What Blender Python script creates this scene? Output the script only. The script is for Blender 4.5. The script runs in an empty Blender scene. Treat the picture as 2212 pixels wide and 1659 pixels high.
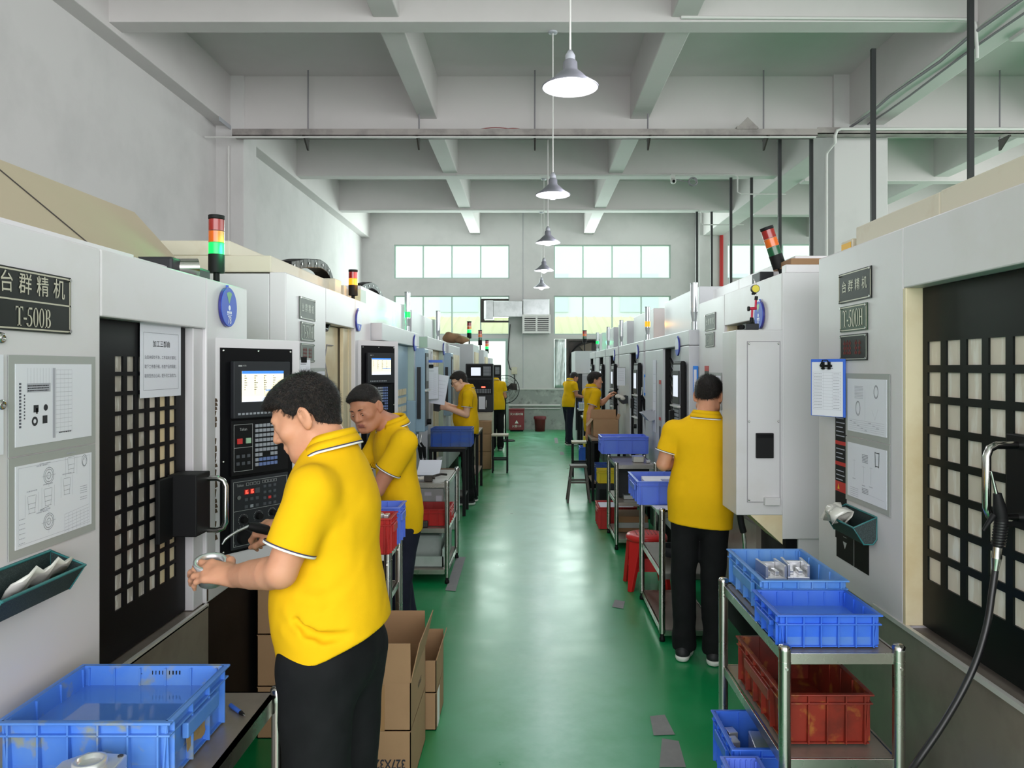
import bpy, bmesh, math, random
import numpy as np
from mathutils import Vector, Matrix

random.seed(7)
SC = bpy.context.scene
COL = SC.collection
F, VX, VY, ZC = 1650.0, 1145.0, 793.0, 1.75      # focal length in pixels, axis point, eye height

# ------------------------------------------------------------------ camera
cam_d = bpy.data.cameras.new('camera')
cam_d.sensor_fit = 'HORIZONTAL'; cam_d.sensor_width = 36.0
cam_d.lens = 36.0 * F / 2212
cam_d.shift_x = (1106 - VX) / 2212
cam_d.shift_y = (VY - 829.5) / 2212
cam_d.clip_start = 0.05; cam_d.clip_end = 200
cam = bpy.data.objects.new('camera', cam_d); COL.objects.link(cam)
cam.location = (0, 0, ZC); cam.rotation_euler = (math.pi / 2, 0, 0)
SC.camera = cam

# ------------------------------------------------------------------ world, lights, exposure
w = bpy.data.worlds.new('overcast_sky'); SC.world = w; w.use_nodes = True
bg = w.node_tree.nodes['Background']
bg.inputs['Color'].default_value = (0.93, 1.0, 0.975, 1); bg.inputs['Strength'].default_value = 2.5

def area(name, loc, rot, sx, sy, power, col=(1, 1, 1)):
    l = bpy.data.lights.new(name, 'AREA'); l.shape = 'RECTANGLE'; l.size = sx; l.size_y = sy
    l.energy = power; l.color = col
    o = bpy.data.objects.new(name, l); COL.objects.link(o); o.location = loc; o.rotation_euler = rot
    return o
H = math.pi / 2
# added fill behind the camera and in the side bay; daylight through far windows
area('rear_fill', (1.0, -5.5, 3.0), (H, 0, 0), 11, 5.0, 600, (1.0, 0.955, 1.0))
area('side_bay_fill', (11.6, 8.0, 3.6), (0, H, 0), 3.6, 15, 390, (1.0, 0.955, 0.975))
area('window_daylight_left', (-2.2, 21.2, 4.2), (-H, 0, 0), 3.2, 2.4, 200, (0.84, 1.0, 0.945))
area('window_daylight_right', (2.3, 21.2, 4.2), (-H, 0, 0), 3.2, 2.4, 200, (0.84, 1.0, 0.945))

vs = SC.view_settings
vs.view_transform = 'Standard'; vs.look = 'None'; vs.gamma = 1.0; vs.use_curve_mapping = False
vs.exposure = 0.0
SC.cycles.use_denoising = True
SC.cycles.max_bounces = 8; SC.cycles.diffuse_bounces = 5
SC.cycles.sample_clamp_indirect = 6.0
SC.cycles.caustics_reflective = False; SC.cycles.caustics_refractive = False

# ------------------------------------------------------------------ helpers
def lin(c):
    c /= 255.0
    return c / 12.92 if c <= 0.04045 else ((c + 0.055) / 1.055) ** 2.4
def RGB(r, g, b): return (lin(r), lin(g), lin(b), 1)

def mat(name, col, rough=0.5, metal=0.0, emit=None, es=0.0, stain=None, scale=6.0, amt=0.5, bump=0.0, bscale=60.0,
        stretch=None, spec=0.5, coat=0.0, lo=0.45, hi=0.75, rvar=0.0, trans=0.0, sss=0.0, stain2=None):
    m = bpy.data.materials.new(name); m.use_nodes = True
    nt = m.node_tree; b = nt.nodes['Principled BSDF']
    b.inputs['Base Color'].default_value = col; b.inputs['Roughness'].default_value = rough
    b.inputs['Metallic'].default_value = metal; b.inputs['Specular IOR Level'].default_value = spec
    b.inputs['Coat Weight'].default_value = coat
    b.inputs['Transmission Weight'].default_value = trans
    if sss:
        b.inputs['Subsurface Weight'].default_value = sss
        b.inputs['Subsurface Radius'].default_value = (0.012, 0.005, 0.003); b.inputs['Subsurface Scale'].default_value = 1.0
    if emit:
        b.inputs['Emission Color'].default_value = emit; b.inputs['Emission Strength'].default_value = es
    tc = nt.nodes.new('ShaderNodeTexCoord'); mp = nt.nodes.new('ShaderNodeMapping')
    nt.links.new(tc.outputs['Object'], mp.inputs['Vector'])
    if stretch: mp.inputs['Scale'].default_value = stretch
    if stain is not None or rvar:
        n = nt.nodes.new('ShaderNodeTexNoise'); n.inputs['Scale'].default_value = scale
        n.inputs['Detail'].default_value = 6; n.inputs['Roughness'].default_value = 0.6
        nt.links.new(mp.outputs['Vector'], n.inputs['Vector'])
        r = nt.nodes.new('ShaderNodeMapRange'); r.inputs['From Min'].default_value = lo; r.inputs['From Max'].default_value = hi
        r.inputs['To Max'].default_value = amt
        nt.links.new(n.outputs['Fac'], r.inputs['Value'])
        if stain is not None:
            mx = nt.nodes.new('ShaderNodeMix'); mx.data_type = 'RGBA'
            mx.inputs[6].default_value = col; mx.inputs[7].default_value = stain
            nt.links.new(r.outputs['Result'], mx.inputs[0]); out = mx.outputs[2]
            if stain2 is not None:
                n2 = nt.nodes.new('ShaderNodeTexNoise'); n2.inputs['Scale'].default_value = scale * 2.7; n2.inputs['Detail'].default_value = 8
                nt.links.new(tc.outputs['Object'], n2.inputs['Vector'])
                r2 = nt.nodes.new('ShaderNodeMapRange'); r2.inputs['From Min'].default_value = 0.56; r2.inputs['From Max'].default_value = 0.66
                r2.inputs['To Max'].default_value = 0.8
                nt.links.new(n2.outputs['Fac'], r2.inputs['Value'])
                m2 = nt.nodes.new('ShaderNodeMix'); m2.data_type = 'RGBA'; m2.inputs[7].default_value = stain2
                nt.links.new(r2.outputs['Result'], m2.inputs[0]); nt.links.new(out, m2.inputs[6]); out = m2.outputs[2]
            nt.links.new(out, b.inputs['Base Color'])
        if rvar:
            r3 = nt.nodes.new('ShaderNodeMapRange'); r3.inputs['To Min'].default_value = max(0.02, rough - rvar); r3.inputs['To Max'].default_value = rough + rvar
            nt.links.new(n.outputs['Fac'], r3.inputs['Value']); nt.links.new(r3.outputs['Result'], b.inputs['Roughness'])
    if bump:
        n = nt.nodes.new('ShaderNodeTexNoise'); n.inputs['Scale'].default_value = bscale; n.inputs['Detail'].default_value = 4
        nt.links.new(mp.outputs['Vector'], n.inputs['Vector'])
        bp = nt.nodes.new('ShaderNodeBump'); bp.inputs['Strength'].default_value = bump; bp.inputs['Distance'].default_value = 0.01
        nt.links.new(n.outputs['Fac'], bp.inputs['Height']); nt.links.new(bp.outputs['Normal'], b.inputs['Normal'])
    return m

M = {}
def W(o):
    m = o.matrix_basis.copy()
    return W(o.parent) @ m if o.parent else m

def tag(o, label=None, cat=None, group=None, kind=None):
    if label: o['label'] = label
    if cat: o['category'] = cat
    if group: o['group'] = group
    if kind: o['kind'] = kind
    return o

def thing(name, label, cat, loc, group=None, M4=None):
    o = bpy.data.objects.new(name, None); COL.objects.link(o); o.empty_display_size = 0.1
    if M4 is not None: o.matrix_basis = M4
    else: o.location = loc
    return tag(o, label, cat, group)

def children(o): return [c for c in bpy.data.objects if c.parent is o]
def copy_tree(o, parent=None):
    c = o.copy(); COL.objects.link(c)
    if parent is not None: c.parent = parent
    for ch in children(o): copy_tree(ch, c)
    return c

def frame(origin, u, n):
    """local x = u (to the right), y = up, z = n (out of the face)"""
    u = Vector(u).normalized(); n = Vector(n).normalized(); v = n.cross(u)
    m = Matrix((u, v, n)).transposed().to_4x4(); m.translation = Vector(origin)
    return m
def face_left(y, z, x=-1.27):  return frame((x, y, z), (0, 1, 0), (1, 0, 0))    # on the front of a machine on the left
def face_right(y, z, x=1.35):  return frame((x, y, z), (0, -1, 0), (-1, 0, 0))  # on the front of a machine on the right
def face_near(x, y, z):        return frame((x, y, z), (1, 0, 0), (0, -1, 0))

def at(px, py, Y): return Vector(((px - VX) * Y / F, Y, ZC - (py - VY) * Y / F))

class MB:
    def __init__(s, M4=None):
        s.V = []; s.Fc = []; s.mi = []; s.sm = []; s.M = M4; s.m = 0
    def add(s, vs, fs, smooth=False):
        o = len(s.V)
        for v in vs:
            v = Vector(v)
            s.V.append(s.M @ v if s.M is not None else v)
        for f in fs:
            s.Fc.append(tuple(i + o for i in f)); s.mi.append(s.m); s.sm.append(smooth)
        return s
    def box(s, x0, x1, y0, y1, z0, z1):
        if x0 > x1: x0, x1 = x1, x0
        if y0 > y1: y0, y1 = y1, y0
        if z0 > z1: z0, z1 = z1, z0
        v = [(x0,y0,z0),(x1,y0,z0),(x1,y1,z0),(x0,y1,z0),(x0,y0,z1),(x1,y0,z1),(x1,y1,z1),(x0,y1,z1)]
        return s.add(v, [(0,3,2,1),(4,5,6,7),(0,1,5,4),(1,2,6,5),(2,3,7,6),(3,0,4,7)])
    def hexa(s, bot, top):
        """four bottom and four top corners, counter-clockwise from above"""
        return s.add(list(bot) + list(top), [(3,2,1,0),(4,5,6,7),(0,1,5,4),(1,2,6,5),(2,3,7,6),(3,0,4,7)])
    def prism(s, poly, ax, a0, a1):
        """poly in the two other axes, extruded along ax (0,1,2)"""
        n = len(poly); vs = []
        for a in (a0, a1):
            for p in poly:
                q = list(p); q.insert(ax, a); vs.append(q)
        fs = [tuple(range(n))[::-1], tuple(range(n, 2*n))] + [(i, (i+1) % n, n + (i+1) % n, n + i) for i in range(n)]
        return s.add(vs, fs)
    def cyl(s, p0, p1, r0, r1=None, n=16, caps=True, smooth=True):
        p0, p1 = Vector(p0), Vector(p1); r1 = r0 if r1 is None else r1
        d = (p1 - p0).normalized(); a = d.orthogonal().normalized(); b = d.cross(a)
        vs = []
        for p, r in ((p0, r0), (p1, r1)):
            for i in range(n):
                t = 2 * math.pi * i / n
                vs.append(p + (a * math.cos(t) + b * math.sin(t)) * r)
        s.add(vs, [(i, (i+1) % n, n + (i+1) % n, n + i) for i in range(n)], smooth)
        if caps: s.add(vs, [tuple(range(n))[::-1], tuple(range(n, 2*n))])
        return s
    def tube(s, pts, r, n=10, closed=False, caps=True, rs=None):
        pts = [Vector(p) for p in pts]; k = len(pts); vs = []; a = None
        for i, p in enumerate(pts):
            if closed: d = pts[(i+1) % k] - pts[i-1]
            else: d = pts[min(i+1, k-1)] - pts[max(i-1, 0)]
            d.normalize()
            a = d.orthogonal().normalized() if a is None else (a - d * a.dot(d)).normalized()
            b = d.cross(a); rr = rs[i] if rs else r
            for j in range(n):
                t = 2 * math.pi * j / n
                vs.append(p + (a * math.cos(t) + b * math.sin(t)) * rr)
        fs = []
        for i in range(k if closed else k - 1):
            for j in range(n):
                i2 = (i + 1) % k
                fs.append((i*n + j, i*n + (j+1) % n, i2*n + (j+1) % n, i2*n + j))
        s.add(vs, fs, True)
        if caps and not closed:
            s.add(vs[:n], [tuple(range(n))[::-1]]); s.add(vs[-n:], [tuple(range(n))])
        return s
    def lathe(s, c, prof, n=24, axis=(0, 0, 1), smooth=True):
        c = Vector(c); d = Vector(axis).normalized(); a = d.orthogonal().normalized(); b = d.cross(a); vs = []; k = len(prof)
        for (r, h) in prof:
            for j in range(n):
                t = 2 * math.pi * j / n
                vs.append(c + d * h + (a * math.cos(t) + b * math.sin(t)) * r)
        fs = [(i*n + j, i*n + (j+1) % n, (i+1)*n + (j+1) % n, (i+1)*n + j) for i in range(k-1) for j in range(n)]
        return s.add(vs, fs, smooth)
    def sphere(s, c, r, n=14, sc=(1, 1, 1)):
        c = Vector(c); vs = []; m = n // 2
        for i in range(m + 1):
            ph = math.pi * i / m
            for j in range(n):
                t = 2 * math.pi * j / n
                vs.append(c + Vector((r*sc[0]*math.sin(ph)*math.cos(t), r*sc[1]*math.sin(ph)*math.sin(t), r*sc[2]*math.cos(ph))))
        return s.add(vs, [(i*n + j, (i+1)*n + j, (i+1)*n + (j+1) % n, i*n + (j+1) % n) for i in range(m) for j in range(n)], True)
    def sheet(s, grid, th=0.0, smooth=False):
        r, c = len(grid), len(grid[0])
        vs = [p for row in grid for p in row]
        return s.add(vs, [(i*c + j, i*c + j+1, (i+1)*c + j+1, (i+1)*c + j) for i in range(r-1) for j in range(c-1)], smooth)
    def build(s, name, mats, parent=None, bevel=0.0, seg=2, solid=0.0):
        me = bpy.data.meshes.new(name)
        inv = W(parent).inverted() if parent is not None else Matrix.Identity(4)
        me.from_pydata([tuple(inv @ v) for v in s.V], [], s.Fc)
        if not isinstance(mats, (list, tuple)): mats = [mats]
        for m in mats: me.materials.append(M[m] if isinstance(m, str) else m)
        me.polygons.foreach_set('material_index', s.mi)
        me.polygons.foreach_set('use_smooth', s.sm)
        me.update()
        o = bpy.data.objects.new(name, me); COL.objects.link(o)
        if parent is not None: o.parent = parent
        if solid:
            q = o.modifiers.new('thickness', 'SOLIDIFY'); q.thickness = solid; q.offset = 0
        if bevel:
            q = o.modifiers.new('bevel', 'BEVEL'); q.width = bevel; q.segments = seg; q.limit_method = 'ANGLE'; q.angle_limit = math.radians(50)
            q.harden_normals = False
        return o

_font_cache = {}
def text_geo(txt, size, sx=1.0, align='CENTER', bold=0.0):
    key = (txt, align, bold)
    if key not in _font_cache:
        cu = bpy.data.curves.new('t', 'FONT'); cu.body = txt; cu.align_x = align; cu.align_y = 'CENTER'; cu.size = 1.0
        cu.resolution_u = 3; cu.offset = bold
        o = bpy.data.objects.new('t', cu); COL.objects.link(o)
        bpy.context.view_layer.update()
        dg = bpy.context.evaluated_depsgraph_get(); me = o.evaluated_get(dg).to_mesh()
        _font_cache[key] = ([tuple(v.co) for v in me.vertices], [tuple(p.vertices) for p in me.polygons])
        o.evaluated_get(dg).to_mesh_clear()
        bpy.data.objects.remove(o); bpy.data.curves.remove(cu)
    vs, fs = _font_cache[key]
    return [(v[0]*size*sx, v[1]*size, v[2]) for v in vs], fs
def put_text(mb, txt, x, y, size, z=0.001, sx=1.0, align='CENTER', bold=0.0, rot=0.0):
    vs, fs = text_geo(txt, size, sx, align, bold)
    c, s_ = math.cos(rot), math.sin(rot)
    mb.add([(x + v[0]*c - v[1]*s_, y + v[0]*s_ + v[1]*c, z) for v in vs], fs)

# narrow roman capitals and figures for the machine name plates, unit height 1
def _arc(cx, cy, rx, ry, a0, a1, n=20): return [(cx + rx*math.cos(math.radians(a0 + (a1-a0)*i/n)), cy + ry*math.sin(math.radians(a0 + (a1-a0)*i/n))) for i in range(n+1)]
def _band(o, i_):
    n = len(o); return list(o) + list(i_), [(k, k+1, n+k+1, n+k) for k in range(n-1)]
def roman(mb, txt, x, y, h, z=0.001, sx=1.0):
    def P(vs, fs): mb.add([(x + (cx + v[0])*h*sx, y + v[1]*h, z) for v in vs], fs)
    def R(x0, x1, y0, y1): P([(x0,y0),(x1,y0),(x1,y1),(x0,y1)], [(0,1,2,3)])
    cx = 0.0
    for ch in txt:
        if ch == 'T':
            R(.22,.36,0,1); R(0,.58,.93,1); P([(0,.93),(.0,.74),(.06,.93)], [(0,1,2)]); P([(.58,.93),(.52,.93),(.58,.74)], [(0,1,2)]); R(.13,.45,0,.05); adv = .62
        elif ch == '-': R(0,.26,.34,.44); adv = .31
        elif ch == '0':
            P(*_band(_arc(.22,.5,.22,.52,0,360,36), _arc(.22,.5,.11,.47,0,360,36))); adv = .50
        elif ch == '5':
            R(.07,.40,.90,1.0); P([(.07,1),(.13,1),(.08,.56),(.02,.55)], [(0,3,2,1)])
            P(*_band(_arc(.14,.30,.27,.31,118,-150,26), _arc(.12,.30,.16,.26,118,-150,26))); P([( -.08+.07,.10),(.09,.02),(.07,.16),(.01,.18)], [(0,1,2,3)]); adv = .48
        elif ch == 'B':
            R(.07,.20,0,1); R(0,.28,.95,1); R(0,.28,0,.05); R(.2,.30,.49,.54)
            P(*_band(_arc(.28,.75,.20,.25,90,-90,16), _arc(.26,.75,.09,.20,90,-90,16))); P(*_band(_arc(.28,.26,.24,.26,90,-90,16), _arc(.26,.26,.12,.21,90,-90,16))); adv = .58
        elif ch == 'H':
            R(.07,.20,0,1); R(.42,.55,0,1); R(.2,.42,.48,.54)
            for q in (0, .35): R(q,q+.27,.95,1); R(q,q+.27,0,.05)
            adv = .66
        else: adv = .3
        cx += adv
    return cx * h * sx
def roman_width(txt, h, sx=1.0): return sum({'T':.62,'-':.31,'0':.50,'5':.48,'B':.58,'H':.66}.get(c,.3) for c in txt)*h*sx

# ------------------------------------------------------------------ materials
M['wall'] = mat('wall_paint', RGB(208,205,205), 0.75, stain=RGB(190,188,188), scale=1.1, amt=0.7, bump=0.05, bscale=40, spec=0.2)
M['ceil'] = mat('ceiling_paint', RGB(210,205,205), 0.8, stain=RGB(196,192,191), scale=0.8, amt=0.5, spec=0.2)
M['dado'] = mat('grey_dado_paint', RGB(150,154,150), 0.7, stain=RGB(176,178,174), scale=2.2, amt=0.8, lo=0.52, hi=0.62, stain2=RGB(120,122,118))
M['white_metal'] = mat('machine_white_paint', RGB(216,212,216), 0.38, stain=RGB(196,190,182), scale=1.7, amt=0.55, lo=0.5, hi=0.8, rvar=0.06)
M['side_metal'] = mat('machine_side_paint', RGB(207,205,208), 0.4, stain=RGB(184,178,164), scale=1.3, amt=0.6, lo=0.52, hi=0.8)
M['cream'] = mat('cream_sheet', RGB(209,201,182), 0.5, stain=RGB(172,142,98), scale=2.4, amt=0.75, lo=0.52, hi=0.78)
M['tan'] = mat('tan_sheet', RGB(188,174,150), 0.6, stain=RGB(178,164,140), scale=1.5, amt=0.4)
M['ivory'] = mat('ivory_inner', RGB(222,208,176), 0.5, stain=RGB(190,160,110), scale=3, amt=0.6)
M['greenish'] = mat('pale_green_sheet', RGB(180,198,186), 0.45, stain=RGB(166,180,170), scale=2, amt=0.5)
M['bluegrey'] = mat('blue_grey_sheet', RGB(150,176,196), 0.35, stain=RGB(130,158,180), scale=2, amt=0.5)
M['lightgrey'] = mat('light_grey_sheet', RGB(204,205,210), 0.4, stain=RGB(192,192,194), scale=1.5, amt=0.6)
M['midgrey'] = mat('mid_grey_sheet', RGB(170,172,180), 0.4)
M['black'] = mat('black_paint', RGB(11,11,14), 0.45, rvar=0.06, scale=5, spec=0.15)
M['blackgreen'] = mat('dark_door_paint', RGB(8,13,12), 0.38, stain=RGB(14,24,20), scale=3, amt=0.5, stretch=(1,1,0.15), spec=0.16)
M['blackmatte'] = mat('black_plastic', RGB(17,17,19), 0.6, spec=0.25)
M['charcoal'] = mat('charcoal_panel', RGB(42,44,48), 0.5, spec=0.3)
M['steel'] = mat('stainless_steel', RGB(196,192,186), 0.28, 1.0, stain=RGB(150,146,140), scale=4, amt=0.7, rvar=0.12)
M['darksteel'] = mat('dull_steel_sheet', RGB(158,148,138), 0.34, 0.5, stain=RGB(122,112,104), scale=3, amt=0.8, rvar=0.12)
M['brushed'] = mat('brushed_steel_edge', RGB(222,220,216), 0.45, 0.5)
M['chrome'] = mat('polished_steel', RGB(205,203,200), 0.18, 1.0)
M['alu'] = mat('aluminium', RGB(226,226,228), 0.3, 0.75, rvar=0.08, scale=30)
M['pane'] = mat('oil_hazed_window', RGB(214,202,188), 0.3, stain=RGB(232,226,218), scale=26, amt=0.9, lo=0.52, hi=0.62, stretch=(1,1,0.16), coat=0.3)
M['pane_warm'] = mat('warm_hazed_window', RGB(232,208,166), 0.3, stain=RGB(240,226,200), scale=20, amt=0.8, stretch=(1,1,0.2), coat=0.3)
M['pane_grey'] = mat('grey_streaked_window', RGB(172,164,154), 0.28, stain=RGB(214,210,204), scale=60, amt=0.9, lo=0.53, hi=0.6, stretch=(1,1,0.18), coat=0.3)
M['paper'] = mat('paper', RGB(226,226,236), 0.8)
M['paper_grey'] = mat('grey_border', RGB(164,166,164), 0.5)
M['ink'] = mat('ink', RGB(92,92,104), 0.8)
M['ink_dark'] = mat('dark_ink', RGB(44,44,50), 0.8)
M['ink_pale'] = mat('pale_ink', RGB(172,172,184), 0.8)
M['plate'] = mat('sign_plate_dark', RGB(24,27,25), 0.45, stain=RGB(38,38,34), scale=4, amt=0.5, spec=0.25)
M['plate_pale'] = mat('sign_plate_worn', RGB(98,104,100), 0.5, stain=RGB(122,128,122), scale=4, amt=0.5)
M['plate_green'] = mat('sign_plate_green', RGB(26,56,32), 0.45, stain=RGB(34,80,42), scale=4, amt=0.5)
M['letter'] = mat('sign_letter', RGB(196,190,172), 0.4, 0.3)
M['letter_pale'] = mat('sign_letter_pale', RGB(176,178,168), 0.4, 0.2)
M['red_print'] = mat('faded_red_print', RGB(112,40,36), 0.6)
M['badge_blue'] = mat('badge_blue', RGB(78,106,206), 0.5, spec=0.3)
M['badge_edge'] = mat('badge_edge', RGB(52,52,140), 0.25, coat=0.5)
M['badge_green'] = mat('badge_green', RGB(84,160,98), 0.4)
M['badge_white'] = mat('badge_white', RGB(224,228,240), 0.4)
M['crate_blue'] = mat('blue_crate_plastic', RGB(52,104,216), 0.38, stain=RGB(92,140,222), scale=5, amt=0.5)
M['crate_pale'] = mat('scuffed_blue_plastic', RGB(74,126,212), 0.42, stain=RGB(104,148,208), scale=5, amt=0.8, stain2=RGB(148,150,110))
M['crate_worn'] = mat('worn_blue_plastic', RGB(84,140,214), 0.42, stain=RGB(122,166,218), scale=7, amt=0.9, stretch=(1,1,0.35))
M['crate_dark'] = mat('dark_blue_plastic', RGB(38,84,176), 0.42, stain=RGB(92,104,110), scale=7, amt=0.8, stretch=(0.4,0.4,1.6))
M['crate_violet'] = mat('violet_blue_plastic', RGB(92,122,224), 0.36, stain=RGB(112,140,228), scale=5, amt=0.5)
M['crate_red'] = mat('red_crate_plastic', RGB(190,36,34), 0.42, stain=RGB(164,40,36), scale=5, amt=0.7)
M['crate_oily'] = mat('oily_red_plastic', RGB(132,40,26), 0.45, stain=RGB(52,28,20), scale=6, amt=0.95, stain2=RGB(160,100,42))
M['crate_yellow'] = mat('yellow_crate_plastic', RGB(226,200,40), 0.45)
M['label_scrap'] = mat('torn_label', RGB(150,124,84), 0.8, stain=RGB(98,86,68), scale=30, amt=0.9)
M['liquid'] = mat('cloudy_coolant', RGB(78,124,206), 0.06, stain=RGB(98,140,206), scale=4, amt=0.6, coat=0.4)
M['board'] = mat('cardboard', RGB(168,132,98), 0.85, stain=RGB(154,120,88), scale=3, amt=0.7, bump=0.05, bscale=20)
M['board_in'] = mat('cardboard_inside', RGB(150,112,80), 0.9)
M['tape'] = mat('packing_tape', RGB(160,122,84), 0.3)
M['yellow'] = mat('yellow_polo_fabric', RGB(230,180,12), 0.85, stain=RGB(223,172,8), scale=40, amt=0.3, bump=0.12, bscale=900, spec=0.2)
M['navy'] = mat('navy_stripe', RGB(62,60,84), 0.85)
M['white_cloth'] = mat('white_stripe', RGB(232,230,226), 0.85)
M['trouser_black'] = mat('black_trousers', RGB(14,15,17), 0.85, stain=RGB(26,27,29), scale=9, amt=0.6, bump=0.3, bscale=14, spec=0.25)
M['trouser_navy'] = mat('navy_trousers', RGB(26,28,44), 0.85, stain=RGB(38,40,56), scale=8, amt=0.6, bump=0.3, bscale=14, spec=0.25)
M['skin'] = mat('skin', RGB(204,148,118), 0.5, stain=RGB(190,128,100), scale=16, amt=0.5, sss=0.12, spec=0.35)
M['skin_tan'] = mat('tanned_skin', RGB(184,126,98), 0.5, stain=RGB(166,106,82), scale=16, amt=0.5, sss=0.12, spec=0.35)
M['skin_pale'] = mat('pale_skin', RGB(226,178,150), 0.5, stain=RGB(212,154,126), scale=16, amt=0.5, sss=0.12, spec=0.35)
M['lip'] = mat('lips', RGB(164,100,88), 0.5)
M['hair'] = mat('black_hair', RGB(24,20,20), 0.5, stain=RGB(58,46,40), scale=120, amt=0.9, bump=1.0, bscale=260, stretch=(1,0.3,1))
M['hair_thin'] = mat('close_cut_hair', RGB(44,36,34), 0.6, stain=RGB(80,64,56), scale=90, amt=0.8, bump=0.9, bscale=220)
M['eye'] = mat('eye_white', RGB(206,196,190), 0.2)
M['iris'] = mat('dark_iris', RGB(24,18,16), 0.1)
M['shoe'] = mat('black_shoe', RGB(28,28,32), 0.6)
M['sole'] = mat('white_sole', RGB(222,222,218), 0.6)
M['sock'] = mat('grey_sock', RGB(176,186,206), 0.9)
M['lens'] = mat('spectacle_lens', RGB(190,190,190), 0.05, trans=0.9)
M['red_plastic'] = mat('red_stool_plastic', RGB(198,34,34), 0.35)
M['maroon'] = mat('dark_red_enamel', RGB(132,28,38), 0.4, stain=RGB(112,24,32), scale=5, amt=0.6)
M['maroon_dark'] = mat('dark_red_plastic', RGB(104,26,34), 0.45)
M['wood'] = mat('pale_stool_wood', RGB(192,184,164), 0.55, stain=RGB(166,150,124), scale=6, amt=0.7, stretch=(1,8,1))
M['greywood'] = mat('worn_dark_wood', RGB(92,84,78), 0.6, stain=RGB(70,66,62), scale=6, amt=0.7)
M['benchtop'] = mat('brown_bench_top', RGB(142,116,96), 0.5, stain=RGB(120,98,82), scale=6, amt=0.7)
M['galv'] = mat('galvanised_sheet', RGB(180,184,184), 0.35, 0.75, stain=RGB(150,154,154), scale=5, amt=0.8)
M['tray_grey'] = mat('dusty_cable_tray', RGB(168,160,157), 0.6, 0.2, stain=RGB(98,94,94), scale=3, amt=0.8)
M['pipe_white'] = mat('white_conduit', RGB(212,210,208), 0.45)
M['wire'] = mat('grey_wire', RGB(140,136,142), 0.5)
M['red_wire'] = mat('red_wire', RGB(150,60,60), 0.5)
M['shade'] = mat('grey_lamp_shade', RGB(150,150,160), 0.4, 0.4)
M['shade_in'] = mat('white_lamp_reflector', RGB(240,240,244), 0.4)
M['bulb'] = mat('lit_bulb', RGB(255,255,255), 0.4, emit=(0.93,0.94,1.0,1), es=26)
M['lamp_red'] = mat('unlit_red_lens', RGB(150,26,24), 0.2, coat=0.4)
M['lamp_amber'] = mat('unlit_amber_lens', RGB(218,98,14), 0.2, coat=0.4)
M['lamp_green'] = mat('unlit_green_lens', RGB(18,84,52), 0.2, coat=0.4)
M['lit_green'] = mat('lit_green_lens', RGB(10,150,60), 0.3, emit=(0.0,1.0,0.16,1), es=1.0)
M['lit_amber'] = mat('lit_amber_lens', RGB(220,110,10), 0.3, emit=(1.0,0.36,0.01,1), es=1.3)
M['clear'] = mat('clear_tube', RGB(196,200,204), 0.15, 0.5)
M['screen'] = mat('lit_screen', RGB(244,236,206), 0.4, emit=RGB(246,238,208), es=0.75)
M['screen_blue'] = mat('screen_blue_bar', RGB(60,130,220), 0.4, emit=RGB(60,130,220), es=0.6)
M['screen_white'] = mat('screen_white_bar', RGB(226,232,246), 0.4, emit=RGB(226,232,246), es=0.7)
M['screen_ink'] = mat('screen_dark_text', RGB(90,84,70), 0.6)
M['key'] = mat('grey_key', RGB(152,156,164), 0.5)
M['key_blue'] = mat('blue_key', RGB(104,122,170), 0.5)
M['key_dark'] = mat('dark_key', RGB(74,78,84), 0.5)
M['key_red'] = mat('lit_red_key', RGB(150,44,44), 0.4, emit=(1.0,0.05,0.04,1), es=0.18)
M['key_green'] = mat('lit_green_key', RGB(150,176,152), 0.4, emit=(0.3,0.9,0.45,1), es=0.06)
M['led'] = mat('red_led_figures', RGB(255,50,40), 0.4, emit=(1.0,0.10,0.06,1), es=3.0)
M['led_bg'] = mat('dark_red_display', RGB(90,14,14), 0.3, emit=(0.5,0.01,0.01,1), es=0.3)
M['panel_line'] = mat('pale_panel_print', RGB(168,170,170), 0.6)
M['teal'] = mat('teal_wire_mesh', RGB(40,110,112), 0.45, stain=RGB(60,140,140), scale=8, amt=0.6)
M['mesh_dark'] = mat('dark_wire_mesh', RGB(34,48,50), 0.5, stain=RGB(84,98,96), scale=420, amt=0.5, lo=0.5, hi=0.6)
M['rag'] = mat('pale_rag', RGB(206,200,190), 0.9)
M['bag'] = mat('clear_bag', RGB(206,204,196), 0.15, coat=0.5)
M['blue_plastic'] = mat('blue_clipboard', RGB(64,110,214), 0.4)
M['skyblue'] = mat('bright_blue_board', RGB(58,140,236), 0.4)
M['warning_red'] = mat('warning_red', RGB(190,34,30), 0.5)
M['warning_yellow'] = mat('warning_yellow', RGB(236,180,30), 0.5)
M['hose'] = mat('black_rubber_hose', RGB(20,20,22), 0.35)
M['pole_black'] = mat('black_pole_paint', RGB(30,32,34), 0.5)
M['fan_dark'] = mat('exhaust_fan_metal', RGB(58,54,52), 0.5, 0.3, stain=RGB(84,74,66), scale=4, amt=0.7)
M['fan_blade'] = mat('brown_fan_blade', RGB(112,100,90), 0.5, 0.2)
M['foil'] = mat('foil_insulation', RGB(206,214,212), 0.4, 0.6, bump=0.35, bscale=5)
M['win_frame'] = mat('pale_green_window_frame', RGB(178,200,192), 0.5)
M['facade'] = mat('facade_render', RGB(226,236,228), 0.8)
M['facade_glass'] = mat('facade_window', RGB(206,224,224), 0.2)
M['awning'] = mat('pale_yellow_roof_sheet', RGB(212,206,160), 0.6)
M['ground'] = mat('yard_concrete', RGB(196,196,190), 0.9)
M['gloves'] = mat('work_glove', RGB(212,206,196), 0.9)
M['dial'] = mat('yellow_dial', RGB(216,200,60), 0.4)
M['anodised_red'] = mat('red_arm', RGB(186,34,64), 0.35, 0.3)
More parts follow.
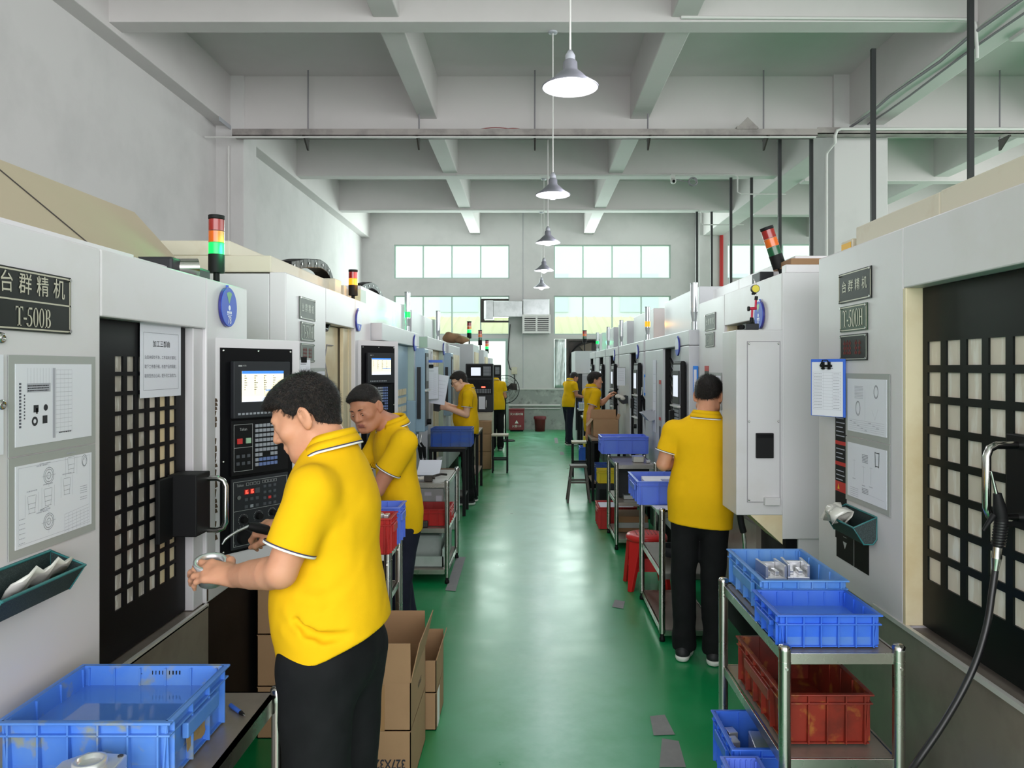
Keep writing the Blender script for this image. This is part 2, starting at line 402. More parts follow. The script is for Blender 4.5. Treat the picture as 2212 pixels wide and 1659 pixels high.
M['tape_grey'] = mat('worn_grey_tape', RGB(124,122,124), 0.6, stain=RGB(140,142,138), scale=12, amt=0.6)
M['mold'] = mat('rust_chips', RGB(74,56,40), 0.8)
M['brownpad'] = mat('brown_rag', RGB(150,116,86), 0.9)
M['clear_bin'] = mat('cloudy_plastic', RGB(186,196,192), 0.3, stain=RGB(150,168,160), scale=6, amt=0.7)
g = bpy.data.materials.new('window_glass'); g.use_nodes = True; M['glass'] = g
nt = g.node_tree; b = nt.nodes['Principled BSDF']; out = nt.nodes['Material Output']
tr = nt.nodes.new('ShaderNodeBsdfTransparent'); tr.inputs['Color'].default_value = (0.93, 0.98, 0.96, 1)
b.inputs['Base Color'].default_value = (0.9, 0.95, 0.93, 1); b.inputs['Roughness'].default_value = 0.25
mx = nt.nodes.new('ShaderNodeMixShader'); mx.inputs[0].default_value = 0.16
nt.links.new(tr.outputs[0], mx.inputs[1]); nt.links.new(b.outputs[0], mx.inputs[2]); nt.links.new(mx.outputs[0], out.inputs[0])
# floor: green epoxy with wear, scuffs and a painted pale reflection
g = bpy.data.materials.new('green_epoxy_floor'); g.use_nodes = True; M['floor'] = g
nt = g.node_tree; b = nt.nodes['Principled BSDF']; L = nt.links.new
tc = nt.nodes.new('ShaderNodeTexCoord')
def _noise(sc, det, lo, hi, to):
    n = nt.nodes.new('ShaderNodeTexNoise'); n.inputs['Scale'].default_value = sc; n.inputs['Detail'].default_value = det; n.inputs['Roughness'].default_value = 0.62
    L(tc.outputs['Object'], n.inputs['Vector']); r = nt.nodes.new('ShaderNodeMapRange')
    r.inputs['From Min'].default_value = lo; r.inputs['From Max'].default_value = hi; r.inputs['To Max'].default_value = to
    L(n.outputs['Fac'], r.inputs['Value']); return r.outputs['Result']
def _mix(fac, a, c):
    m_ = nt.nodes.new('ShaderNodeMix'); m_.data_type = 'RGBA'; L(fac, m_.inputs[0])
    if hasattr(a, 'links'): L(a, m_.inputs[6])
    else: m_.inputs[6].default_value = a
    m_.inputs[7].default_value = c; return m_.outputs[2]
c1 = _mix(_noise(0.9, 4, 0.4, 0.7, 0.6), RGB(4,138,76), RGB(16,152,92))
sep = nt.nodes.new('ShaderNodeSeparateXYZ'); L(tc.outputs['Object'], sep.inputs[0])      # pale gleam down the aisle: a reflection painted into the colour
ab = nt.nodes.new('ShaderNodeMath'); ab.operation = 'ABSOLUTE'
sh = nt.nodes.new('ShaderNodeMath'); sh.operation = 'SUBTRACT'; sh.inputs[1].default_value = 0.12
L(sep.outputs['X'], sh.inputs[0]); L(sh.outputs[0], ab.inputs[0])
sheen_mask = nt.nodes.new('ShaderNodeMapRange'); sheen_mask.inputs['From Min'].default_value = 0.62; sheen_mask.inputs['From Max'].default_value = 0.05; sheen_mask.inputs['To Max'].default_value = 0.95
L(ab.outputs[0], sheen_mask.inputs['Value'])
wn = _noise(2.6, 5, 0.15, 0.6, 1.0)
ml = nt.nodes.new('ShaderNodeMath'); ml.operation = 'MULTIPLY'; L(sheen_mask.outputs['Result'], ml.inputs[0]); L(wn, ml.inputs[1])
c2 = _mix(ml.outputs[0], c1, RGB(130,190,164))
c3 = _mix(_noise(7.0, 9, 0.74, 0.77, 0.5), c2, RGB(150,158,150))
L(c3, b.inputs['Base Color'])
r_ = nt.nodes.new('ShaderNodeMapRange'); r_.inputs['To Min'].default_value = 0.22; r_.inputs['To Max'].default_value = 0.40
L(wn, r_.inputs['Value']); L(r_.outputs['Result'], b.inputs['Roughness'])
b.inputs['Coat Weight'].default_value = 0.25; b.inputs['Coat Roughness'].default_value = 0.2
# ================================================================== the hall
def struct(name, mb, m, bevel=0.0, label=None):
    o = mb.build(name, m, None, bevel); o['kind'] = 'structure'
    if label: o['label'] = label
    return o
YF = 21.4
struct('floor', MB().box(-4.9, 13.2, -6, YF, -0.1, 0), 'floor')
struct('wall_left', MB().box(-4.9, -4.7, -6, YF + 0.2, 0, 6.2), 'wall')
struct('wall_right', MB().box(13.0, 13.2, -6, YF + 0.2, 0, 1.2).box(13.0, 13.2, -6, YF + 0.2, 5.2, 6.2), 'wall')
struct('ceiling', MB().box(-4.9, 13.2, -6, YF + 0.2, 6.11, 6.3), 'ceil')
holes = [(-3.81, -0.58, 4.23, 5.18), (-3.81, -0.58, 2.66, 3.75), (-2.07, -0.62, 0.0, 2.55), (0.67, 3.94, 4.23, 5.18),
         (0.67, 3.94, 2.66, 3.75), (0.67, 2.45, 1.17, 2.55), (5.48, 8.7, 4.23, 5.2), (9.4, 12.4, 4.23, 5.2)]
xs = sorted({-4.7, 13.0} | {h[0] for h in holes} | {h[1] for h in holes}); zs = sorted({0.0, 6.11} | {h[2] for h in holes} | {h[3] for h in holes})
mb = MB()
for i in range(len(xs) - 1):
    for j in range(len(zs) - 1):
        cx, cz = (xs[i] + xs[i+1]) / 2, (zs[j] + zs[j+1]) / 2
        if not any(h[0] < cx < h[1] and h[2] < cz < h[3] for h in holes):
            mb.box(xs[i], xs[i+1], YF, YF + 0.2, zs[j], zs[j+1])
struct('wall_far', mb, 'wall')
struct('trim_1', MB().box(-0.6, 13, YF - 0.03, YF, 0, 1.12).box(-4.7, -2.09, YF - 0.03, YF, 0, 1.12), 'dado', label='grey painted dado along the far wall')
struct('trim_2', MB().box(-0.6, 13, YF - 0.045, YF, 1.12, 1.15), 'pipe_white')
for n, (x0, x1, z0, z1) in enumerate([holes[0], holes[1], holes[3], holes[4], holes[6], holes[7]], 1):
    f = struct('window_%d' % n, MB().box(x0, x1, YF + .04, YF + .12, z0, z0 + .03).box(x0, x1, YF + .04, YF + .12, z1 - .03, z1)
               .box(x0, x0 + .03, YF + .04, YF + .12, z0 + .03, z1 - .03).box(x1 - .03, x1, YF + .04, YF + .12, z0 + .03, z1 - .03), 'win_frame')
    for k in range(4):
        a, c = x0 + (x1 - x0) * k / 4, x0 + (x1 - x0) * (k + 1) / 4
        s = MB().box(a + .012, c - .012, YF + .075, YF + .085, z0 + .03, z1 - .03).build('pane', 'glass', f)
        if k: MB().box(a - .016, a + .016, YF + .05, YF + .11, z0 + .02, z1 - .02).build('mullion', 'win_frame', f)
d = struct('door_1', MB().box(-2.07, -2.0, YF, YF + .15, 0, 2.48).box(-0.69, -0.62, YF, YF + .15, 0, 2.48).box(-2.07, -.62, YF, YF + .15, 2.48, 2.55)
           .box(-1.25, -1.21, YF + .03, YF + .1, 0, 2.5), 'win_frame')
# beams and columns
def beam(x0, x1, y0, y1, z0): return struct('beam', MB().box(x0, x1, y0, y1, z0, 6.13), 'ceil', 0.012)
for y0, z0 in ((1.7, 5.42), (4.92, 5.42), (8.12, 5.42), (11.45, 5.275), (14.66, 5.42), (17.9, 5.42)):
    beam(-4.72, 4.78, y0, y0 + (0.3 if y0 == 11.45 else 0.27), z0)
    beam(5.26, 13.02, y0, y0 + (0.3 if y0 == 11.45 else 0.27), z0 - (0.0 if y0 == 11.45 else 0.1))
for xc in (-1.53, 1.64): beam(xc - .14, xc + .14, -6, YF + .02, 5.47)
beam(-4.72, -4.48, -6, YF + .02, 5.36)
beam(4.76, 5.28, -6, YF + .02, 5.36)
for xc in (7.9, 10.6): beam(xc - .15, xc + .15, -6, YF + .02, 5.4)
struct('column', MB().box(-4.72, -4.28, 11.42, 11.95, 0, 6.12), 'wall', 0.01)
struct('column', MB().box(4.53, 5.33, 11.38, 12.3, 0, 6.12), 'wall', 0.01)
struct('column', MB().box(4.66, 5.44, 21.0, 21.45, 0, 6.12), 'wall', 0.01)
struct('trim_3', MB().box(-4.48, -4.47, 11.0, 11.42, 5.3, 5.36).box(-0.2, -0.19, YF - .012, YF, 1.15, 6.1), 'midgrey')
# the yard and building seen through the windows
ext = thing('building', 'pale rendered building with bluish windows seen through the far windows', 'building', (0, 34, 0))
MB().box(-22, 30, 34, 35, 0, 15).build('wall', 'facade', ext)
for x in range(-20, 29, 4):
    for z in (0.9, 4.2, 7.6, 11): MB().box(x, x + 1.7, 33.93, 34.02, z, z + 1.7).build('window', 'facade_glass', ext)
tag(struct('yard', MB().box(-25, 32, YF + .2, 36, -.1, -.02), 'ground'), kind='structure')
aw = MB()
for i in range(60):
    x = -8 + i * 0.3
    for q, (a, b_) in enumerate(((0, .2), (.2, .25), (.25, .3))):
        h0 = (0, 0, .035)[q]; h1 = (0, .035, 0)[q]
        aw.add([(x + a, 22.2, 2.62 + h0), (x + b_, 22.2, 2.62 + h1), (x + b_, 25.6, 3.42 + h1), (x + a, 25.6, 3.42 + h0)], [(0, 1, 2, 3)])
o = aw.build('awning', 'awning', solid=0.01); tag(o, 'pale yellow ribbed sheet roof outside the lower windows', 'awning')
for x in (-7.6, -3.5, .2, 4.5, 9):
    MB().cyl((x, 25.2, -.02), (x, 25.2, 3.32), .05).build('post', 'galv', o); MB().cyl((x, 22.6, -.02), (x, 22.6, 2.72), .04).build('post', 'galv', o)

# ------------------------------------------------------------------ pendant lamps
def lamp(x, y, z, top, label):
    t = thing('pendant_lamp', label, 'lamp', (x, y, z), 'pendant lamps over the aisle')
    MB().lathe((x, y, z), [(.19, 0), (.192, .006), (.12, .055), (.085, .09), (.05, .12), (.048, .17), (.03, .19)], 32).build('shade', 'shade', t)
    MB().lathe((x, y, z - .001), [(.187, 0.0), (.118, .046), (.08, .08), (.045, .112)], 32).build('reflector', 'shade_in', t)
    MB().lathe((x, y, z - .04), [(.0, -.005), (.03, .0), (.055, .02), (.066, .05), (.055, .085), (.035, .12)], 24).build('bulb', 'bulb', t)
    MB().lathe((x, y, z + .165), [(.034, 0), (.034, .05), (.026, .065), (.014, .085), (.0, .086)], 20).build('socket', 'midgrey', t)
    MB().cyl((x, y, z + .25), (x, y, top), .0075, n=8).build('cord', 'pipe_white', t)
    MB().lathe((x, y, top - .02), [(.05, 0.02), (.05, 0.004), (.03, 0), (0, 0)], 20).build('ceiling_rose', 'midgrey', t)
    l = bpy.data.lights.new('lamp_light', 'AREA'); l.shape = 'DISK'; l.size = .26; l.energy = 11; l.color = (.93, .94, 1); l.spread = math.radians(175)
    o = bpy.data.objects.new('lamp_light', l); COL.objects.link(o); o.parent = t; o.location = (0, 0, -.055)
    l2 = bpy.data.lights.new('lamp_upglow', 'POINT'); l2.energy = 5; l2.color = (.93, .91, 1); l2.shadow_soft_size = .04
    o2 = bpy.data.objects.new('lamp_upglow', l2); COL.objects.link(o2); o2.parent = t; o2.location = (.24, -.16, .03)
for n, (y, lb) in enumerate(((5.14, 'nearest and largest grey pendant lamp, lit, high above the aisle'), (8.36, 'second lit pendant lamp from the camera, just under the cable tray'),
                (11.57, 'third lit pendant lamp, hanging in front of the upper windows'), (14.9, 'fourth lit pendant lamp, level with the strip of wall between windows'),
                (18.1, 'furthest and lowest lit pendant lamp, above the louvred air vent'))):
    lamp(.27 - (.02 if n == 1 else 0), y, 3.63, 5.275 if n == 2 else 5.42, lb)

# ------------------------------------------------------------------ overhead services
t = thing('cable_tray', 'dusty grey cable tray hung across the hall below the deep beam', 'cable tray', (-4.3, 11.1, 5.1))
MB().box(-4.3, 4.15, 11.02, 11.2, 5.09, 5.1).box(-4.3, 4.15, 11.02, 11.035, 5.075, 5.19).box(-4.3, 4.15, 11.185, 11.2, 5.09, 5.19).build('channel', 'tray_grey', t)
MB().box(4.15, 12.9, 11.02, 11.2, 5.12, 5.13).box(4.15, 12.9, 11.02, 11.035, 5.12, 5.21).box(4.15, 12.9, 11.185, 11.2, 5.12, 5.21).build('channel', 'tray_grey', t)
for x in (-3.26, -1.63, .07, 1.73, 3.43, 6.9): 
    MB().cyl((x, 11.22, 5.0), (x, 11.22, 6.11), .012, n=8).build('hanger_rod', 'wire', t)
    MB().box(x - .015, x + .015, 10.98, 11.24, 5.07, 5.09).hexa([(x-.012,11.2,4.93),(x+.012,11.2,4.93),(x+.012,11.23,4.93),(x-.012,11.23,4.93)], [(x-.012,11.0,5.07),(x+.012,11.0,5.07),(x+.012,11.23,5.07),(x-.012,11.23,5.07)]).build('bracket', 'fan_dark', t)
for x0, x1, h in ((-.9, -.1, .06), (-.5, .0, .05), (.3, 1.2, .03), (1.9, 2.6, .03), (-2.3, -1.8, .03)):
    MB().tube([(x0 + (x1 - x0) * i / 12, 11.1, 5.17 + h * math.sin(math.pi * i / 12)) for i in range(13)], .006, 6).build('loose_wire', 'red_wire', t)
MB().box(2.98, 3.28, 11.0, 11.2, 5.18, 5.22).prism([(2.98, 5.2), (3.3, 5.2), (3.14, 5.36)], 1, 11.02, 11.1).build('rag', 'tray_grey', t)
def conduit(label, pts, r=.014, m='pipe_white', name='conduit', cat='pipe', grp='white conduits'):
    o = MB().tube(pts, r, 8).build(name, m); tag(o, label, cat, grp); return o
conduit('long white conduit running under the cable tray towards the left column', [(-4.66, 10.955, 5.05), (4.1, 10.955, 5.05)], .013)
conduit('white conduit dropping down the left column', [(-4.5, 11.4, 5.05), (-4.5, 11.4, 1.0)], .018)
conduit('white conduit that turns down the side of the right column', [(12.9, 10.96, 5.17), (4.46, 10.96, 5.17), (4.41, 10.97, 5.15), (4.39, 10.99, 5.08), (4.39, 11.0, 4.98), (4.40, 11.32, 4.93), (4.40, 11.34, 4.86), (4.40, 11.34, 1.5)], .022)
conduit('white conduit on the beam nearest the camera, ending at the big right beam', [(1.6, 8.1, 5.46), (4.66, 8.1, 5.44), (4.72, 8.1, 5.40), (4.74, 8.1, 5.14), (4.74, 8.1, 5.02)], .018)
conduit('white conduit under the beam with the small camera, stepping down at its right end', [(-1.4, 14.62, 5.43), (3.92, 14.62, 5.43), (3.97, 14.62, 5.39), (3.97, 14.62, 5.1), (4.04, 14.62, 5.06), (4.9, 14.62, 5.06)], .014)
conduit('white conduit under the furthest beam before the windows', [(-3.8, 17.86, 5.43), (3.95, 17.86, 5.43), (4.0, 17.86, 5.38), (4.0, 17.86, 5.12), (4.06, 17.86, 5.08), (5.0, 17.86, 5.08)], .014)
o = MB().tube([(4.74, 2 + i * .62, 5.30 + .02 * math.sin(i * 2.1)) for i in range(16)], .02, 8).build('cable', 'wire'); tag(o, 'grey cable sagging along the big right beam', 'cable')
o = MB().tube([(5.0, 2 + i * .62, 5.335 + .012 * math.sin(i * 1.3)) for i in range(16)], .014, 8).build('cable', 'wire'); tag(o, 'thin grey cable under the big right beam', 'cable')
c = thing('security_camera', 'small white dome camera on the beam right of the lamps', 'camera', (2.73, 14.6, 5.3))
MB().sphere((2.73, 14.55, 5.29), .055).build('body', 'pipe_white', c); MB().sphere((2.73, 14.505, 5.28), .03).build('lens', 'blackmatte', c)
MB().box(2.69, 2.77, 14.56, 14.66, 5.33, 5.43).build('bracket', 'pipe_white', c)
o = MB().tube([(3.1 + .075 * math.cos(i * .35), 14.6 - .002*i, 5.28 + .075 * math.sin(i * .35)) for i in range(54)], .012, 6).tube([(2.8, 14.6, 5.34), (2.95, 14.6, 5.30), (3.02, 14.6, 5.3)], .008, 6).build('cable_coil', 'wire')
tag(o, 'coil of grey cable hanging beside the small dome camera', 'cable')
for n, (x, y, z1, z0, lb) in enumerate(((4.28, 7.42, 6.1, .02, 'thickest black pole, nearest the camera at the right'), (3.84, 8.55, 5.31, .02, 'black pole in front of the pink right column'),
        (4.27, 11.6, 5.27, .02, 'black pole hugging the left side of the right column'), (3.79, 11.6, 5.27, .02, 'black pole above the tilted signal tower'),
        (4.29, 14.8, 5.42, .02, 'fifth black pole, against the far right window'), (3.89, 14.8, 5.42, .02, 'black pole at the left edge of the far right window'),
        (4.29, 18.05, 5.42, .02, 'thin black pole next to the red pipe on the far wall'), (3.94, 18.05, 5.42, .02, 'furthest left of the thin black poles, by the far windows'))):
    o = MB().box(x - .025, x + .025, y - .02, y + .02, z0, z1).build('utility_pole', 'pole_black'); tag(o, lb, 'pole', 'black utility poles behind the right machines')
o = MB().cyl((5.25, 20.95, 3.2), (5.25, 20.95, 5.4), .05).build('drain_pipe', 'warning_red'); tag(o, 'red pipe stub on the far column', 'pipe')
# wall unit and duct
t = thing('air_vent', 'grey air cooler outlet with white louvres on the far wall', 'vent', (.17, 20.9, 2.7))
MB().box(-.19, .52, 20.75, 21.4, 3.17, 3.6).build('plenum', 'galv', t, .01)
MB().box(-.21, .56, 20.6, 20.64, 2.66, 2.72).box(-.21, .56, 20.6, 20.64, 3.11, 3.17).box(-.21, -.15, 20.6, 20.64, 2.72, 3.11).box(.5, .56, 20.6, 20.64, 2.72, 3.11).box(.15, .2, 20.6, 20.64, 2.72, 3.11).build('grille_frame', 'pipe_white', t)
MB().box(-.19, .54, 20.68, 21.4, 2.68, 3.17).build('box', 'charcoal', t)
for x0, x1 in ((-.15, .15), (.2, .5)):
    for k in range(7):
        z = 2.75 + k * .056
        MB().hexa([(x0, 20.59, z - .012), (x1, 20.59, z - .012), (x1, 20.63, z + .008), (x0, 20.63, z + .008)], [(x0, 20.59, z + .004), (x1, 20.59, z + .004), (x1, 20.63, z + .024), (x0, 20.63, z + .024)]).build('louvre', 'pipe_white', t)
t = thing('air_duct', 'silver sheet duct running from the window to the air outlet', 'duct', (-.7, 21, 3.3))
MB().box(-1.0, -.2, 20.8, 21.3, 3.12, 3.55).build('straight', 'galv', t, .01)
MB().prism([(-1.0, 20.8), (-1.0, 21.3), (-1.02, 21.6), (-1.26, 21.6), (-1.26, 20.86), (-1.2, 20.8)], 2, 3.06, 3.56).build('elbow', 'galv', t, .01)
MB().box(-1.38, -1.27, 21.36, 21.4, 3.05, 3.6).box(-1.38, -.6, 21.36, 21.4, 3.0, 3.05).box(-1.38, -.6, 21.36, 21.4, 3.6, 3.66).build('mounting_frame', 'fan_dark', t)
t = thing('wall_socket', 'cream socket box on the far wall with a looping black cable', 'socket', (-.45, 21.38, 1.62))
MB().box(-.52, -.36, 21.34, 21.4, 1.55, 1.75).build('box', 'cream', t, .006)
MB().tube([(-.56, 21.38, 2.95), (-.6, 21.38, 2.4), (-.62, 21.38, 1.95), (-.56, 21.37, 1.7), (-.46, 21.36, 1.62), (-.42, 21.36, 1.4), (-.45, 21.37, 1.15)], .014, 6).build('cable', 'hose', t)
# exhaust fan in the opening under the right windows
t = thing('exhaust_fan', 'large dark exhaust fan filling the opening in the far wall', 'fan', (1.7, 21.4, 1.9))
MB().box(1.02, 2.43, 21.42, 21.55, 1.19, 1.24).box(1.02, 2.43, 21.42, 21.55, 2.48, 2.54).box(1.02, 1.08, 21.42, 21.55, 1.24, 2.48).box(2.37, 2.43, 21.42, 21.55, 1.24, 2.48).build('frame', 'fan_dark', t)
MB().box(1.05, 2.4, 21.6, 21.62, 1.2, 2.52).build('shutter', 'fan_dark', t)
MB().lathe((1.72, 21.5, 1.86), [(.6, -.08), (.64, -.08), (.64, .08), (.6, .08), (.6, -.08)], 36, (0, 1, 0)).build('ring', 'blackmatte', t)
for k in range(5):
    a = k * 2 * math.pi / 5 + .3; c, s = math.cos(a), math.sin(a); c2, s2 = math.cos(a + .62), math.sin(a + .62)
    MB().add([(1.72 + .1*c, 21.47, 1.86 + .1*s), (1.72 + .58*c, 21.46, 1.86 + .58*s), (1.72 + .58*c2, 21.56, 1.86 + .58*s2), (1.72 + .1*c2, 21.55, 1.86 + .1*s2)], [(0, 1, 2, 3)]).build('blade', 'fan_blade', t, solid=.006)
MB().cyl((1.72, 21.42, 1.86), (1.72, 21.58, 1.86), .1).build('hub', 'fan_dark', t)
mb = MB()
g = [[(.69 + .28 * j / 5, 21.36 - .05 * math.sin(j * 1.9 + i) * math.sin(i * 1.3), 1.17 + 1.36 * i / 14) for j in range(6)] for i in range(15)]
o = mb.sheet(g, smooth=True).build('foil_sheet', 'foil', solid=.008); tag(o, 'crumpled silver foil strip beside the exhaust fan', 'foil')
# low wall pipes, fire box, bin
conduit('thick white pipe along the far wall above the red box', [(-.6, 21.33, .68), (.85, 21.33, .68)], .03)
conduit('thin white pipe just under the thick one on the far wall', [(-.6, 21.34, .59), (.85, 21.34, .59)], .014)
t = thing('fire_extinguisher_box', 'dark red upright box with white lettering at the far wall', 'fire box', (-.37, 20.9, 0))
MB().box(-.57, -.16, 20.75, 21.1, .04, .58).build('cabinet', 'maroon', t, .008); MB().box(-.58, -.15, 20.735, 21.11, .58, .61).build('lid', 'maroon', t, .006)
MB().box(-.54, -.19, 20.78, 21.08, 0, .04).build('plinth', 'blackmatte', t)
mb = MB(face_near(-.365, 20.748, 0)); put_text(mb, '灭火器材箱', 0, .47, .072); put_text(mb, '火警119', 0, .14, .072)
mb.add([(-.05, .22, .001), (.05, .22, .001), (0, .31, .001)], [(0, 1, 2)]); mb.build('lettering', 'white_cloth', t)
t = thing('waste_bin', 'round dark red plastic bin next to the red box', 'bin', (.27, 20.85, 0))
MB().lathe((.27, 20.85, 0), [(0, .01), (.135, 0), (.155, .36), (.16, .37)], 28).build('body', 'maroon_dark', t); MB().lathe((.27, 20.85, .36), [(.172, -.03), (.172, .03), (.16, .05), (0, .055)], 28).build('lid', 'maroon_dark', t)
# worn tape strips on the floor
def strip(label, pts, m='tape_grey'):
    o = MB().add([(p.x, p.y, .003) for p in pts], [tuple(range(len(pts)))]).build('floor_tape', m); tag(o, label, 'tape', 'worn grey tape on the green floor')
def fl(px, py): Y = F * ZC / (py - VY); return at(px, py, Y)
strip('grey tape strip on the floor beside the steel trolley', [fl(962, 1276), fl(984, 1278), fl(1006, 1204), fl(986, 1204)])
strip('flaking grey tape patch in front of the right front trolley', [fl(1424, 1659), fl(1482, 1659), fl(1466, 1602), fl(1430, 1596)])
strip('small grey tape patch above the flaking one', [fl(1412, 1590), fl(1458, 1588), fl(1436, 1545), fl(1404, 1548)])
strip('short grey tape mark by the feet of the furthest worker', [fl(1199, 958), fl(1206, 958), fl(1204, 946), fl(1197, 946)])
strip('grey tape mark near the black legged stool', [fl(1210, 983), fl(1219, 983), fl(1217, 976), fl(1209, 976)])
strip('faint grey tape mark on the floor beside the red stool', [fl(1322, 1312), fl(1346, 1316), fl(1350, 1300), fl(1328, 1296)])
# ================================================================== machine tools
class SB(MB):
    """boxes given by their distance |X| from the aisle axis, on side s"""
    def __init__(s, side): super().__init__(); s.side = side
    def b(s, a0, a1, y0, y1, z0, z1): return s.box(s.side*a0, s.side*a1, y0, y1, z0, z1)
def mount(side, y, z, a): return face_left(y, z, -a) if side < 0 else face_right(y, z, a)

def sign(side, a, yc, zc, w_, h, plate, letters, label, group=None, kind='name'):
    M4 = mount(side, yc, zc, a)
    t = thing('sign_plate', label, 'sign', None, group, M4)
    MB(M4).box(-w_/2, w_/2, -h/2, h/2, 0, .004).build('plate', plate, t)
    e, q = .004, .006
    mb = MB(M4); x, y = w_/2 - .004, h/2 - .004
    mb.box(-x, x, y - e, y, .004, .0048).box(-x, x, -y, -y + e, .004, .0048).box(-x, -x + e, -y + e, y - e, .004, .0048).box(x - e, x, -y + e, y - e, .004, .0048)
    if kind == 'double': mb.box(-x, x, -.003, .001, .004, .0048)
    mb.build('border', letters if kind != 'red' else 'letter_pale', t)
    for sx in (-1, 1):
        for sy in (-1, 1): MB(M4).cyl((sx*(w_/2 - .008), sy*(h/2 - .008), .003), (sx*(w_/2 - .008), sy*(h/2 - .008), .009), .005, n=8).build('screw', 'chrome', t)
    mb = MB(M4)
    if kind in ('name', 'double'):
        y0 = .037 if kind == 'double' else 0.0; s_ = .050 if kind == 'double' else .047; st = w_ / 4.6 if kind == 'double' else w_ / 4.8
        for i, ch in enumerate('台群精机'): put_text(mb, ch, (i - 1.5) * st, y0, s_*1.12, .005, .92, bold=.004, rot=-.04 if i % 2 else .03)
    if kind == 'double': roman(mb, 'T-500B', -roman_width('T-500B', .048, .98) / 2, -.065, .048, .005, .98)
    if kind == 'model': roman(mb, 'T-500H', -roman_width('T-500H', h*.66, .9) / 2, -h*.33, h*.66, .005, .9)
    if kind == 'red':
        for x0 in (-.095, -.068, -.041, .018, .052):
            for k in range(3): mb.box(x0, x0 + .02, -.028 + k*.02, -.018 + k*.02, .004, .005)
            mb.box(x0 + .008, x0 + .013, -.03, .03, .004, .005)
    mb.build('lettering', letters, t)
    return t

def badge(side, a, yc, zc, num, label, green=True):
    M4 = mount(side, yc, zc, a)
    t = thing('number_badge', label, 'badge', None, 'round machine number badges', M4)
    MB(M4).cyl((0, 0, 0), (0, 0, .010), .083, n=40).build('disc', 'badge_edge', t, .002)
    MB(M4).cyl((0, 0, .0095), (0, 0, .013), .080, n=40).build('face', 'badge_blue', t, .002)
    mb = MB(M4); pts = [(-.004, .012, .0135)] + [(.052*math.cos(math.radians(q)) , .012 + .052*math.sin(math.radians(q)), .0135) for q in range(60, 125, 8)]
    mb.add(pts, [tuple(range(len(pts)))]).build('status_window', 'badge_green' if green else 'badge_white', t)
    MB(M4).box(-.006, .006, .078, .092, 0, .008).build('tab', 'badge_blue', t)
    mb = MB(M4)
    if not green: mb.add([(.078*math.cos(math.radians(q)), .078*math.sin(math.radians(q)), .0136) for q in range(-20, 201, 10)], [tuple(range(23))])
    else:
        mb.cyl((0, -.003, .013), (0, -.003, .0137), .011, n=18)
        for k in range(4): mb.box(-.024 + k*.0125, -.015 + k*.0125, -.028, -.017, .013, .0137)
        mb.box(-.024, .024, -.034, -.031, .013, .0137)
    if num: put_text(mb, num, 0, -.055, .046, .0138, .8, bold=.01)
    mb.build('lettering', 'badge_white', t)
    return t

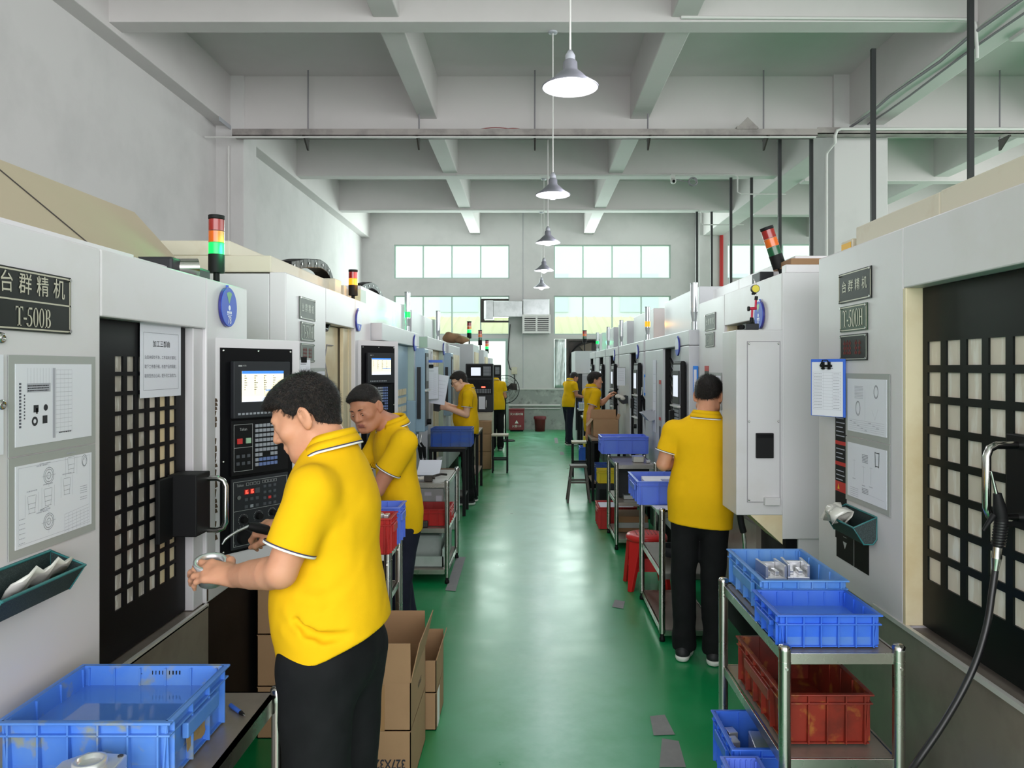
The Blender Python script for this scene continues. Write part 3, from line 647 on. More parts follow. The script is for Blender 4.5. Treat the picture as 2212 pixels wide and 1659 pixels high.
def notice(side, a, yc, zc, w_, h, style, label, group=None, border=True, M4=None, name='notice_frame', cat='notice'):
    M4 = M4 or mount(side, yc, zc, a); R_ = random.Random(label)
    t = thing(name, label, cat, None, group, M4); e = .022 if border else 0
    if border: MB(M4).box(-w_/2, w_/2, -h/2, h/2, 0, .002).build('border', 'paper_grey', t)
    x, y = w_/2 - e, h/2 - e
    MB(M4).box(-x, x, -y, y, .002, .0032).build('sheet', 'paper', t)
    k = MB(M4); p = MB(M4); d = MB(M4); z = .0036; lw = .0007
    def ring(mb, cx, cy, r, ex=1.0, q=lw):
        mb.add([(cx + math.cos(i*.2618)*r*ex, cy + math.sin(i*.2618)*r, z) for i in range(24)] + [(cx + math.cos(i*.2618)*(r-q*1.6)*ex, cy + math.sin(i*.2618)*(r-q*1.6), z) for i in range(24)], [(i, (i+1) % 24, 24 + (i+1) % 24, 24 + i) for i in range(24)])
    def line(mb, x0, y0, x1, y1, q=lw):
        dx, dy = x1-x0, y1-y0; l = math.hypot(dx, dy) or 1; nx, ny = -dy/l*q/2, dx/l*q/2
        mb.add([(x0+nx, y0+ny, z), (x0-nx, y0-ny, z), (x1-nx, y1-ny, z), (x1+nx, y1+ny, z)], [(0, 1, 2, 3)])
    def scrib(mb, x0, x1, yy, hh=.003):
        q = x0
        while q < x1: l = R_.uniform(.002, .006); mb.box(q, min(q + l, x1), yy - hh/2, yy + hh/2, z, z + .0001); q += l + .0016
    if style == 'table':
        for i in range(9): line(p, -x*.72 + i*x*.075, y*.45, -x*.72 + i*x*.075, y*.9)
        for i in range(15): line(p, -.02*x, y*.85 - i*y*.115, x*.42, y*.85 - i*y*.115)
        for i in range(5): line(p, x*.0 + i*x*.105, -y*.82, x*.0 + i*x*.105, y*.85, .0005)
        d2 = MB(M4); d2.box(-.10*x, -.03*x, -y*.9, y*.9, z, z + .0001).box(-.74*x, -.16*x, y*.3, y*.52, z, z + .0001).build('grey_band', 'ink_pale', t)
        for i in range(3): scrib(k, -.72*x, -.2*x, y*(.34 + i*.06))
        ring(d, -.55*x, -.42*y, .012, q=.004); d.box(-.36*x, -.24*x, -.5*y, -.3*y, z, z + .0001); d.box(-.58*x, -.46*x, -.2*y, -.02*y, z, z + .0001); d.box(-.52*x, -.48*x, -.24*y, -.1*y, z, z + .0001)
        d.cyl((-.28*x, -.1*y, z), (-.28*x, -.1*y, z + .0002), .0085, n=14)
        for i in range(14): k.box(-.92*x, -.87*x, -y*.55 + i*y*.08, -y*.5 + i*y*.08, z, z + .0001)
        for i in range(8): k.box(-.81*x, -.78*x, -y*.35 + i*y*.08, -y*.31 + i*y*.08, z, z + .0001)
        scrib(d, .06*x, .4*x, -y*.78)
    elif style == 'drawing':
        line(p, -x*.94, -y*.92, x*.94, -y*.92); line(p, -x*.94, y*.94, x*.94, y*.94); line(p, -x*.94, -y*.92, -x*.94, y*.94); line(p, x*.94, -y*.92, x*.94, y*.94)
        for cx, cy in ((-.2, .62), (-.2, -.55)):
            for r in (.022, .017, .009): ring(k, cx*x, cy*y, r)
            line(p, cx*x - .03, cy*y, cx*x + .03, cy*y); line(p, cx*x, cy*y - .03, cx*x, cy*y + .03)
            for i in range(4): scrib(p, cx*x - .05 + i*.012, cx*x - .03 + i*.012, cy*y + .03 + (i % 2)*.004)
        for cx, cy in ((-.22, .1), (.28, .25), (-.62, .02), (.4, .78)):
            for sx in (-1, 1): line(k, cx*x + sx*.017, cy*y + .02, cx*x + sx*.011, cy*y - .024); line(p, cx*x + sx*.026, cy*y + .026, cx*x + sx*.026, cy*y - .03)
            for q in (.02, .0, -.012, -.024): line(k, cx*x - .014, cy*y + q, cx*x + .014, cy*y + q)
            scrib(p, cx*x - .02, cx*x + .02, cy*y + .032)
        ring(k, .78*x, .82*y, .016, .8); ring(k, .79*x, .79*y, .013, .8); ring(p, .77*x, .75*y, .012, .7)
        for i in range(6): line(p, .22*x, -.5*y - i*.009, .92*x, -.42*y - i*.009)
        for i in range(7): line(p, .22*x + i*.018, -.5*y, .22*x + i*.018, -.5*y - .05)
        for i in range(6): scrib(p, .66*x, .86*x, .12*y - i*.006 - (.06*y if i > 3 else 0), .002)
        for i in range(6): scrib(p, -.92*x, -.78*x, -.3*y - i*.012, .002)
        line(d, -.42*x, -.2*y, -.2*x, -.16*y, .001)
    elif style == 'rings':
        for cx, cy, r in ((-.42, -.1, .03), (.5, .55, .026)):
            ring(k, cx*x, cy*y, r, .75, .0016); ring(k, cx*x, cy*y, r*.82, .75)
        line(p, -.05*x, .6*y, -.05*x, -.5*y); line(p, .3*x, -.1*y, .45*x, -.45*y); line(p, .6*x, -.05*y, .45*x, -.45*y)
        for i in range(9): scrib(p, -.6*x, -.15*x, .72*y - i*.006, .002)
        for i in range(6): line(p, -.9*x, -.55*y - i*.008, .9*x, -.55*y - i*.008); 
        for i in range(8): scrib(p, -.85*x + i*.035, -.85*x + i*.035 + .02, -.6*y - (i % 5)*.008, .003)
    elif style == 'bracket':
        for q0 in ((.55, .6), ):
            cx, cy = q0[0]*x, q0[1]*y
            for sx in (-1, 1): line(d, cx + sx*.018, cy + .03, cx + sx*.014, cy - .03, .004)
            line(d, cx - .018, cy + .026, cx + .018, cy + .026, .003); line(d, cx - .016, cy - .026, cx + .016, cy - .026, .003)
        for cx, cy in ((-.62, .1), (-.12, -.05), (.25, -.02)):
            line(k, cx*x, cy*y + .035, cx*x, cy*y - .035); line(p, cx*x - .014, cy*y + .03, cx*x + .014, cy*y + .03); scrib(p, cx*x - .015, cx*x + .015, cy*y - .045)
        for i in range(6): scrib(k, -.2*x, .1*x, .66*y - i*.006, .0022)
        for i in range(4): scrib(k, -.2*x, .12*x, -.55*y - i*.006, .0022)
        for i in range(6): scrib(p, -.85*x, -.4*x, -.65*y - i*.008, .002)
        line(p, -.1*x, -.7*y, .9*x, -.75*y)
    elif style == 'steps':
        line(k, -x*.86, y*.72, x*.86, y*.72, .001); line(k, -x*.86, -y*.8, x*.86, -y*.8, .001); line(k, -x*.86, -y*.8, -x*.86, y*.72, .001); line(k, x*.86, -y*.8, x*.86, y*.72, .001)
        put_text(d, '加工三部曲', 0, y*.42, .024, z, bold=.01)
        for i, s_ in enumerate(('治具夹板吹干净，工件装夹才顺利；', '取下工件看仔细，检查产品的瑕疵；', '碰到压伤记心间，提升员工自检力。')): put_text(k, s_, 0, y*.06 - i*.032, .0142, z)
    elif style == 'form':
        for i in range(13): line(p, -x*.9, y*.62 - i*y*.115, x*.9, y*.62 - i*y*.115)
        for c_ in (-.9, -.2, .35, .9): line(p, c_*x, y*.62, c_*x, -y*.76)
        for i in range(12):
            scrib(p, -.85*x, -.3*x, y*.56 - i*y*.115, .003); scrib(p, .42*x, .8*x, y*.56 - i*y*.115, .003)
        scrib(k, -.4*x, .4*x, y*.76, .004)
    elif style == 'faint':
        for i in range(5): scrib(p, -.7*x, .7*x, y*.6 - i*y*.25, .003)
    for mb, nm, mm in ((k, 'print', 'ink'), (p, 'faint_print', 'ink_pale'), (d, 'bold_print', 'ink_dark')):
        if mb.V: mb.build(nm, mm, t)
    return t

def basket(side, a, y0, y1, z0, z1, label, wire='teal', dark=False):
    """tilted wire tray fixed to a machine front; far and near ends are mesh cheeks"""
    sgn = 1 if side < 0 else -1; yc = (y0 + y1)/2; M4 = mount(side, yc, z0, a)
    t = thing('wire_basket', label, 'basket', None, None, M4); w_ = y1 - y0; h = z1 - z0; x = w_/2
    pr = [(0, h), (0, 0.02), (.015, 0), (.05, 0), (.092, h*.62)]         # (out, up)
    MB(M4).sheet([[(q, v, o) for q in (-x, x)] for (o, v) in pr]).build('mesh', 'mesh_dark', t, solid=.002)
    for e in (-x, x):
        MB(M4).add([(e, v, o) for (o, v) in pr], [tuple(range(5))]).build('end_cheek', 'mesh_dark', t, solid=.002)
        MB(M4).tube([(e, v, o) for (o, v) in pr], .0035, 6, closed=True).build('end_rim', wire, t)
    MB(M4).tube([(-x, h, 0), (x, h, 0)], .004, 6).build('back_rim', wire, t); MB(M4).tube([(-x, h*.62, .092), (x, h*.62, .092)], .004, 6).build('front_rim', wire, t)
    return t

def tower(parent, p, h0, r=.033, hs=.05, lit=None, tilt=(0, 0), base='blackmatte', lenses=('green', 'amber', 'red')):
    """stacked signal lamp on a pole, as a part of its machine"""
    d = Vector((tilt[0], tilt[1], 1)).normalized(); p = Vector(p)
    pole = MB().cyl(p, p + d*h0, .013).build('signal_pole', 'blackmatte', parent)
    q = p + d*h0
    MB().cyl(q, q + d*hs*1.55, r, n=20).build('lamp_base', base, pole, .002); q = q + d*hs*1.55
    for c in lenses:
        MB().cyl(q, q + d*hs*.94, r*.97, n=20).build('lens_' + c, ('lit_' if lit == c else 'lamp_') + c, pole, .002); q = q + d*hs
    MB().cyl(q, q + d*hs*.3, r, n=20).build('lamp_cap', 'blackmatte', pole, .003)
    if lit:
        l = bpy.data.lights.new('signal_light', 'POINT'); l.energy = 1.6; l.shadow_soft_size = .03; l.color = {'green': (.05, 1, .35), 'amber': (1, .45, .05)}[lit]
        o = bpy.data.objects.new('signal_light', l); COL.objects.link(o); o.parent = pole; o.location = W(pole).inverted() @ (p + Vector((r*2.2*(1 if p.x < 0 else -1), -.02, h0 + hs*2)))
def tube_tower(parent, p, h=.36, lit=None):
    p = Vector(p)
    a = MB().cyl(p, p + Vector((0, 0, .07)), .026).cyl(p + Vector((0, 0, .07)), p + Vector((0, 0, .15)), .018, .03).build('signal_foot', 'clear', parent)
    MB().cyl(p + Vector((0, 0, .15)), p + Vector((0, 0, h)), .03, n=18).build('signal_tube', 'clear', a)
    MB().cyl(p + Vector((0, 0, h)), p + Vector((0, 0, h + .012)), .032, n=18).build('signal_cap', 'galv', a)
    if lit:
        MB().cyl(p + Vector((0, 0, .16)), p + Vector((0, 0, .22)), .0315, n=18).build('lit_band', 'lit_' + lit, a)
        l = bpy.data.lights.new('signal_light', 'POINT'); l.energy = 2.6 if lit == 'green' else 1.0; l.shadow_soft_size = .03; l.color = {'green': (.05, 1, .35), 'amber': (1, .45, .05)}[lit]
        o = bpy.data.objects.new('signal_light', l); COL.objects.link(o); o.parent = a; o.location = W(a).inverted() @ (p + Vector((.06 if p.x > 0 else -.06, .03, .19)))

def grid_door(parent, side, a, y0, y1, z0, z1, cols, rows, paint, pane, name='door'):
    """dark sheet door pierced by rows of little windows; cols, rows are lists of (from, to)"""
    mb = SB(side); th = .007
    rows = sorted(rows); zz = [z0] + [v for r in rows for v in r] + [z1]
    for i in range(0, len(zz), 2): mb.b(a, a + th, y0, y1, zz[i], zz[i+1])
    yy = [y0] + [v for c in cols for v in c] + [y1]
    for r in rows:
        for i in range(0, len(yy), 2): mb.b(a, a + th, yy[i], yy[i+1], r[0], r[1])
    d = mb.build(name, paint, parent)
    for i, (cs, pm) in enumerate(pane):
        SB(side).b(a + th, a + th + .006, cs[0], cs[1], rows[-1][0] - .01 if rows[-1][0] < rows[0][0] else rows[0][0] - .01, max(r[1] for r in rows) + .01).build('window_pane', pm, d)
    return d

def control_panel(parent, o, u, w_, h, housing, full=True):
    """tall black operator panel: o = lower left corner on the black plate, u = direction along it"""
    u = Vector(u).normalized(); n = Vector((u.y, -u.x, 0)); M4 = frame(o, u, n)
    MBm = lambda: MB(M4)
    hs = MB(); hs.prism([(p[0], p[1]) for p in housing], 2, o[2] - .055, o[2] + h + .04); hp = hs.build('control_panel', 'white_metal', parent, .004)
    MBm().box(0, w_, 0, h, 0, .004).build('face_plate', 'black', hp)
    for sx in (.012, w_/2, w_ - .012):
        for sy in (.012, h - .012, h*.45):
            if sx == w_/2 and sy == h*.45: continue
            MBm().sphere((sx, sy, .006), .006, 8).build('screw', 'chrome', hp)
    x0 = .055
    MBm().box(x0 - .01, w_ - .03, h*.655, h - .055, .004, .028).build('monitor', 'charcoal', hp, .004)
    sx0, sx1, sy0, sy1 = x0 + .028, w_ - .068, h*.735, h - .095
    MBm().box(sx0, sx1, sy0, sy1, .028, .0295).build('screen', 'screen', hp)
    MBm().box(sx0, sx1, sy1 - .012, sy1, .0295, .030).build('screen_header', 'screen_blue', hp); MBm().box(sx0, sx1, sy0, sy0 + .02, .0295, .030).build('screen_footer', 'screen_white', hp)
    k = MBm(); R_ = random.Random(3)
    for c_ in range(4):
        for r_ in range(7):
            xx = sx0 + .012 + c_*(sx1 - sx0 - .02)/4; k.box(xx, xx + R_.uniform(.004, .018), sy1 - .022 - r_*.0095, sy1 - .0195 - r_*.0095, .0295, .0301)
    for xx in (.3, .52): k.box(sx0 + (sx1 - sx0)*xx, sx0 + (sx1 - sx0)*xx + .0008, sy0 + .03, sy1 - .016, .0295, .0301)
    k.build('screen_text', 'screen_ink', hp)
    MBm().box(sx0 + (sx1 - sx0)*.55, sx1 - .004, sy0 + .045, sy0 + .049, .0295, .0302).build('screen_bar', 'screen_blue', hp)
    k = MBm(); put_text(k, 'M70', x0 + .042, h - .074, .009, .0285); k.box(x0 + .012, x0 + .03, h - .077, h - .071, .028, .0286); k.build('brand_print', 'panel_line', hp)
    for i in range(10): MBm().box(x0 + .01 + i*.0185, x0 + .022 + i*.0185, h*.672, h*.682, .028, .030).build('soft_key', 'key', hp)
    # middle: switch block and keyboard
    MBm().box(x0 - .01, w_ - .03, h*.375, h*.645, .004, .014).build('keyboard_plate', 'blackmatte', hp, .002)
    def outline(mb, a, b_, c_, d_, q=.0016, z=.0145):
        mb.box(a, b_, d_ - q, d_, z - .0005, z).box(a, b_, c_, c_ + q, z - .0005, z).box(a, a + q, c_ + q, d_ - q, z - .0005, z).box(b_ - q, b_, c_ + q, d_ - q, z - .0005, z)
    k = MBm(); outline(k, x0, x0 + .092, h*.395, h*.625); k.box(x0, x0 + .092, h*.51, h*.512, .014, .0145); put_text(k, 'Taikan', x0 + .046, h*.6, .017, .0146, .8); k.build('panel_print', 'panel_line', hp)
    MBm().box(x0 + .016, x0 + .038, h*.53, h*.556, .014, .02).build('red_button', 'key_red', hp); MBm().box(x0 + .058, x0 + .08, h*.53, h*.556, .014, .02).build('green_button', 'key_green', hp)
    for r_ in range(2):
        for c_ in range(3): MBm().box(x0 + .012 + c_*.026, x0 + .026 + c_*.026, h*.425 + r_*.03, h*.425 + .013 + r_*.03, .014, .017).build('key', 'key_dark', hp)
    for r_ in range(9):
        for c_ in range(6):
            if r_ == 6 and c_ in (2, 3): continue
            m_ = 'key_blue' if (r_ >= 7 and c_ > 0) or (not full and c_ > 2) else 'key'
            MBm().box(x0 + .104 + c_*.0195, x0 + .118 + c_*.0195, h*.605 - r_*.0205, h*.605 + .0135 - r_*.0205, .014, .0185).build('key', m_, hp)
    # lower: machine operation panel
    MBm().box(x0 - .01, w_ - .03, .012, h*.36, .004, .014).build('operation_plate', 'charcoal', hp, .002)
    k = MBm(); outline(k, x0 - .002, w_ - .038, .024, h*.345); k.box(x0 - .002, w_ - .038, h*.2, h*.2 + .0014, .014, .0145); put_text(k, 'Taikan', x0 + .03, h*.325, .016, .0146, .8)
    for i in range(4): outline(k, x0 + .06 + i*.018, x0 + .073 + i*.018, h*.32, h*.334, .001)
    for i in range(5): outline(k, x0 + .14 + i*.0155, x0 + .152 + i*.0155, h*.322, h*.336, .001)
    k.build('operation_print', 'panel_line', hp)
    for i, (xx, on) in enumerate(((.05, 1), (.077, 1), (.104, 0))):
        MBm().box(x0 + xx, x0 + xx + .022, h*.277, h*.302, .014, .016).build('display', 'led_bg' if on else 'key_dark', hp)
        if on:
            k = MBm(); k.box(x0 + xx + .005, x0 + xx + .0068, h*.28, h*.299, .016, .0163)
            for a, b_, c_, d_ in ((.01, .0115, .280, .299), (.01, .018, .280, .282), (.01, .018, .288, .290), (.01, .018, .297, .299), (.0165, .018, .280, .289)): k.box(x0 + xx + a, x0 + xx + b_, h*c_, h*d_, .016, .0163)
            k.build('figures', 'led', hp)
    MBm().cyl((x0 + .02, h*.268, .014), (x0 + .02, h*.268, .022), .009).build('key_switch', 'chrome', hp)
    for r_ in range(4):
        for c_ in range(3):
            MBm().box(x0 + .145 + c_*.026, x0 + .158 + c_*.026, h*.298 - r_*.025, h*.298 + .011 - r_*.025, .014, .017).build('key', 'key_red' if (r_, c_) == (2, 1) else 'key_dark', hp)
    for r_ in range(2):
        for c_ in range(3): MBm().box(x0 + .052 + c_*.027, x0 + .066 + c_*.027, h*.245 - r_*.03, h*.245 + .012 - r_*.03, .014, .017).build('key', 'key' if (r_, c_) == (1, 1) else 'key_dark', hp)
    for xx, yy, r_ in ((.045, .155, .015), (.12, .16, .015), (.19, .165, .013), (.125, .098, .015), (.045, .07, .031)):
        MBm().cyl((x0 + xx, h*yy, .014), (x0 + xx, h*yy, .032), r_, r_*.85, n=20).build('knob', 'blackmatte', hp, .002)
        k = MBm(); R2 = r_*1.5
        for i in range(15):
            q = math.radians(-40 + i*18.5); k.box(x0 + xx + R2*math.cos(q) - .0012, x0 + xx + R2*math.cos(q) + .0012, h*yy + R2*math.sin(q) - .0012, h*yy + R2*math.sin(q) + .0012, .014, .0145)
        k.build('dial_marks', 'panel_line', hp)
    return hp

def d_handle(parent, M4, x, y0, y1, out, r=.011, name='handle', m='chrome', dx=0.0):
    q = .03
    pts = [(x, y0, 0), (x + dx*.7, y0, out - q), (x + dx*.9, y0 + q*.3, out - q*.3), (x + dx, y0 + q, out), (x + dx, y1 - q, out), (x + dx*.9, y1 - q*.3, out - q*.3), (x + dx*.7, y1, out - q), (x, y1, 0)]
    return MB(M4).tube(pts, r, 10).build(name, m, parent)

# ------------------------------------------------------------------ L1: nearest machine on the left
t = thing('machining_centre', 'nearest white machining centre on the left with a black windowed door', 'machine', (-2, 2.3, 0), 'white machining centres with dark name plates')
L1 = t; s = -1
SB(s).b(1.40, 3.1, .9, 3.42, .12, 2.075).build('body', 'side_metal', t, .006)
SB(s).b(1.27, 1.40, .9, 2.258, .30, 2.10).build('side_panel', 'white_metal', t, .006)
SB(s).b(1.27, 1.40, 2.262, 2.995, 1.90, 2.10).build('header', 'white_metal', t, .005)
SB(s).b(1.27, 1.42, 2.999, 3.43, .82, 2.10).build('end_panel', 'white_metal', t, .006)
SB(s).b(1.285, 1.40, 2.915, 2.999, .82, 1.90).build('door_jamb', 'white_metal', t, .003)
SB(s).b(1.262, 1.40, 2.262, 3.0, .30, .818).build('splash_guard', 'darksteel', t, .004)
SB(s).b(1.262, 1.275, 2.262, 3.0, .808, .822).build('guard_edge', 'brushed', t)
SB(s).b(1.40, 3.0, .9, 3.42, 0, .12).b(1.31, 2.9, 3.003, 3.72, 0, .84).build('base', 'black', t)
cols = [(2.42 + i*.0735, 2.469 + i*.0735) for i in range(6)]; rows = [(1.735 - i*.0634, 1.785 - i*.0634) for i in range(13)]
dd = grid_door(t, s, 1.315, 2.266, 2.912, .825, 1.898, cols, rows, 'black', [((2.40, 2.62), 'pane_grey'), ((2.62, 2.70), 'pane'), ((2.70, 2.90), 'pane_warm')])
M4 = mount(s, 2.88, 1.26, 1.30)
MB().box(-1.312, -1.205, 2.76, 2.88, 1.135, 1.36).build('handle_bracket', 'blackmatte', dd, .004); MB().box(-1.306, -1.29, 2.66, 2.76, 1.13, 1.355).build('handle_plate', 'blackmatte', dd, .003)
d_handle(dd, frame((-1.207, 2.86, 1.237), (0, 1, 0), (1, 0, 0)), 0, -.097, .097, .068, .0105)
SB(s).b(1.36, 2.8, .9, 1.92, 2.10, 2.135).build('roof_strip', 'white_metal', t); SB(s).b(1.36, 2.8, 1.925, 2.62, 2.10, 2.135).build('roof_strip', 'white_metal', t); SB(s).b(1.36, 2.8, 2.625, 3.05, 2.10, 2.128).build('roof_strip', 'white_metal', t)
hood = MB().hexa([(-1.40, .5, 2.10), (-2.6, .5, 2.10), (-2.6, 3.42, 2.10), (-1.40, 3.25, 2.10)][::-1], [(-1.80, .5, 2.455), (-2.6, .5, 2.455), (-2.6, 3.62, 2.455), (-1.80, 3.48, 2.455)][::-1])
hd = hood.build('roof_hood', 'tan', t, .006)
for q in (.30, .78): 
    a_ = Vector((-1.40, .5 + 2.56*q + .05, 2.103)); b_ = Vector((-1.80, .5 + 2.98*q - .35, 2.458)); MB().tube([a_, b_], .0022, 4).build('hood_seam', 'fan_dark', hd)
MB().box(-1.62, -1.34, 2.86, 3.02, 2.10, 2.165).box(-1.50, -1.32, 3.02, 3.16, 2.10, 2.15).build('cable_gland', 'charcoal', t, .01)
MB().cyl((-1.40, 2.92, 2.13), (-1.3, 2.99, 2.14), .035).build('gland_nut', 'chrome', t)
for zz in (1.82, 1.66): MB(mount(s, 1.83, zz, 1.268)).lathe((0, 0, 0), [(.014, 0), (.012, .006), (.006, .009), (.005, .004), (0, .004)], 14).build('bolt', 'chrome', t)
tower(t, (-1.33, 3.24, 2.10), .05, .033, .05, 'green')
control_panel(t, (-1.259, 3.10, .984), (.542, .841, 0), .362, .845, [(-1.277, 3.072), (-1.038, 3.443), (-1.10, 3.56), (-1.285, 3.56), (-1.285, 3.40)])
mb = MB(frame((-1.2755, 3.0735, .92), (.542, .841, 0), (.841, -.542, 0)))
R_ = random.Random(5)
for zc, l in ((.68, .05), (.62, .07), (.50, .09), (.45, .05), (.36, .12), (.27, .06), (.17, .08), (.06, .05)):
    for k in range(3): mb.add([(.003 + R_.uniform(0, .004), zc + l*(k/3 - .5), .0015), (.016 + R_.uniform(-.007, .006), zc + l*(k/3 - .45), .0015), (.015, zc + l*((k+.9)/3 - .5), .0015), (.004, zc + l*((k+1)/3 - .5), .0015)], [(0, 1, 2, 3)])
mb.build('paint_chip', 'mold', t)
mb = SB(s).b(1.2685, 1.2695, 3.0, 3.012, .83, .90).b(1.2685, 1.2695, 3.003, 3.016, .9, .97); mb.build('paint_chip', 'mold', t)
sign(s, 1.268, 1.946, 1.9175, .315, .155, 'plate', 'letter', 'large black two line name plate cut by the left edge', None, 'double')
notice(s, 1.268, 2.04, 1.655, .37, .25, 'table', 'upper grey framed sheet with four small part pictures, under the large black plate', 'framed sheets on the near left machine')
notice(s, 1.268, 2.04, 1.4015, .37, .25, 'drawing', 'lower grey framed drawing of round cup parts on the near left machine', 'framed sheets on the near left machine')
notice(s, 1.268, 1.775, 1.66, .12, .24, 'faint', 'plain white sheet cut off by the left edge of the photo', border=False, name='paper_notice')
basket(s, 1.268, 1.70, 2.02, 1.165, 1.265, 'dark green wire basket fixed to the near left machine')
M4 = mount(s, 1.90, 1.175, 1.268)
o = MB(M4).sheet([[(-.10 + .2*i/7, .02 + .06*j/4 + .012*math.sin(i*2.1 + j), .02 + .05*j/4) for i in range(8)] for j in range(5)], smooth=True).build('rag', 'white_cloth', solid=.006); tag(o, 'white rag lying in the dark green wire basket', 'rag')
badge(s, 1.268, 3.19, 2.0, '78', 'blue round badge numbered 78 on the near left machine')
notice(s, 1.30, 2.70, 1.765, .28, .26, 'steps', 'white sheet of three work rules taped on the black left door', border=False, name='paper_notice', M4=frame((-1.308, 2.705, 1.775), (.03, 1, 0), (1, -.03, 0)))

# ------------------------------------------------------------------ tall T-500H bodies: L2, R1, R2
L2 = thing('machining_centre', 'second machining centre on the left, cream inside its open door', 'machine', (-2.2, 5.1, 0), 'white machining centres with dark name plates')
t = L2; a = 1.30
SB(s).b(a + .09, 3.1, 4.07, 4.16, .12, 2.25).b(2.2, 3.1, 4.16, 6.2, .12, 2.25).b(a + .02, 3.1, 4.08, 6.2, 2.2, 2.25).b(a + .09, 2.3, 5.72, 6.2, .12, 2.25).build('body', 'side_metal', t, .005)
SB(s).b(a, a + .09, 4.07, 4.86, .30, 2.256).build('side_panel', 'white_metal', t, .006)
SB(s).b(a, a + .09, 4.865, 5.675, 2.035, 2.256).build('header', 'white_metal', t, .005)
SB(s).b(a, a + .09, 5.68, 6.23, .30, 2.256).build('end_panel', 'white_metal', t, .006)
SB(s).b(a + .075, 1.75, 4.87, 5.46, .7, 2.03).build('inner_wall', 'ivory', t); SB(s).b(a + .03, 1.75, 5.60, 5.72, .7, 2.2).build('inner_jamb', 'ivory', t); SB(s).b(a + .09, 1.75, 4.16, 4.18, .7, 2.2).build('inner_jamb', 'ivory', t)
SB(s).b(a + .02, 2.2, 4.16, 5.7, .60, .70).build('inner_floor', 'darksteel', t)
SB(s).b(a + .0, 1.6, 4.86, 5.68, .3, .7).build('splash_guard', 'darksteel', t)
SB(s).b(1.4, 3.0, 4.1, 6.2, 0, .14).build('base', 'black', t)
MB().tube([(-1.35, 5.12, 2.05), (-1.355, 5.07, 2.0), (-1.355, 5.0, 2.0), (-1.35, 4.95, 2.05)], .018, 8).build('inner_hose', 'hose', t)
MB().tube([(-1.367, 5.30, 1.90), (-1.367, 5.14, 1.90), (-1.367, 5.08, 1.80), (-1.367, 5.16, 1.68), (-1.367, 5.22, 1.52), (-1.367, 5.14, 1.38)], .004, 6).build('inner_wire', 'wire', t)
SB(s).b(a + .035, a + .06, 5.46, 5.60, .72, 2.03).build('door', 'ivory', t, .003)
d_handle(t, mount(s, 5.54, 1.4, a + .035), 0, -.13, .13, .10, .012, 'door_handle')
SB(s).b(1.38, 2.7, 4.07, 6.1, 2.256, 2.345).build('roof_cap', 'cream', t, .006); SB(s).b(1.60, 2.7, 4.07, 5.1, 2.345, 2.425).build('roof_cap', 'cream', t, .006)
SB(s).b(1.34, 1.75, 5.25, 5.42, 2.256, 2.36).build('roof_box', 'cream', t, .004); SB(s).b(1.34, 1.7, 5.5, 5.58, 2.256, 2.34).build('roof_box', 'cream', t, .004); SB(s).b(1.32, 1.6, 5.95, 6.15, 2.256, 2.36).build('roof_box', 'greenish', t, .004)
def chain(parent, pts, n=13, w_=.05, x=-1.52):
    P = [Vector(p) for p in pts]; seg = [0]
    for i in range(1, len(P)): seg.append(seg[-1] + (P[i] - P[i-1]).length)
    def ev(q):
        q *= seg[-1]
        for i in range(1, len(P)):
            if q <= seg[i] + 1e-9: f = (q - seg[i-1])/(seg[i] - seg[i-1]); return P[i-1].lerp(P[i], f)
        return P[-1]
    for i in range(n):
        a_, b_ = ev(i/n), ev((i + 1)/n); d = (b_ - a_).normalized(); up = Vector((1, 0, 0)).cross(d)
        mb = MB()
        for h0, h1 in ((-.5, .5),):
            q = [a_ - d*.008 - up*.03, b_ + d*.008 - up*.03, b_ + d*.008 + up*.03, a_ - d*.008 + up*.03]
            mb.add([Vector(v) - Vector((w_, 0, 0)) for v in q] + [Vector(v) + Vector((w_, 0, 0)) for v in q], [(3,2,1,0),(4,5,6,7),(0,1,5,4),(1,2,6,5),(2,3,7,6),(3,0,4,7)])
        lk = mb.build('chain_link', 'black', parent, .004)
        if i % 2 == 0: MB().cyl((x + w_ + .001, ((a_ + b_)/2).y, ((a_ + b_)/2).z), (x + w_ + .004, ((a_ + b_)/2).y, ((a_ + b_)/2).z), .009, n=12).build('rivet', 'galv', lk)
chain(t, [(-1.52, 4.72, 2.375), (-1.52, 5.0, 2.43), (-1.52, 5.36, 2.475), (-1.52, 5.52, 2.47), (-1.52, 5.66, 2.43), (-1.52, 5.73, 2.34)])
tower(t, (-1.325, 5.72, 2.256), .03, .034, .05, 'amber', lenses=('amber', 'red'))
control_panel(t, (-1.282, 5.80, 1.07), (.542, .841, 0), .362, .845, [(-1.30, 5.772), (-1.06, 6.143), (-1.12, 6.225), (-1.305, 6.225)], False)
sign(s, 1.298, 4.45, 2.0875, .312, .127, 'plate_pale', 'letter_pale', 'worn grey name plate, topmost of three on the second left machine', 'worn plates on the second left machine')
sign(s, 1.298, 4.45, 1.955, .262, .109, 'plate_pale', 'letter_pale', 'worn grey plate with tall lettering, middle of three on the second left machine', 'worn plates on the second left machine', 'model')
sign(s, 1.298, 4.45, 1.8325, .262, .109, 'plate_pale', 'red_print', 'worn grey plate with faded red print on the second left machine', 'worn plates on the second left machine', 'red')
badge(s, 1.298, 5.75, 2.10, '79', 'blue and white round badge numbered 79 on the second left machine', False)
notice(s, 1.298, 4.66, 1.62, .36, .25, 'rings', 'grey framed sheet behind the head of the nearest worker')
ck = frame((-1.245, 4.19, 1.69), (.5, .866, 0), (.866, -.5, 0))
t = notice(s, 0, 0, 0, .10, .20, 'form', 'white clipboard sheet hanging on the second left machine above the dark haired head', border=False, M4=ck, name='clipboard', cat='clipboard')
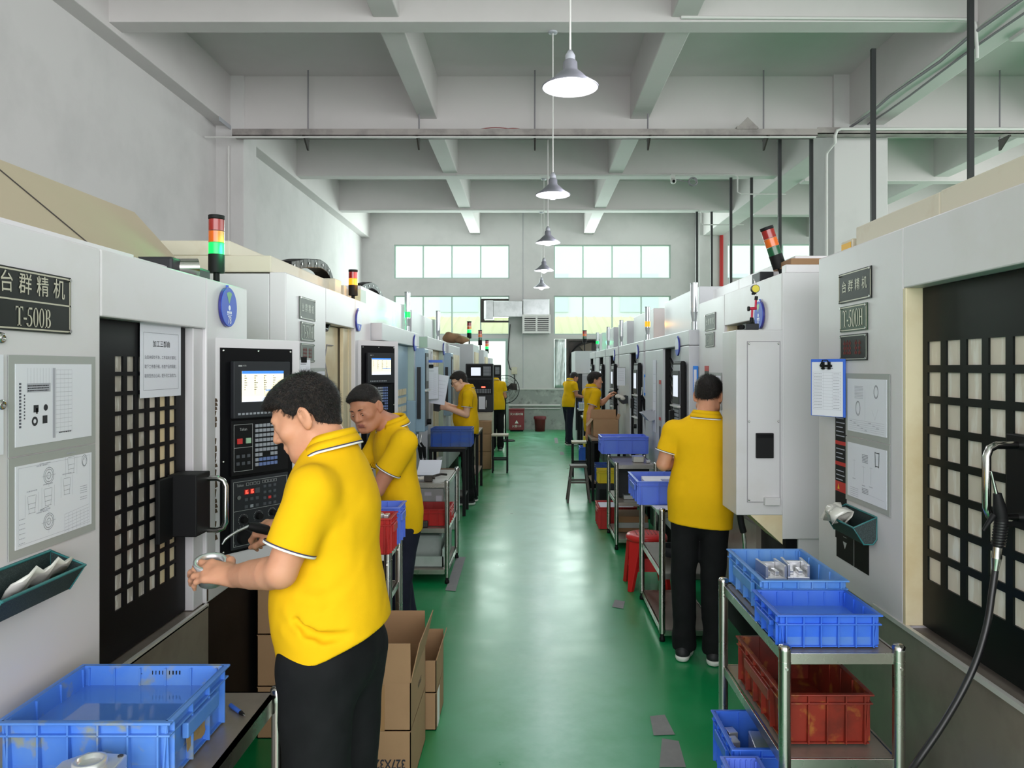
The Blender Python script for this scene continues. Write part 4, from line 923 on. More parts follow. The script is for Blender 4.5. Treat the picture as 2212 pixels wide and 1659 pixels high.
MB(ck).box(-.052, .052, -.105, .11, -.006, .002).build('board', 'paper_grey', t); MB(ck).box(-.018, .018, .085, .115, .003, .01).build('clip', 'blackmatte', t)

# ------------------------------------------------------------------ R1: nearest machine on the right
R1 = thing('machining_centre', 'nearest white machining centre on the right with a dark windowed door', 'machine', (2.2, 2.2, 0), 'white machining centres with dark name plates')
t = R1; a = 1.35; s = 1
SB(s).b(a + .10, 3.1, .6, 3.57, .12, 2.25).build('body', 'side_metal', t, .005)
SB(s).b(a, a + .10, 2.767, 3.575, .80, 2.256).build('side_panel', 'white_metal', t, .006)
SB(s).b(a, a + .10, .6, 2.763, 2.035, 2.256).build('header', 'white_metal', t, .005)
SB(s).b(a + .0, a + .098, 2.745, 2.767, .82, 2.035).build('door_jamb', 'ivory', t, .003)
SB(s).b(a + .004, a + .1, .6, 3.57, .26, .805).build('splash_guard', 'darksteel', t, .004); SB(s).b(a - .006, a + .01, .6, 3.0, .805, .822).build('guard_edge', 'brushed', t)
SB(s).b(a + .07, 3.0, .6, 3.55, 0, .26).build('base', 'black', t)
cols = sorted([(2.624 - i*.1195, 2.709 - i*.1195) for i in range(10)]); rows = [(1.757 - i*.1085, 1.84 - i*.1085) for i in range(8)]
dd = grid_door(t, s, a + .06, .8, 2.742, .825, 2.033, cols, rows, 'blackgreen', [((.9, 2.73), 'pane')])
M4 = mount(s, 2.19, 1.42, a + .055)
MB(M4).box(-.05, .2, -.133, .137, -.02, .01).build('handle_bracket', 'black', dd, .004)
d_handle(dd, frame((1.398, 2.19, 1.42), (.22, -.97, 0), (-.97, -.22, 0)), 0, -.10, .107, .105, .0115)
SB(s).b(a + .10, 2.8, .6, 2.70, 2.256, 2.375).build('roof_cap', 'cream', t, .006); SB(s).b(a + .10, 2.8, 2.705, 3.40, 2.256, 2.372).build('roof_cap', 'cream', t, .006)
rb = SB(s).b(a + .10, 1.75, 3.44, 3.56, 2.25, 2.33).build('roof_box', 'cream', t, .004)
mb = MB(mount(s, 3.5, 2.295, a + .099)); mb.box(-.05, .05, -.022, .022, 0, .002); mb.build('warning_label', 'warning_yellow', rb)
sign(s, 1.348, 3.169, 2.0875, .316, .127, 'plate', 'letter', 'dark name plate with four pale characters on the near right machine', 'dark plates on the near right machine')
sign(s, 1.348, 3.18, 1.9545, .264, .109, 'plate_green', 'letter', 'green tinted plate with tall pale lettering on the near right machine', 'dark plates on the near right machine', 'model')
sign(s, 1.348, 3.18, 1.8325, .264, .109, 'plate', 'red_print', 'dark plate with dull red print, lowest of three on the near right machine', 'dark plates on the near right machine', 'red')
notice(s, 1.348, 3.058, 1.5925, .40, .263, 'rings', 'upper grey framed sheet with two drawn rings on the near right machine', 'framed sheets on the near right machine')
notice(s, 1.348, 3.058, 1.3225, .40, .268, 'bracket', 'lower grey framed sheet with a drawn bracket on the near right machine', 'framed sheets on the near right machine')
t = thing('warning_label', 'narrow black warning strip with red bands behind the framed sheets', 'label', None, None, mount(s, 3.315, 1.36, 1.349))
M4 = mount(s, 3.315, 1.36, 1.3495)
MB(M4).box(-.06, .06, -.36, .36, 0, .0008).build('strip', 'blackmatte', t)
for zz in (.33, .06, -.03, -.13): MB(M4).box(-.058, .058, zz - (.022 if zz == -.13 else .008), zz + (.022 if zz == -.13 else .008), .0008, .0012).build('red_band', 'warning_red', t)
mb = MB(M4)
for i in range(22):
    zz = .3 - i*.019
    if all(abs(zz - q) > .02 for q in (.06, -.03, -.13)): mb.box(-.05, .02 + .03*((i*7) % 3)/3, zz - .002, zz + .002, .0008, .0012)
mb.build('print', 'ink_pale', t); MB(M4).add([(-.035, -.142, .0014), (-.012, -.142, .0014), (-.0235, -.117, .0014)], [(0, 1, 2)]).build('triangle', 'warning_yellow', t)
t = thing('wiring_label', 'dark label plate under the basket on the near right machine', 'label', None, None, mount(s, 3.2, 1.02, 1.349)); M4 = mount(s, 3.2, 1.02, 1.349)
MB(M4).box(-.16, .16, -.10, .05, 0, .0012).build('plate', 'blackmatte', t); MB(M4).box(.02, .023, -.1, .05, .0012, .0016).box(-.09, -.05, .02, .022, .0012, .0016).box(-.085, -.055, .0, .002, .0012, .0016).add([(-.09, -.02, .0016), (-.05, -.02, .0016), (-.07, -.05, .0016)], [(0, 2, 1)]).build('print', 'panel_line', t)
basket(s, 1.348, 2.97, 3.26, 1.06, 1.165, 'turquoise rimmed wire basket with rubbish on the near right machine')
o = MB().sheet([[(1.30 + .045*math.sin(q*.9) - .03, 3.12 + .13*i/7 - .02, 1.11 + .055*math.sin(math.pi*j/5)*(1 + .3*math.sin(i*2))) for i, q in ((i_, i_ + j) for i_ in range(8))] for j in range(6)], smooth=True).build('plastic_bag', 'bag', solid=.004); tag(o, 'crumpled clear bag lying in the turquoise rimmed basket', 'bag')
u = Vector((.085, -.16, 0)).normalized(); ck = frame((1.2925, 3.32, 1.655), u, (u.y, -u.x, 0))
t = notice(s, 0, 0, 0, .165, .235, 'form', 'clipboard with a filled form clipped to the corner of the near right machine', border=False, M4=ck, name='clipboard', cat='clipboard')
MB(ck).box(-.09, .09, -.12, .13, -.008, .0015).build('board', 'blue_plastic', t, .002); MB(ck).box(-.028, .028, .095, .105, .003, .012).box(-.02, -.012, .085, .118, .003, .014).box(.012, .02, .085, .118, .003, .014).tube([(-.03, .1, .012), (-.012, .125, .016), (.012, .125, .016), (.03, .1, .012)], .0025, 6).build('clip', 'blackmatte', t)
# air gun hanging on the handle
t = thing('air_gun', 'black air blow gun hanging from the handle of the right door', 'air gun', (1.30, 2.24, 1.2))
gp = lambda px, py: at(px, py, 2.12)
MB().tube([gp(2156, 1082), gp(2141, 1018)], .0042, 8, rs=[.0055, .0035]).build('nozzle', 'chrome', t)
MB().tube([gp(2154, 1066), gp(2160, 1100), gp(2164, 1128)], .013, 12, rs=[.011, .018, .017]).build('body', 'blackmatte', t)
gr = MB().tube([gp(2163, 1120), gp(2160, 1150), gp(2155, 1182)], .017, 12, rs=[.018, .0165, .013]).build('grip', 'blackmatte', t)
for i in range(9): MB().cyl(gp(2163 - i*.8, 1126 + i*6), gp(2163 - i*.8, 1128.5 + i*6), .0185, n=14).build('grip_rib', 'hose', gr)
MB().tube([gp(2147, 1112), gp(2136, 1128), gp(2124, 1146)], .006, 8, rs=[.009, .007, .005]).build('trigger', 'blackmatte', t)
MB().cyl(gp(2155, 1180), gp(2153, 1206), .012, .014, n=6).cyl(gp(2153, 1206), gp(2150, 1232), .013, .009, n=12).build('coupling', 'chrome', t)
hp = [(2150, 1230, 2.17), (2143, 1280, 2.16), (2132, 1350, 2.15), (2108, 1430, 2.13), (2075, 1500, 2.12), (2030, 1575, 2.10), (1985, 1640, 2.08), (1962, 1675, 2.06), (1950, 1720, 2.04), (1952, 1790, 2.03), (1990, 1850, 2.0), (2060, 1890, 1.98)]
P = [at(*q) for q in hp]; sm = []
for i in range(len(P) - 1):
    p0, p1, p2, p3 = P[max(i-1, 0)], P[i], P[i+1], P[min(i+2, len(P)-1)]
    for k in range(5): q = k/5; sm.append(.5*((2*p1) + (-p0 + p2)*q + (2*p0 - 5*p1 + 4*p2 - p3)*q*q + (-p0 + 3*p1 - 3*p2 + p3)*q**3))
MB().tube(sm + [P[-1]], .0095, 10).build('hose', 'hose', t)

# ------------------------------------------------------------------ R2: second machine on the right with its pendant box
R2 = thing('machining_centre', 'second machining centre on the right with a grey box jutting into the aisle', 'machine', (2.2, 5.1, 0), 'white machining centres with dark name plates')
t = R2
SB(s).b(a + .09, 3.1, 4.1, 4.18, .12, 2.25).b(2.2, 3.1, 4.18, 6.08, .12, 2.25).b(a + .02, 3.1, 4.1, 6.08, 2.2, 2.25).b(a + .09, 2.3, 5.32, 6.08, .12, 2.25).build('body', 'side_metal', t, .005)
SB(s).b(a, 3.1, 4.085, 4.10, .83, 2.256).build('near_side', 'side_metal', t, .004)
SB(s).b(a, a + .09, 4.10, 4.56, .83, 2.256).build('end_panel', 'white_metal', t, .004)
SB(s).b(a, a + .09, 4.565, 5.30, 2.035, 2.256).build('header', 'white_metal', t, .005)
SB(s).b(a, a + .09, 5.305, 6.10, .30, 2.256).build('side_panel', 'white_metal', t, .006)
SB(s).b(a + .02, a + .09, 5.27, 5.305, .8, 2.035).build('door_jamb', 'ivory', t); SB(s).b(a + .08, a + .1, 4.56, 5.28, .8, 2.035).build('door', 'black', t)
SB(s).b(a + .10, a + .7, 4.58, 5.3, .7, 2.2).build('inner_wall', 'charcoal', t); SB(s).b(a, a + .3, 4.56, 5.3, .3, .8).build('splash_guard', 'darksteel', t)
SB(s).b(a + .03, 3.0, 4.12, 6.05, 0, .82).build('base', 'black', t)
bx_ = MB().box(1.103, 1.352, 4.085, 4.38, .957, 1.95).build('pendant_box', 'side_metal', t, .006)
MB().box(1.162, 1.335, 4.0815, 4.085, 1.03, 1.885).build('cover_plate', 'side_metal', bx_, .001)
e = .0012; mb = MB()
for x0, x1, z0, z1 in ((1.16, 1.337, 1.885, 1.888), (1.16, 1.337, 1.027, 1.03), (1.16, 1.163, 1.03, 1.885), (1.334, 1.337, 1.03, 1.885)): mb.box(x0, x1, 4.0805, 4.0855, z0, z1)
mb.build('cover_gap', 'wire', bx_)
for x in (1.17, 1.327):
    for z in (1.875, 1.46, 1.04): MB().sphere((x, 4.081, z), .006, 8).build('screw', 'chrome', bx_)
MB().box(1.205, 1.298, 4.065, 4.084, 1.265, 1.398).build('latch', 'blackmatte', bx_, .003); MB().box(1.21, 1.293, 4.058, 4.066, 1.375, 1.392).build('latch_lip', 'black', bx_)
MB().box(1.247, 1.328, 4.05, 4.084, 1.015, 1.055).build('grip', 'side_metal', bx_, .004)
MB().prism([(1.18, .957), (1.352, .957), (1.352, .80)], 1, 4.09, 4.38).build('box_bracket', 'ivory', bx_)
MB().tube([(1.14, 4.15, .957), (1.15, 4.16, .90), (1.165, 4.17, .85)], .018, 8).build('cable_gland', 'blackmatte', bx_); MB().tube([(1.165, 4.17, .85), (1.17, 4.17, .79), (1.19, 4.19, .6), (1.33, 4.2, .42)], .011, 8).build('flexible_conduit', 'chrome', bx_)
SB(s).b(a + .02, 2.8, 4.09, 4.16, 2.256, 2.30).build('roof_cap', 'white_metal', t, .004); SB(s).b(a + .10, 2.8, 4.18, 5.3, 2.256, 2.36).build('roof_cap', 'white_metal', t, .004); SB(s).b(a + .10, 2.8, 5.305, 6.05, 2.256, 2.36).build('roof_cap', 'white_metal', t, .004)
MB().box(1.40, 1.62, 4.1, 4.4, 2.30, 2.335).build('roof_lid', 'brownpad', t, .004); MB().box(1.37, 1.5, 4.55, 4.72, 2.256, 2.32).build('roof_plug', 'charcoal', t, .006)
tower(t, (1.425, 4.30, 2.25), .06, .038, .05, None, (-.33, .0))
sign(s, 1.348, 5.71, 2.0875, .316, .127, 'plate_pale', 'letter_pale', 'upper dull glass plate on the second right machine', 'dull plates on the second right machine')
sign(s, 1.348, 5.72, 1.955, .264, .109, 'plate_pale', 'letter_pale', 'lower dull plate with tall lettering on the second right machine', 'dull plates on the second right machine', 'model')
badge(s, 1.348, 4.47, 2.055, '91', 'blue round badge numbered 91 behind the red dial stand')
notice(s, 1.348, 5.55, 1.58, .36, .26, 'faint', 'pale framed sheet on the panel behind the back facing worker')
t = thing('warning_label', 'small dark red label left of the pale sheet on the second right machine', 'label', None, None, mount(s, 5.83, 1.62, 1.349)); M4 = mount(s, 5.83, 1.62, 1.349)
MB(M4).box(-.07, .07, -.16, .14, 0, .001).build('plate', 'fan_dark', t); MB(M4).box(-.07, .07, .1, .14, .001, .0014).build('red_band', 'warning_red', t)
t = thing('dial_indicator', 'yellow faced dial gauge on a red jointed stand on the grey box', 'gauge', (1.19, 4.15, 1.952))
MB().box(1.165, 1.235, 4.12, 4.19, 1.952, 1.985).build('magnetic_base', 'charcoal', t, .003); MB().cyl((1.155, 4.14, 1.967), (1.14, 4.13, 1.967), .013).build('base_knob', 'blackmatte', t)
q = lambda px, py: at(px, py, 4.14)
MB().cyl(q(1623, 696), q(1624, 686), .010, n=12).build('ball_joint', 'blackmatte', t); MB().cyl(q(1624, 686), q(1625, 668), .006, n=10).build('lower_arm', 'anodised_red', t)
MB().cyl(q(1617, 667), q(1634, 666), .0085, n=12).build('elbow', 'anodised_red', t); MB().cyl(q(1615, 667) , q(1619, 667), .013, n=12).build('elbow_knob', 'blackmatte', t)
MB().cyl(q(1632, 666), q(1633, 648), .006, n=10).build('upper_arm', 'anodised_red', t); MB().cyl(q(1633, 648), q(1634, 640), .009, n=12).build('ball_joint', 'blackmatte', t)
MB().cyl(q(1633, 641), q(1632, 630), .005, n=10).build('stem', 'chrome', t); MB().cyl(q(1624, 635), q(1633, 634), .006, n=8).build('clamp_knob', 'blackmatte', t)
c_ = q(1631, 624); MB().cyl(c_ + Vector((0, -.012, 0)), c_ + Vector((0, .012, 0)), .0225, n=26).build('gauge_case', 'fan_dark', t); MB().cyl(c_ + Vector((0, -.0135, 0)), c_ + Vector((0, -.012, 0)), .0195, n=26).build('gauge_face', 'dial', t)
MB().cyl(q(1631, 616), q(1630, 608), .004, n=8).tube([q(1630, 609), q(1628, 602)], .0012, 6).build('spindle', 'chrome', t)

# ------------------------------------------------------------------ R3 to R7: slimmer grey machines in a row
def slim(Y0, Y1, label, lit=None, num=None, badge_label=None, detail=True, a=1.30):
    t = thing('machining_centre', label, 'machine', (2.1, (Y0 + Y1)/2, 0), 'slim grey machining centres down the right side')
    L = Y1 - Y0; s = 1; yd0, yd1 = Y0 + .36, Y0 + 1.22
    SB(s).b(a + .16, 2.9, Y0 + .01, Y1 - .01, .12, 1.96).build('body', 'lightgrey', t, .006)
    SB(s).b(a, a + .30, Y0, Y1, 1.93, 2.057).build('header', 'lightgrey', t, .008)
    SB(s).b(a, a + .16, Y0, yd0, .25, 1.926).build('near_panel', 'lightgrey', t, .006)
    SB(s).b(a, a + .16, yd1, Y1, .25, 1.926).build('far_panel', 'lightgrey', t, .006)
    SB(s).b(a + .02, a + .155, yd1 - .05, yd1 - .002, .25, 1.926).build('door_jamb', 'blackmatte', t)
    d = SB(s).b(a + .07, a + .09, yd0, yd1 - .05, .6, 1.926).build('door', 'midgrey', t)
    SB(s).b(a + .066, a + .07, yd0, yd1 - .06, .62, 1.58).build('door_window', 'pane_grey', d)
    if detail:
        for k in range(11):
            z = .66 + k*.085; MB().hexa([(a + .05, yd0, z), (a + .07, yd0, z), (a + .07, yd1 - .06, z + .30), (a + .05, yd1 - .06, z + .30)][::-1], [(a + .05, yd0, z + .03), (a + .07, yd0, z + .03), (a + .07, yd1 - .06, z + .33), (a + .05, yd1 - .06, z + .33)][::-1]).build('door_slat', 'blackmatte', d)
    SB(s).b(a, a + .16, yd0, yd1, .25, .6).build('skirt', 'lightgrey', t); SB(s).b(a + .05, 2.8, Y0 + .03, Y1 - .03, 0, .25).build('base', 'black', t)
    u0 = Y0 + .52
    SB(s).b(1.50, 2.7, u0, Y1 - .1, 2.05, 2.467).build('upper_body', 'lightgrey', t, .006)
    tube_tower(t, (a + .06, Y0 + .08, 2.057), .38, lit)
    cp = SB(s).b(a - .055, a - .010, Y0 + .06, Y0 + .40, .93, 1.80).build('control_panel', 'blackmatte', t, .015)
    SB(s).b(a - .02, a + .01, Y0 + .12, Y0 + .34, 1.0, 1.7).build('panel_mount', 'charcoal', cp)
    SB(s).b(a - .058, a - .055, Y0 + .08, Y0 + .38, .96, 1.77).build('panel_face', 'midgrey', cp)
    SB(s).b(a - .066, a - .058, Y0 + .09, Y0 + .37, 1.44, 1.72).build('monitor', 'charcoal', cp, .002)
    SB(s).b(a - .068, a - .065, Y0 + .13, Y0 + .33, 1.50, 1.68).build('screen', 'screen_white', cp)
    SB(s).b(a - .064, a - .058, Y0 + .09, Y0 + .37, 1.18, 1.40).build('keyboard_plate', 'key_dark', cp)
    mb = SB(s); [mb.b(a - .067, a - .064, Y0 + .11 + c*.04, Y0 + .135 + c*.04, 1.2 + r*.034, 1.222 + r*.034) for r in range(6) for c in range(6)]; mb.build('keypad', 'key', cp)
    for zz in (1.42, 1.16): SB(s).b(a - .084, a - .055, Y0 + .07, Y0 + .39, zz - .006, zz + .006).build('panel_ledge', 'pipe_white', cp)
    MB().cyl((a - .058, Y0 + .16, 1.06), (a - .095, Y0 + .16, 1.06), .026).build('hand_wheel', 'blackmatte', cp); MB().box(a - .105, a - .058, Y0 + .28, Y0 + .34, 1.26, 1.38).build('pendant_remote', 'blackmatte', cp, .006)
    if detail: badge(1, a - .002, Y0 + .44, 1.93, num, badge_label, False)
    return t
slim(6.25, 8.62, 'third machine on the right, slim and grey, just past the white one', None, None, 'round blue and white badge on the third right machine')
slim(8.76, 11.15, 'fourth machine on the right with a lit amber signal tube', 'amber', None, 'round blue and white badge on the fourth right machine')
slim(11.3, 13.1, 'fifth machine on the right, behind the worker touching a door', None, None, 'round blue and white badge on the fifth right machine')
slim(13.2, 15.2, 'sixth machine on the right, small in the distance', None, detail=False)
slim(15.35, 16.65, 'furthest grey machine on the right with a green signal light', 'green', detail=False)
notice(1, 1.298, 7.95, 1.45, .20, .75, 'faint', 'long pale sheet on the third right machine', border=False, name='paper_notice')
t = thing('instruction_label', 'grey and red instruction strip beside the third right door', 'label', None, None, mount(1, 7.62, 1.28, 1.298)); M4 = mount(1, 7.62, 1.28, 1.298)
MB(M4).box(-.06, .06, -.55, .34, 0, .002).build('plate', 'midgrey', t); MB(M4).box(-.06, .06, .3, .34, .002, .003).box(-.06, .06, -.06, -.03, .002, .003).build('red_band', 'warning_red', t); MB(M4).box(-.04, .04, -.5, -.12, .002, .003).build('dark_field', 'charcoal', t)
def tray(side, a, y, z, label, m='charcoal'):
    M4 = mount(side, y, z, a); t = thing('wall_tray', label, 'tray', None, None, M4)
    MB(M4).sheet([[(x, v, o) for x in (-.12, .12)] for (o, v) in ((0, .1), (0, 0), (.06, -.01), (.13, .07))]).build('trough', m, t, solid=.004)
    for e in (-.12, .12): MB(M4).add([(e, .1, 0), (e, 0, 0), (e, -.01, .06), (e, .07, .13)], [(0, 1, 2, 3)]).build('end_cheek', m, t, solid=.004)
    return t
tray(1, 1.298, 8.05, 1.20, 'grey tool tray on the third right machine', 'midgrey')
tray(1, 1.298, 10.25, 1.27, 'dark tool tray with rags on the fourth right machine')
for k in range(3):
    o = MB().sphere((1.23 - .02*k, 10.16 + .08*k, 1.335 + .01*k), .045, 10, (1, 1.2, .7)).build('rag', 'rag'); tag(o, 'bunched pale rag in the tray of the fourth right machine', 'rag', 'rags in the tray of the fourth right machine')
for x, y, z, lb in ((1.352, 6.254, 1.64, 'bright blue board on the near side of the third right machine'), (1.325, 8.764, 1.545, 'bright blue board on the side of the fourth right machine')):
    t = thing('folder', lb, 'folder', (x, y, z)); MB().box(x - .02, x + .02, y - .03, y - .002, z - .12, z + .12).build('cover', 'skyblue', t, .004); MB().box(x - .018, x + .004, y - .034, y - .03, z - .09, z + .09).build('sheet', 'paper', t)
ck = frame((1.235, 10.35, 1.62), (.7, -.7, 0), (-.7, -.7, 0))
t = notice(1, 0, 0, 0, .14, .24, 'faint', 'white sheet on a clip tilted out from the fourth right machine', border=False, M4=ck, name='clipboard', cat='clipboard'); MB(ck).box(-.07, .07, -.12, .13, -.006, .002).build('board', 'paper_grey', t)
def hang_gun(x, y, z, label, m='blackmatte'):
    t = thing('air_gun', label, 'air gun', (x, y, z)); MB().tube([(x, y, z), (x + .01, y + .02, z - .12)], .02, 8, rs=[.024, .016]).build('grip', m, t); MB().tube([(x, y, z), (x - .03, y - .02, z + .05)], .012, 8).build('body', m, t)
    MB().tube([(x + .01, y + .02, z - .12), (x + .03, y + .02, z - .4), (x + .06, y + .03, z - .62)], .009, 6).build('hose', m, t); MB().tube([(x - .03, y - .02, z + .05), (x - .02, y, z + .14)], .005, 6).build('nozzle', 'chrome', t)
    return t
hang_gun(1.302, 8.735, 1.38, 'black air gun hanging between the third and fourth right machines')
# white cabinet at the far end of the right row
t = thing('cabinet', 'white cabinet with a dark grey door at the far end of the right row', 'cabinet', (1.5, 18.0, 0))
MB().box(1.06, 2.4, 17.6, 19.2, 0, 1.6).build('body', 'lightgrey', t, .006); MB().box(1.04, 2.4, 17.55, 19.2, 1.6, 2.12).build('hood', 'lightgrey', t, .006); MB().box(1.05, 1.20, 17.58, 17.6, .3, 1.78).build('door', 'charcoal', t); MB().box(1.20, 1.38, 17.58, 17.6, .3, 1.55).build('side_door', 'midgrey', t)
tower(t, (1.28, 17.9, 2.12), .2, .05, .06, None)

# ------------------------------------------------------------------ L3, L4: blue grey machines; L5 and beyond
def bluish(Y0, Y1, label, door, sidem, lit, badge_label, a=1.22):
    s = -1; t = thing('machining_centre', label, 'machine', (-2, (Y0 + Y1)/2, 0), 'blue grey machining centres down the left side')
    SB(s).b(a + .14, 2.9, Y0 + .01, Y1, .12, 1.97).build('body', sidem, t, .006)
    SB(s).b(a, a + .3, Y0, Y1, 1.97, 2.115).build('header', 'lightgrey', t, .006); SB(s).b(a + .004, a + .3, Y0 - .003, Y0 + .01, 1.985, 2.11).build('header_end', sidem, t)
    SB(s).b(a, a + .14, Y0, Y0 + .5, .25, 1.966).build('near_panel', 'lightgrey', t, .005); SB(s).b(a, a + .14, Y1 - .36, Y1, .25, 1.966).build('far_panel', 'lightgrey', t, .005)
    d = SB(s).b(a + .06, a + .085, Y0 + .5, Y1 - .40, .5, 1.966).build('door', door, t); SB(s).b(a + .0, a + .13, Y1 - .40, Y1 - .36, .25, 1.966).build('door_jamb', 'greenish', t)
    if door == 'bluegrey':
        for r_ in range(11):
            for c_ in range(5): SB(s).b(a + .054, a + .06, Y0 + 1.12 + c_*.095, Y0 + 1.19 + c_*.095, .62 + r_*.085, .68 + r_*.085).build('door_window', 'pane_warm', d)
        SB(s).b(a - .03, a + .06, Y1 - .50, Y1 - .42, 1.05, 1.40).build('door_grip', 'bluegrey', d, .006)
    else:
        for k in range(3): SB(s).b(a + .05, a + .06, Y0 + .58 + k*.24, Y0 + .74 + k*.24, .6, 1.9).build('door_panel', 'ivory', d, .004)
    SB(s).b(a, a + .13, Y0 + .5, Y1 - .40, .25, .5).build('skirt', 'lightgrey', t); SB(s).b(a + .06, 2.8, Y0 + .03, Y1 - .03, 0, .25).build('base', 'black', t)
    SB(s).b(1.45, 2.7, Y0 + .25, Y1 + .55, 2.1, 2.45).build('upper_body', 'white_metal' if lit else 'lightgrey', t, .006); SB(s).b(1.42, 1.9, Y1 + .3, Y1 + .56, 2.1, 2.462).build('upper_end', sidem, t, .004)
    tube_tower(t, (-(a + .08), Y1 - .3, 2.115), .42, lit)
    cp = SB(s).b(a - .1, a + .02, Y1 - .28, Y1 + .02, 1.06, 1.95).build('control_panel', 'bluegrey', t, .01)
    SB(s).b(a - .108, a - .1, Y1 - .24, Y1 - .02, 1.52, 1.9).build('monitor', 'charcoal', cp); SB(s).b(a - .11, a - .107, Y1 - .21, Y1 - .05, 1.6, 1.86).build('screen', 'key', cp)
    SB(s).b(a - .108, a - .1, Y1 - .24, Y1 - .02, 1.12, 1.48).build('keyboard_plate', 'key_dark', cp); SB(s).b(a - .125, a - .1, Y1 - .26, Y1, 1.49, 1.51).build('panel_ledge', 'pipe_white', cp); MB().cyl((-(a - .108), Y1 - .13, 1.16), (-(a - .15), Y1 - .13, 1.16), .03).build('hand_wheel', 'blackmatte', cp)
    MB().box(-(a - .06), -(a - .02), Y1 - .3, Y1 - .26, 1.2, 1.75).build('panel_edge', 'charcoal', cp)
    badge(-1, a - .002, Y1 - .36, 2.0, None, badge_label, False); return t
bluish(6.3, 8.4, 'third machine on the left, pale with a blue grey sliding door', 'bluegrey', 'lightgrey', 'green', 'blue badge on the third left machine')
chain([o_ for o_ in bpy.data.objects if o_.get('label', '').startswith('third machine on the left')][0], [(-1.6, 6.95, 2.44), (-1.6, 7.15, 2.50), (-1.6, 7.5, 2.555), (-1.6, 7.75, 2.55), (-1.6, 8.0, 2.50), (-1.6, 8.1, 2.45)], x=-1.6)
bluish(9.1, 11.1, 'fourth machine on the left, green sided with a cream door', 'ivory', 'greenish', None, 'blue badge on the fourth left machine')
tray(-1, 1.218, 9.75, 1.20, 'grey tool tray on the fourth left machine')
notice(-1, 1.218, 9.45, 1.80, .12, .28, 'faint', 'small grey plate high on the fourth left machine', name='sign_plate', cat='sign')
ck = frame((-1.185, 9.12, 1.56), (.75, .66, 0), (.66, -.75, 0))
t = notice(-1, 0, 0, 0, .21, .38, 'form', 'upright white sheets on a board on the fourth left machine', border=False, M4=ck, name='clipboard', cat='clipboard'); MB(ck).box(-.11, .11, -.2, .2, -.008, .002).build('board', 'paper_grey', t); MB(ck).box(-.03, .03, .18, .22, .003, .012).build('clip', 'blackmatte', t)
ck = frame((-1.11, 9.28, 1.48), (.95, .25, -.16), (.25, -.96, 0)); 
t = notice(-1, 0, 0, 0, .20, .36, 'faint', 'large loose white sheet in front of the bespectacled worker', border=False, M4=ck, name='paper_sheet', cat='paper')
o = MB().box(-1.14, -.98, 8.5, 8.62, 1.80, 1.83).build('bracket', 'blue_plastic'); tag(o, 'small blue bracket at the top of the third left panel', 'bracket')
hang_gun(-1.17, 8.10, .90, 'black air gun hanging at the foot of the third left machine'); hang_gun(-1.16, 8.32, .88, 'second black air gun, right of the other by the blue crate')
def farbox(x0, x1, Y0, Y1, z, label, lit):
    t = thing('lathe', label, 'machine', ((x0 + x1)/2, (Y0 + Y1)/2, 0), 'small machines at the far left')
    MB().box(x0, x1, Y0, Y1, .2, z).build('body', 'lightgrey', t, .01); MB().box(x0 + .05, x1 - .02, Y0 + .03, Y1 - .03, 0, .2).build('base', 'black', t)
    MB().box(x1, x1 + .02, Y0 + .3, Y1 - .3, .6, z - .15).build('door', 'ivory', t); MB().box(x1 + .02, x1 + .04, Y0 + .5, Y1 - .5, 1.0, z - .4).build('door_window', 'pane_grey', t)
    if lit != '': tower(t, (x1 - .1, Y0 + .3, z), .12, .045, .07, lit)
    return t
farbox(-2.6, -1.25, 11.75, 13.6, 2.1, 'boxy grey machine behind the bespectacled worker', '')
farbox(-2.6, -1.11, 14.9, 16.5, 2.2, 'grey machine with a brown bundle and green signal light on top', 'green')
farbox(-2.4, -1.03, 17.0, 18.6, 2.13, 'grey machine with a dull red signal lamp near the bright doorway', None)
farbox(-2.2, -1.0, 19.2, 20.5, 1.98, 'smallest grey machine beside the bright doorway', 'green')
def cabinet(x0, x1, Y, z0, z1, label):
    t = thing('control_cabinet', label, 'control panel', ((x0 + x1)/2, Y, 0)); w_ = x1 - x0; h = z1 - z0
    M4 = face_near(x0, Y, z0); B = lambda: MB(M4)
    MB().box(x0, x1, Y, Y + .3, z0, z1).build('housing', 'charcoal', t, .01); MB().box(x0 + .06, x1 - .01, Y + .03, Y + .5, 0, z0).build('pedestal', 'cream', t, .01)
    B().box(.05*w_, .97*w_, .70*h, .97*h, 0, .012).build('monitor', 'blackmatte', t); B().box(.2*w_, .55*w_, .75*h, .92*h, .012, .014).build('screen', 'screen_white', t)
    B().box(.64*w_, .92*w_, .74*h, .95*h, .012, .014).build('keypad_plate', 'key_dark', t); mb = B(); [mb.box((.66 + c*.045)*w_, (.69 + c*.045)*w_, (.76 + r*.03)*h, (.78 + r*.03)*h, .014, .017) for r in range(6) for c in range(6)]; mb.build('keypad', 'key', t)
    B().box(.05*w_, .97*w_, .36*h, .67*h, 0, .008).build('operation_plate', 'blackmatte', t)
    for k in range(5): B().cyl(((.15 + k*.17)*w_, .60*h, .008), ((.15 + k*.17)*w_, .60*h, .03), .022, n=12).build('knob', 'blackmatte', t)
    B().box(.58*w_, .72*w_, .50*h, .53*h, .008, .01).build('red_display', 'led', t)
    mb = B(); [mb.box((.3 + c*.058)*w_, (.335 + c*.058)*w_, (.39 + r*.03)*h, (.412 + r*.03)*h, .008, .012) for r in range(3) for c in range(11)]; mb.build('keypad', 'key', t)
    B().box(.48*w_, .72*w_, .06*h, .32*h, 0, .006).build('document_pocket', 'paper', t); d_handle(t, M4, .76*w_, .1*h, .24*h, .04, .008, 'handle', 'pipe_white')
cabinet(-1.14, -.655, 13.5, .956, 1.812, 'black control cabinet on a cream pedestal behind the bespectacled worker')
